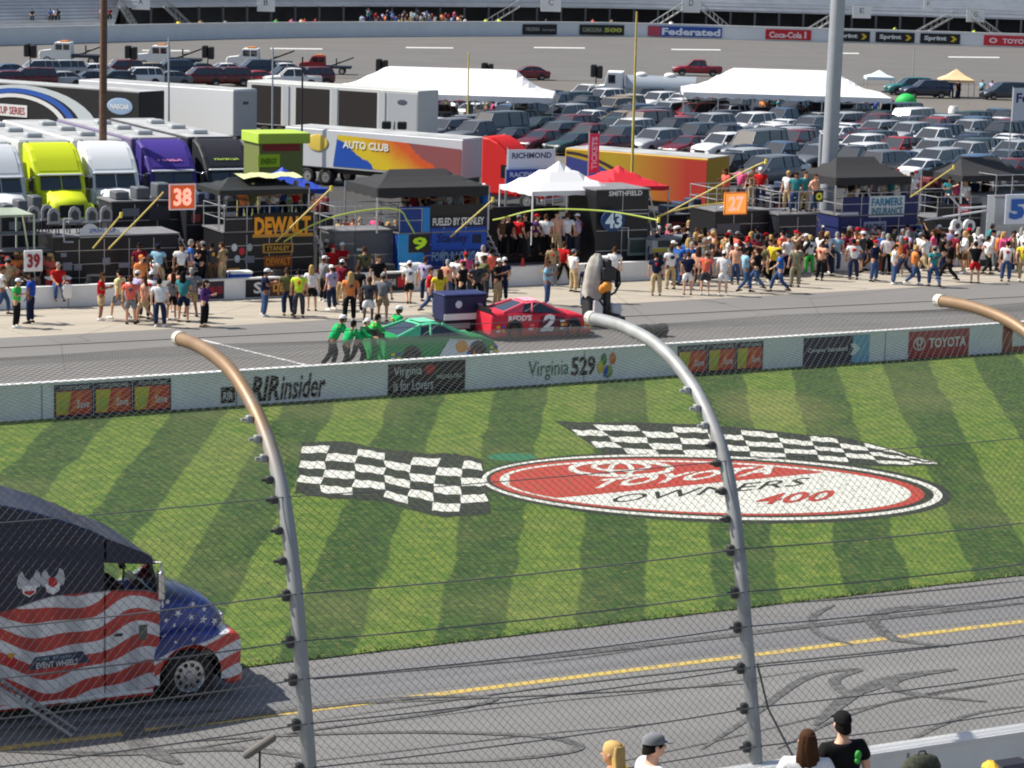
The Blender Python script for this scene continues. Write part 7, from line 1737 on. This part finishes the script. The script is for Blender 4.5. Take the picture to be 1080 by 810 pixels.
def far_ad(x0, x1, c, parts, label):
    a, b = G(x0, wbx(x0)), G(x1, wbx(x1)); a.y -= .12; b.y -= .12; d_ = b-a; L = d_.length; t_ = thing('wall_banner', label, 'banner', a, math.atan2(d_.y, d_.x), 'banners on the far wall')
    MB().box(0, L, -.03, 0, .25, 1.85).build('banner_sheet', P(c), t_)
    for k in parts:
        if k[0] == 't': ltr(t_, k[1], L*k[2], k[3], L*k[4], k[5], P(k[6]), .04, y=-.06)
        elif k[0] == 'p': pan(t_, L*k[2], L*k[4], k[3], k[5], P(k[6]), y=-.05)
        else: q = MB(); q.poly([(L*.76, -.06, .6), (L*.84, -.06, .6), (L*.92, -.06, 1.05), (L*.84, -.06, 1.5), (L*.76, -.06, 1.5), (L*.83, -.06, 1.05)]); q.build('arrow', P((220, 190, 40)), t_)
far_ad(551, 587, (30, 32, 32), [('t', 'VIRGINIA', .08, .8, .5, 1.4, (170, 160, 150)), ('t', 'lovers', .58, .8, .95, 1.2, (150, 150, 150))], 'small black banner, leftmost on the far wall')
far_ad(611, 658, (34, 36, 34), [('t', 'CAROLINA', .06, .7, .5, 1.4, (160, 165, 140)), ('t', '500', .55, .7, .95, 1.4, (200, 205, 90))], 'black and yellowish banner, second on the far wall')
far_ad(683, 761, (40, 84, 168), [('p', '', .0, .27, .17, 1.83, (190, 70, 90)), ('t', 'Federated', .19, .45, .98, 1.6, (236, 240, 246))], 'blue banner with white Federated lettering on the far wall')
far_ad(807, 855, (206, 30, 44), [('t', 'Coca-Cola', .08, .5, .8, 1.5, (245, 220, 220)), ('p', '', .85, .5, .9, 1.6, (240, 200, 200))], 'red banner with white script on the far wall')
for i, (a, b) in enumerate(((878, 917), (923, 964), (970, 1012))): far_ad(a, b, (26, 28, 30), [('t', 'Sprint', .1, .6, .66, 1.5, (225, 228, 228)), ('a',)], 'black Sprint banner with a yellow arrow, %s of three' % ['left', 'middle', 'right'][i])
far_ad(1037, 1092, (214, 40, 56), [('t', 'TOYOTA', .36, .6, .96, 1.4, (245, 225, 228)), ('t', 'O', .1, .6, .26, 1.5, (245, 225, 228))], 'red Toyota banner at the right end of the far wall')
# stands
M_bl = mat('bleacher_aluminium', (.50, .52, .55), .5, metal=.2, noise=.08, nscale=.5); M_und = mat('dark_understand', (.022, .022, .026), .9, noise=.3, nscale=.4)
def offs(p, d_): v_ = p.copy(); v_.y += d_; return v_
gs = thing('far_grandstand', 'long aluminium bleachers on dark framework behind the far wall', 'grandstand', far[0]); base = [v_-off_ for v_ in far]
split = [i for i, (x_, _) in enumerate(WBs) if x_ >= 112][0]
for nm, idx, z0_, d0 in (('lower_seating', range(0, split+1), 1.6, 5.0), ('main_seating', range(split, len(far)), 4.6, 8.0)):
    pr_ = [(d0, z0_-.35), (d0, z0_)]; zz_, dd_ = z0_, d0
    for k in range(16): dd_ += .85; pr_.append((dd_, zz_)); zz_ += .42; pr_.append((dd_, zz_))
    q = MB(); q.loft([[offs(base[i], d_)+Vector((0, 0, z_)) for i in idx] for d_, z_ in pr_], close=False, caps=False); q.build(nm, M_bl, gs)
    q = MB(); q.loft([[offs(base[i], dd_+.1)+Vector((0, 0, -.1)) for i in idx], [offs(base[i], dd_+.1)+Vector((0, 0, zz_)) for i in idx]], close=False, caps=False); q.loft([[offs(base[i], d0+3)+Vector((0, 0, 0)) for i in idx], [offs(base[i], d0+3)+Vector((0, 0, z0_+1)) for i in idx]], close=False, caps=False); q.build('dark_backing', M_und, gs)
    q = MB(); 
    for z_ in (.9, 1.4): q.loft([[offs(base[i], d0-.3)+Vector((0, 0, z0_+z_-.5)) for i in idx], [offs(base[i], d0-.3)+Vector((0, 0, z0_+z_-.40)) for i in idx]], close=False, caps=False)
    q.build('front_rail', M_steel, gs)
def fp(x_, d_, z_): return offs(G(x_, wbx(x_)), d_)+Vector((0, 0, z_))
for x_ in range(124, 1090, 26): MB().box(-.14, .14, -.14, .14, 0, 4.3).build('column', P((84, 88, 94)), gs, fp(x_, 7.8, 0)-off_)
for x_ in (20, 42, 64, 86): MB().box(-.1, .1, -.1, .1, 0, 1.5).build('column', P((84, 88, 94)), gs, fp(x_, 4.7, 0)-off_)
rsx = [(165, 200), (118, 140), (548, 500), (722, 680), (742, 778), (893, 850), (1012, 965), (1030, 1070)]
for i, (xt, xb) in enumerate(rsx):
    a, b = fp(xt, 6.5, 4.4), fp(xb, 5.5, .2); t_ = thing('stair', 'grey steel stair flight up to the far bleachers, %s from the left' % ordn(sorted([min(r_) for r_ in rsx]).index(min(xt, xb))), 'stairs', b, 0, 'stairs below the far stands'); a = a-b
    for k in (0, 1.6): MB().tube([(0, k, 0), tuple(a+Vector((0, k, 0)))], .12, 6).build('stringer', M_steel, t_)
    for k in (0, 1.6):
        q = MB(); q.tube([(0, k, 1.1), tuple(a+Vector((0, k, 1.1)))], .06, 6)
        for j in range(9): v_ = a*(j/8)+Vector((0, k, 0)); q.tube([tuple(v_), tuple(v_+Vector((0, 0, 1.1)))], .04, 5)
        q.build('handrail', M_steel, t_)
    q = MB()
    for j in range(1, 13): v_ = a*(j/13); q.box(v_.x-.25, v_.x+.25, v_.y, v_.y+1.6, v_.z-.03, v_.z+.03)
    q.build('tread', M_steel, t_)
for i, (xa, xb, ya, yb) in enumerate([(139, 158, -4, 10), (271, 290, -4, 12), (570, 592, -4, 12), (719, 739, -4, 13), (899, 919, 6, 19), (974, 984, 0, 10), (1019, 1039, 10, 23)]):
    pp = fp(xa, 7.2, 0); nY = Vector((0, 1, 0)); A_ = onplane(xa, yb, pp, nY); B_ = onplane(xb, ya, pp, nY); t_ = thing('section_sign', 'white section sign hanging under the far stands, %s from the left' % ordn(i), 'sign', (A_.x, A_.y, A_.z), 0, 'section signs under the far stands')
    MB().box(0, B_.x-A_.x, -.05, .05, 0, B_.z-A_.z, bev=.02).build('sign_panel', white, t_); ltr(t_, 'ABCDEFG'[i], (B_.x-A_.x)*.38, (B_.z-A_.z)*.4, (B_.x-A_.x)*.62, (B_.z-A_.z)*.8, P((120, 120, 140)), y=-.07)
    MB().box(-.02, B_.x-A_.x+.02, -.04, .04, B_.z-A_.z, B_.z-A_.z+.06).build('hanger', M_steel, t_)
rn = random.Random(31)
def farp(x_, d_, z_, tp, bt, anc, pn='standing', f=0, h_='short', hc='black'): person(x_, wbx(x_), tp, bt, pn, f, h_, hc, anc, pos=fp(x_, d_, z_), sub=0, sc=1.05, grp='people by the far stands')
for x_, tp in [(22, 'navy'), (42, 'blue'), (46, 'white'), (50, 'navy'), (103, 'pink'), (98, 'white'), (106, 'maroon')]: farp(x_, 5.6+.85*2, 1.6+.42*2, tp, 'dark grey', 'on left far bleachers', 'seated')
for x_, tp in [(187, 'yellow'), (210, 'tan'), (236, 'grey'), (290, 'green'), (306, 'pink'), (316, 'peach'), (320, 'red'), (331, 'red'), (512, 'neon yellow'), (526, 'neon yellow'), (470, 'blue'), (490, 'white'), (576, 'navy'), (625, 'salmon'), (645, 'tan'), (708, 'white'), (946, 'neon yellow'), (1028, 'neon yellow')]: farp(x_, rn.uniform(1.2, 3), .9, tp, 'dark grey', 'behind far wall', f=rn.uniform(-60, 60))
for i in range(34): farp(378+3.2*i+rn.uniform(-1, 1)+(0 if i < 26 else 4), rn.uniform(1.5, 6.5), 1.0+rn.uniform(0, 1.2), rn.choice(tops), rn.choice(bots), 'in far wall crowd', rn.choice(['standing', 'arms folded', 'pointing']), rn.uniform(-60, 60), rn.choice(['short', 'cap']), 'black')

# ------------------------------------------------------------------ near spectators
def near(px, ytop, ht, top, bot, pn, face, h_, hc, lbl, sc=1.02, skin=None):
    """stands on the terrace step where the line of sight to the head top meets it"""
    best = None
    for i in range(50):
        dist = 24.2+i*.05; d_ = ray(px, ytop); p = CAM+d_*dist; a, b = ab(p); zt = terrace_z(b)
        if b > b_out-1.0: break
        e = abs(p.z-(zt+ht))
        if best is None or e < best[0]: best = (e, Vector((p.x, p.y, zt)))
    r_ = person(px, 800, top, bot, pn, face, h_, hc, None, pos=best[1], sub=2, sc=sc, skin=skin, grp='spare'); r_['label'] = lbl; r_['group'] = 'spectators near the fence'; return r_
m1 = near(895, 748, 1.82, 'black', 'black', 'standing', 205, 'cap', 'black', 'man in black cap, sunglasses and black t-shirt at the bottom right', skin=(226, 176, 148))
m1.scale = (1.08, 1.08, 1.02)
q = MB(); q.ball((-.09, .160, 1.36), .035, .022, .05, 10); q.ball((-.085, .160, 1.30), .03, .022, .035, 10); q.build('shirt_mark', P((60, 170, 70)), m1)
m2 = near(852, 770, 1.66, 'white', 'denim', 'standing', 185, 'long', 'brown', 'person with long dark brown hair and white top at the bottom right', .95)
m3 = near(690, 775, 1.80, 'white', 'khaki', 'standing', 110, 'cap', 'grey', 'person in grey cap and white t-shirt near the right fence post', 1.02, skin=(226, 176, 148))
m4 = near(645, 784, 1.66, 'yellow', 'denim', 'standing', 250, 'long', 'blond', 'person with long blond hair at the bottom centre', .95)
m5 = near(370, 799, 1.75, 'grey', 'denim', 'standing', 170, 'short', 'brown', 'person with short brown hair just visible at the bottom edge', 1.0, skin=(226, 176, 148))
m6 = near(292, 802, 1.75, 'grey', 'denim', 'standing', 180, 'cap', 'dark grey' if 0 else 'grey', 'person in grey cap beside the left fence post at the bottom', 1.0)
m7 = near(975, 795, 1.60, 'olive', 'black', 'standing', 180, 'cap', 'black', 'person in olive top at the bottom right beside the backpack', .9) if 0 else None
def prop_at(px, py, off_b, zh):
    d_ = ray(px, py)
    for i in range(400):
        p = CAM+d_*(14+i*.05); a, b = ab(p)
        if b > b_out-.7-off_b: return p
    return p
p = prop_at(972, 800, 2.0, 0)
t_ = thing('backpack', 'dark camouflage backpack standing on the terrace rail at the bottom right', 'backpack', p+Vector((0, 0, -.30)), TANG); t_.scale = (.66, .66, .60); q = MB(); rings = []
for z_, w_, d2_ in ((0, .40, .20), (.1, .46, .24), (.35, .44, .22), (.5, .36, .18), (.58, .20, .10)): rings.append([Vector((w_*math.cos(t), d2_*math.sin(t), z_)) for t in [2*math.pi*i/12 for i in range(12)]])
q.loft(rings, smooth=True); q.build('bag_body', mat('camo_cloth', (.05, .055, .035), .9, noise=.6, nscale=14), t_); MB().tube([(-.12, 0, .56), (-.06, 0, .66), (.06, 0, .66), (.12, 0, .56)], .018, 6).build('handle', M_blk, t_); MB().box(-.22, .22, -.26, -.18, .12, .34, bev=.04).build('pocket', mat('camo_cloth2', (.035, .04, .03), .9, noise=.6, nscale=14), t_)
p = prop_at(1052, 803, 2.0, 0); t_ = thing('camera_bag', 'black bag with a yellow cover at the bottom right corner', 'bag', p+Vector((0, 0, -.3)), TANG); t_.scale = (.8, .8, .8); MB().box(-.1, .6, -.2, .2, 0, .34, bev=.06).build('bag_body', P((40, 42, 52)), t_); MB().box(-.26, .0, -.16, .16, .06, .40, bev=.09).build('yellow_cover', P((226, 186, 50)), t_)
MB().box(-.1, .6, -.6, .6, -.5, -.02).build('stand', M_steel, t_)
for k in range(2): pass
p = prop_at(276, 786, 1.2, 0); t_ = thing('microphone', 'grey shotgun microphone on a short stand at the bottom left', 'microphone', p); MB().tube([(-.20, 0, -.14), (-.17, 0, -.12), (.12, 0, .09), (.15, 0, .11)], [.03, .05, .05, .03], 10).build('windshield', mat('grey_foam', (.16, .15, .14), 1), t_); MB().tube([(-.02, 0, 0), (-.02, 0, -.8)], .014, 6).build('stand', M_blk, t_)
thin_people()
finish_people()
bpy.data.scenes.remove(TMP)
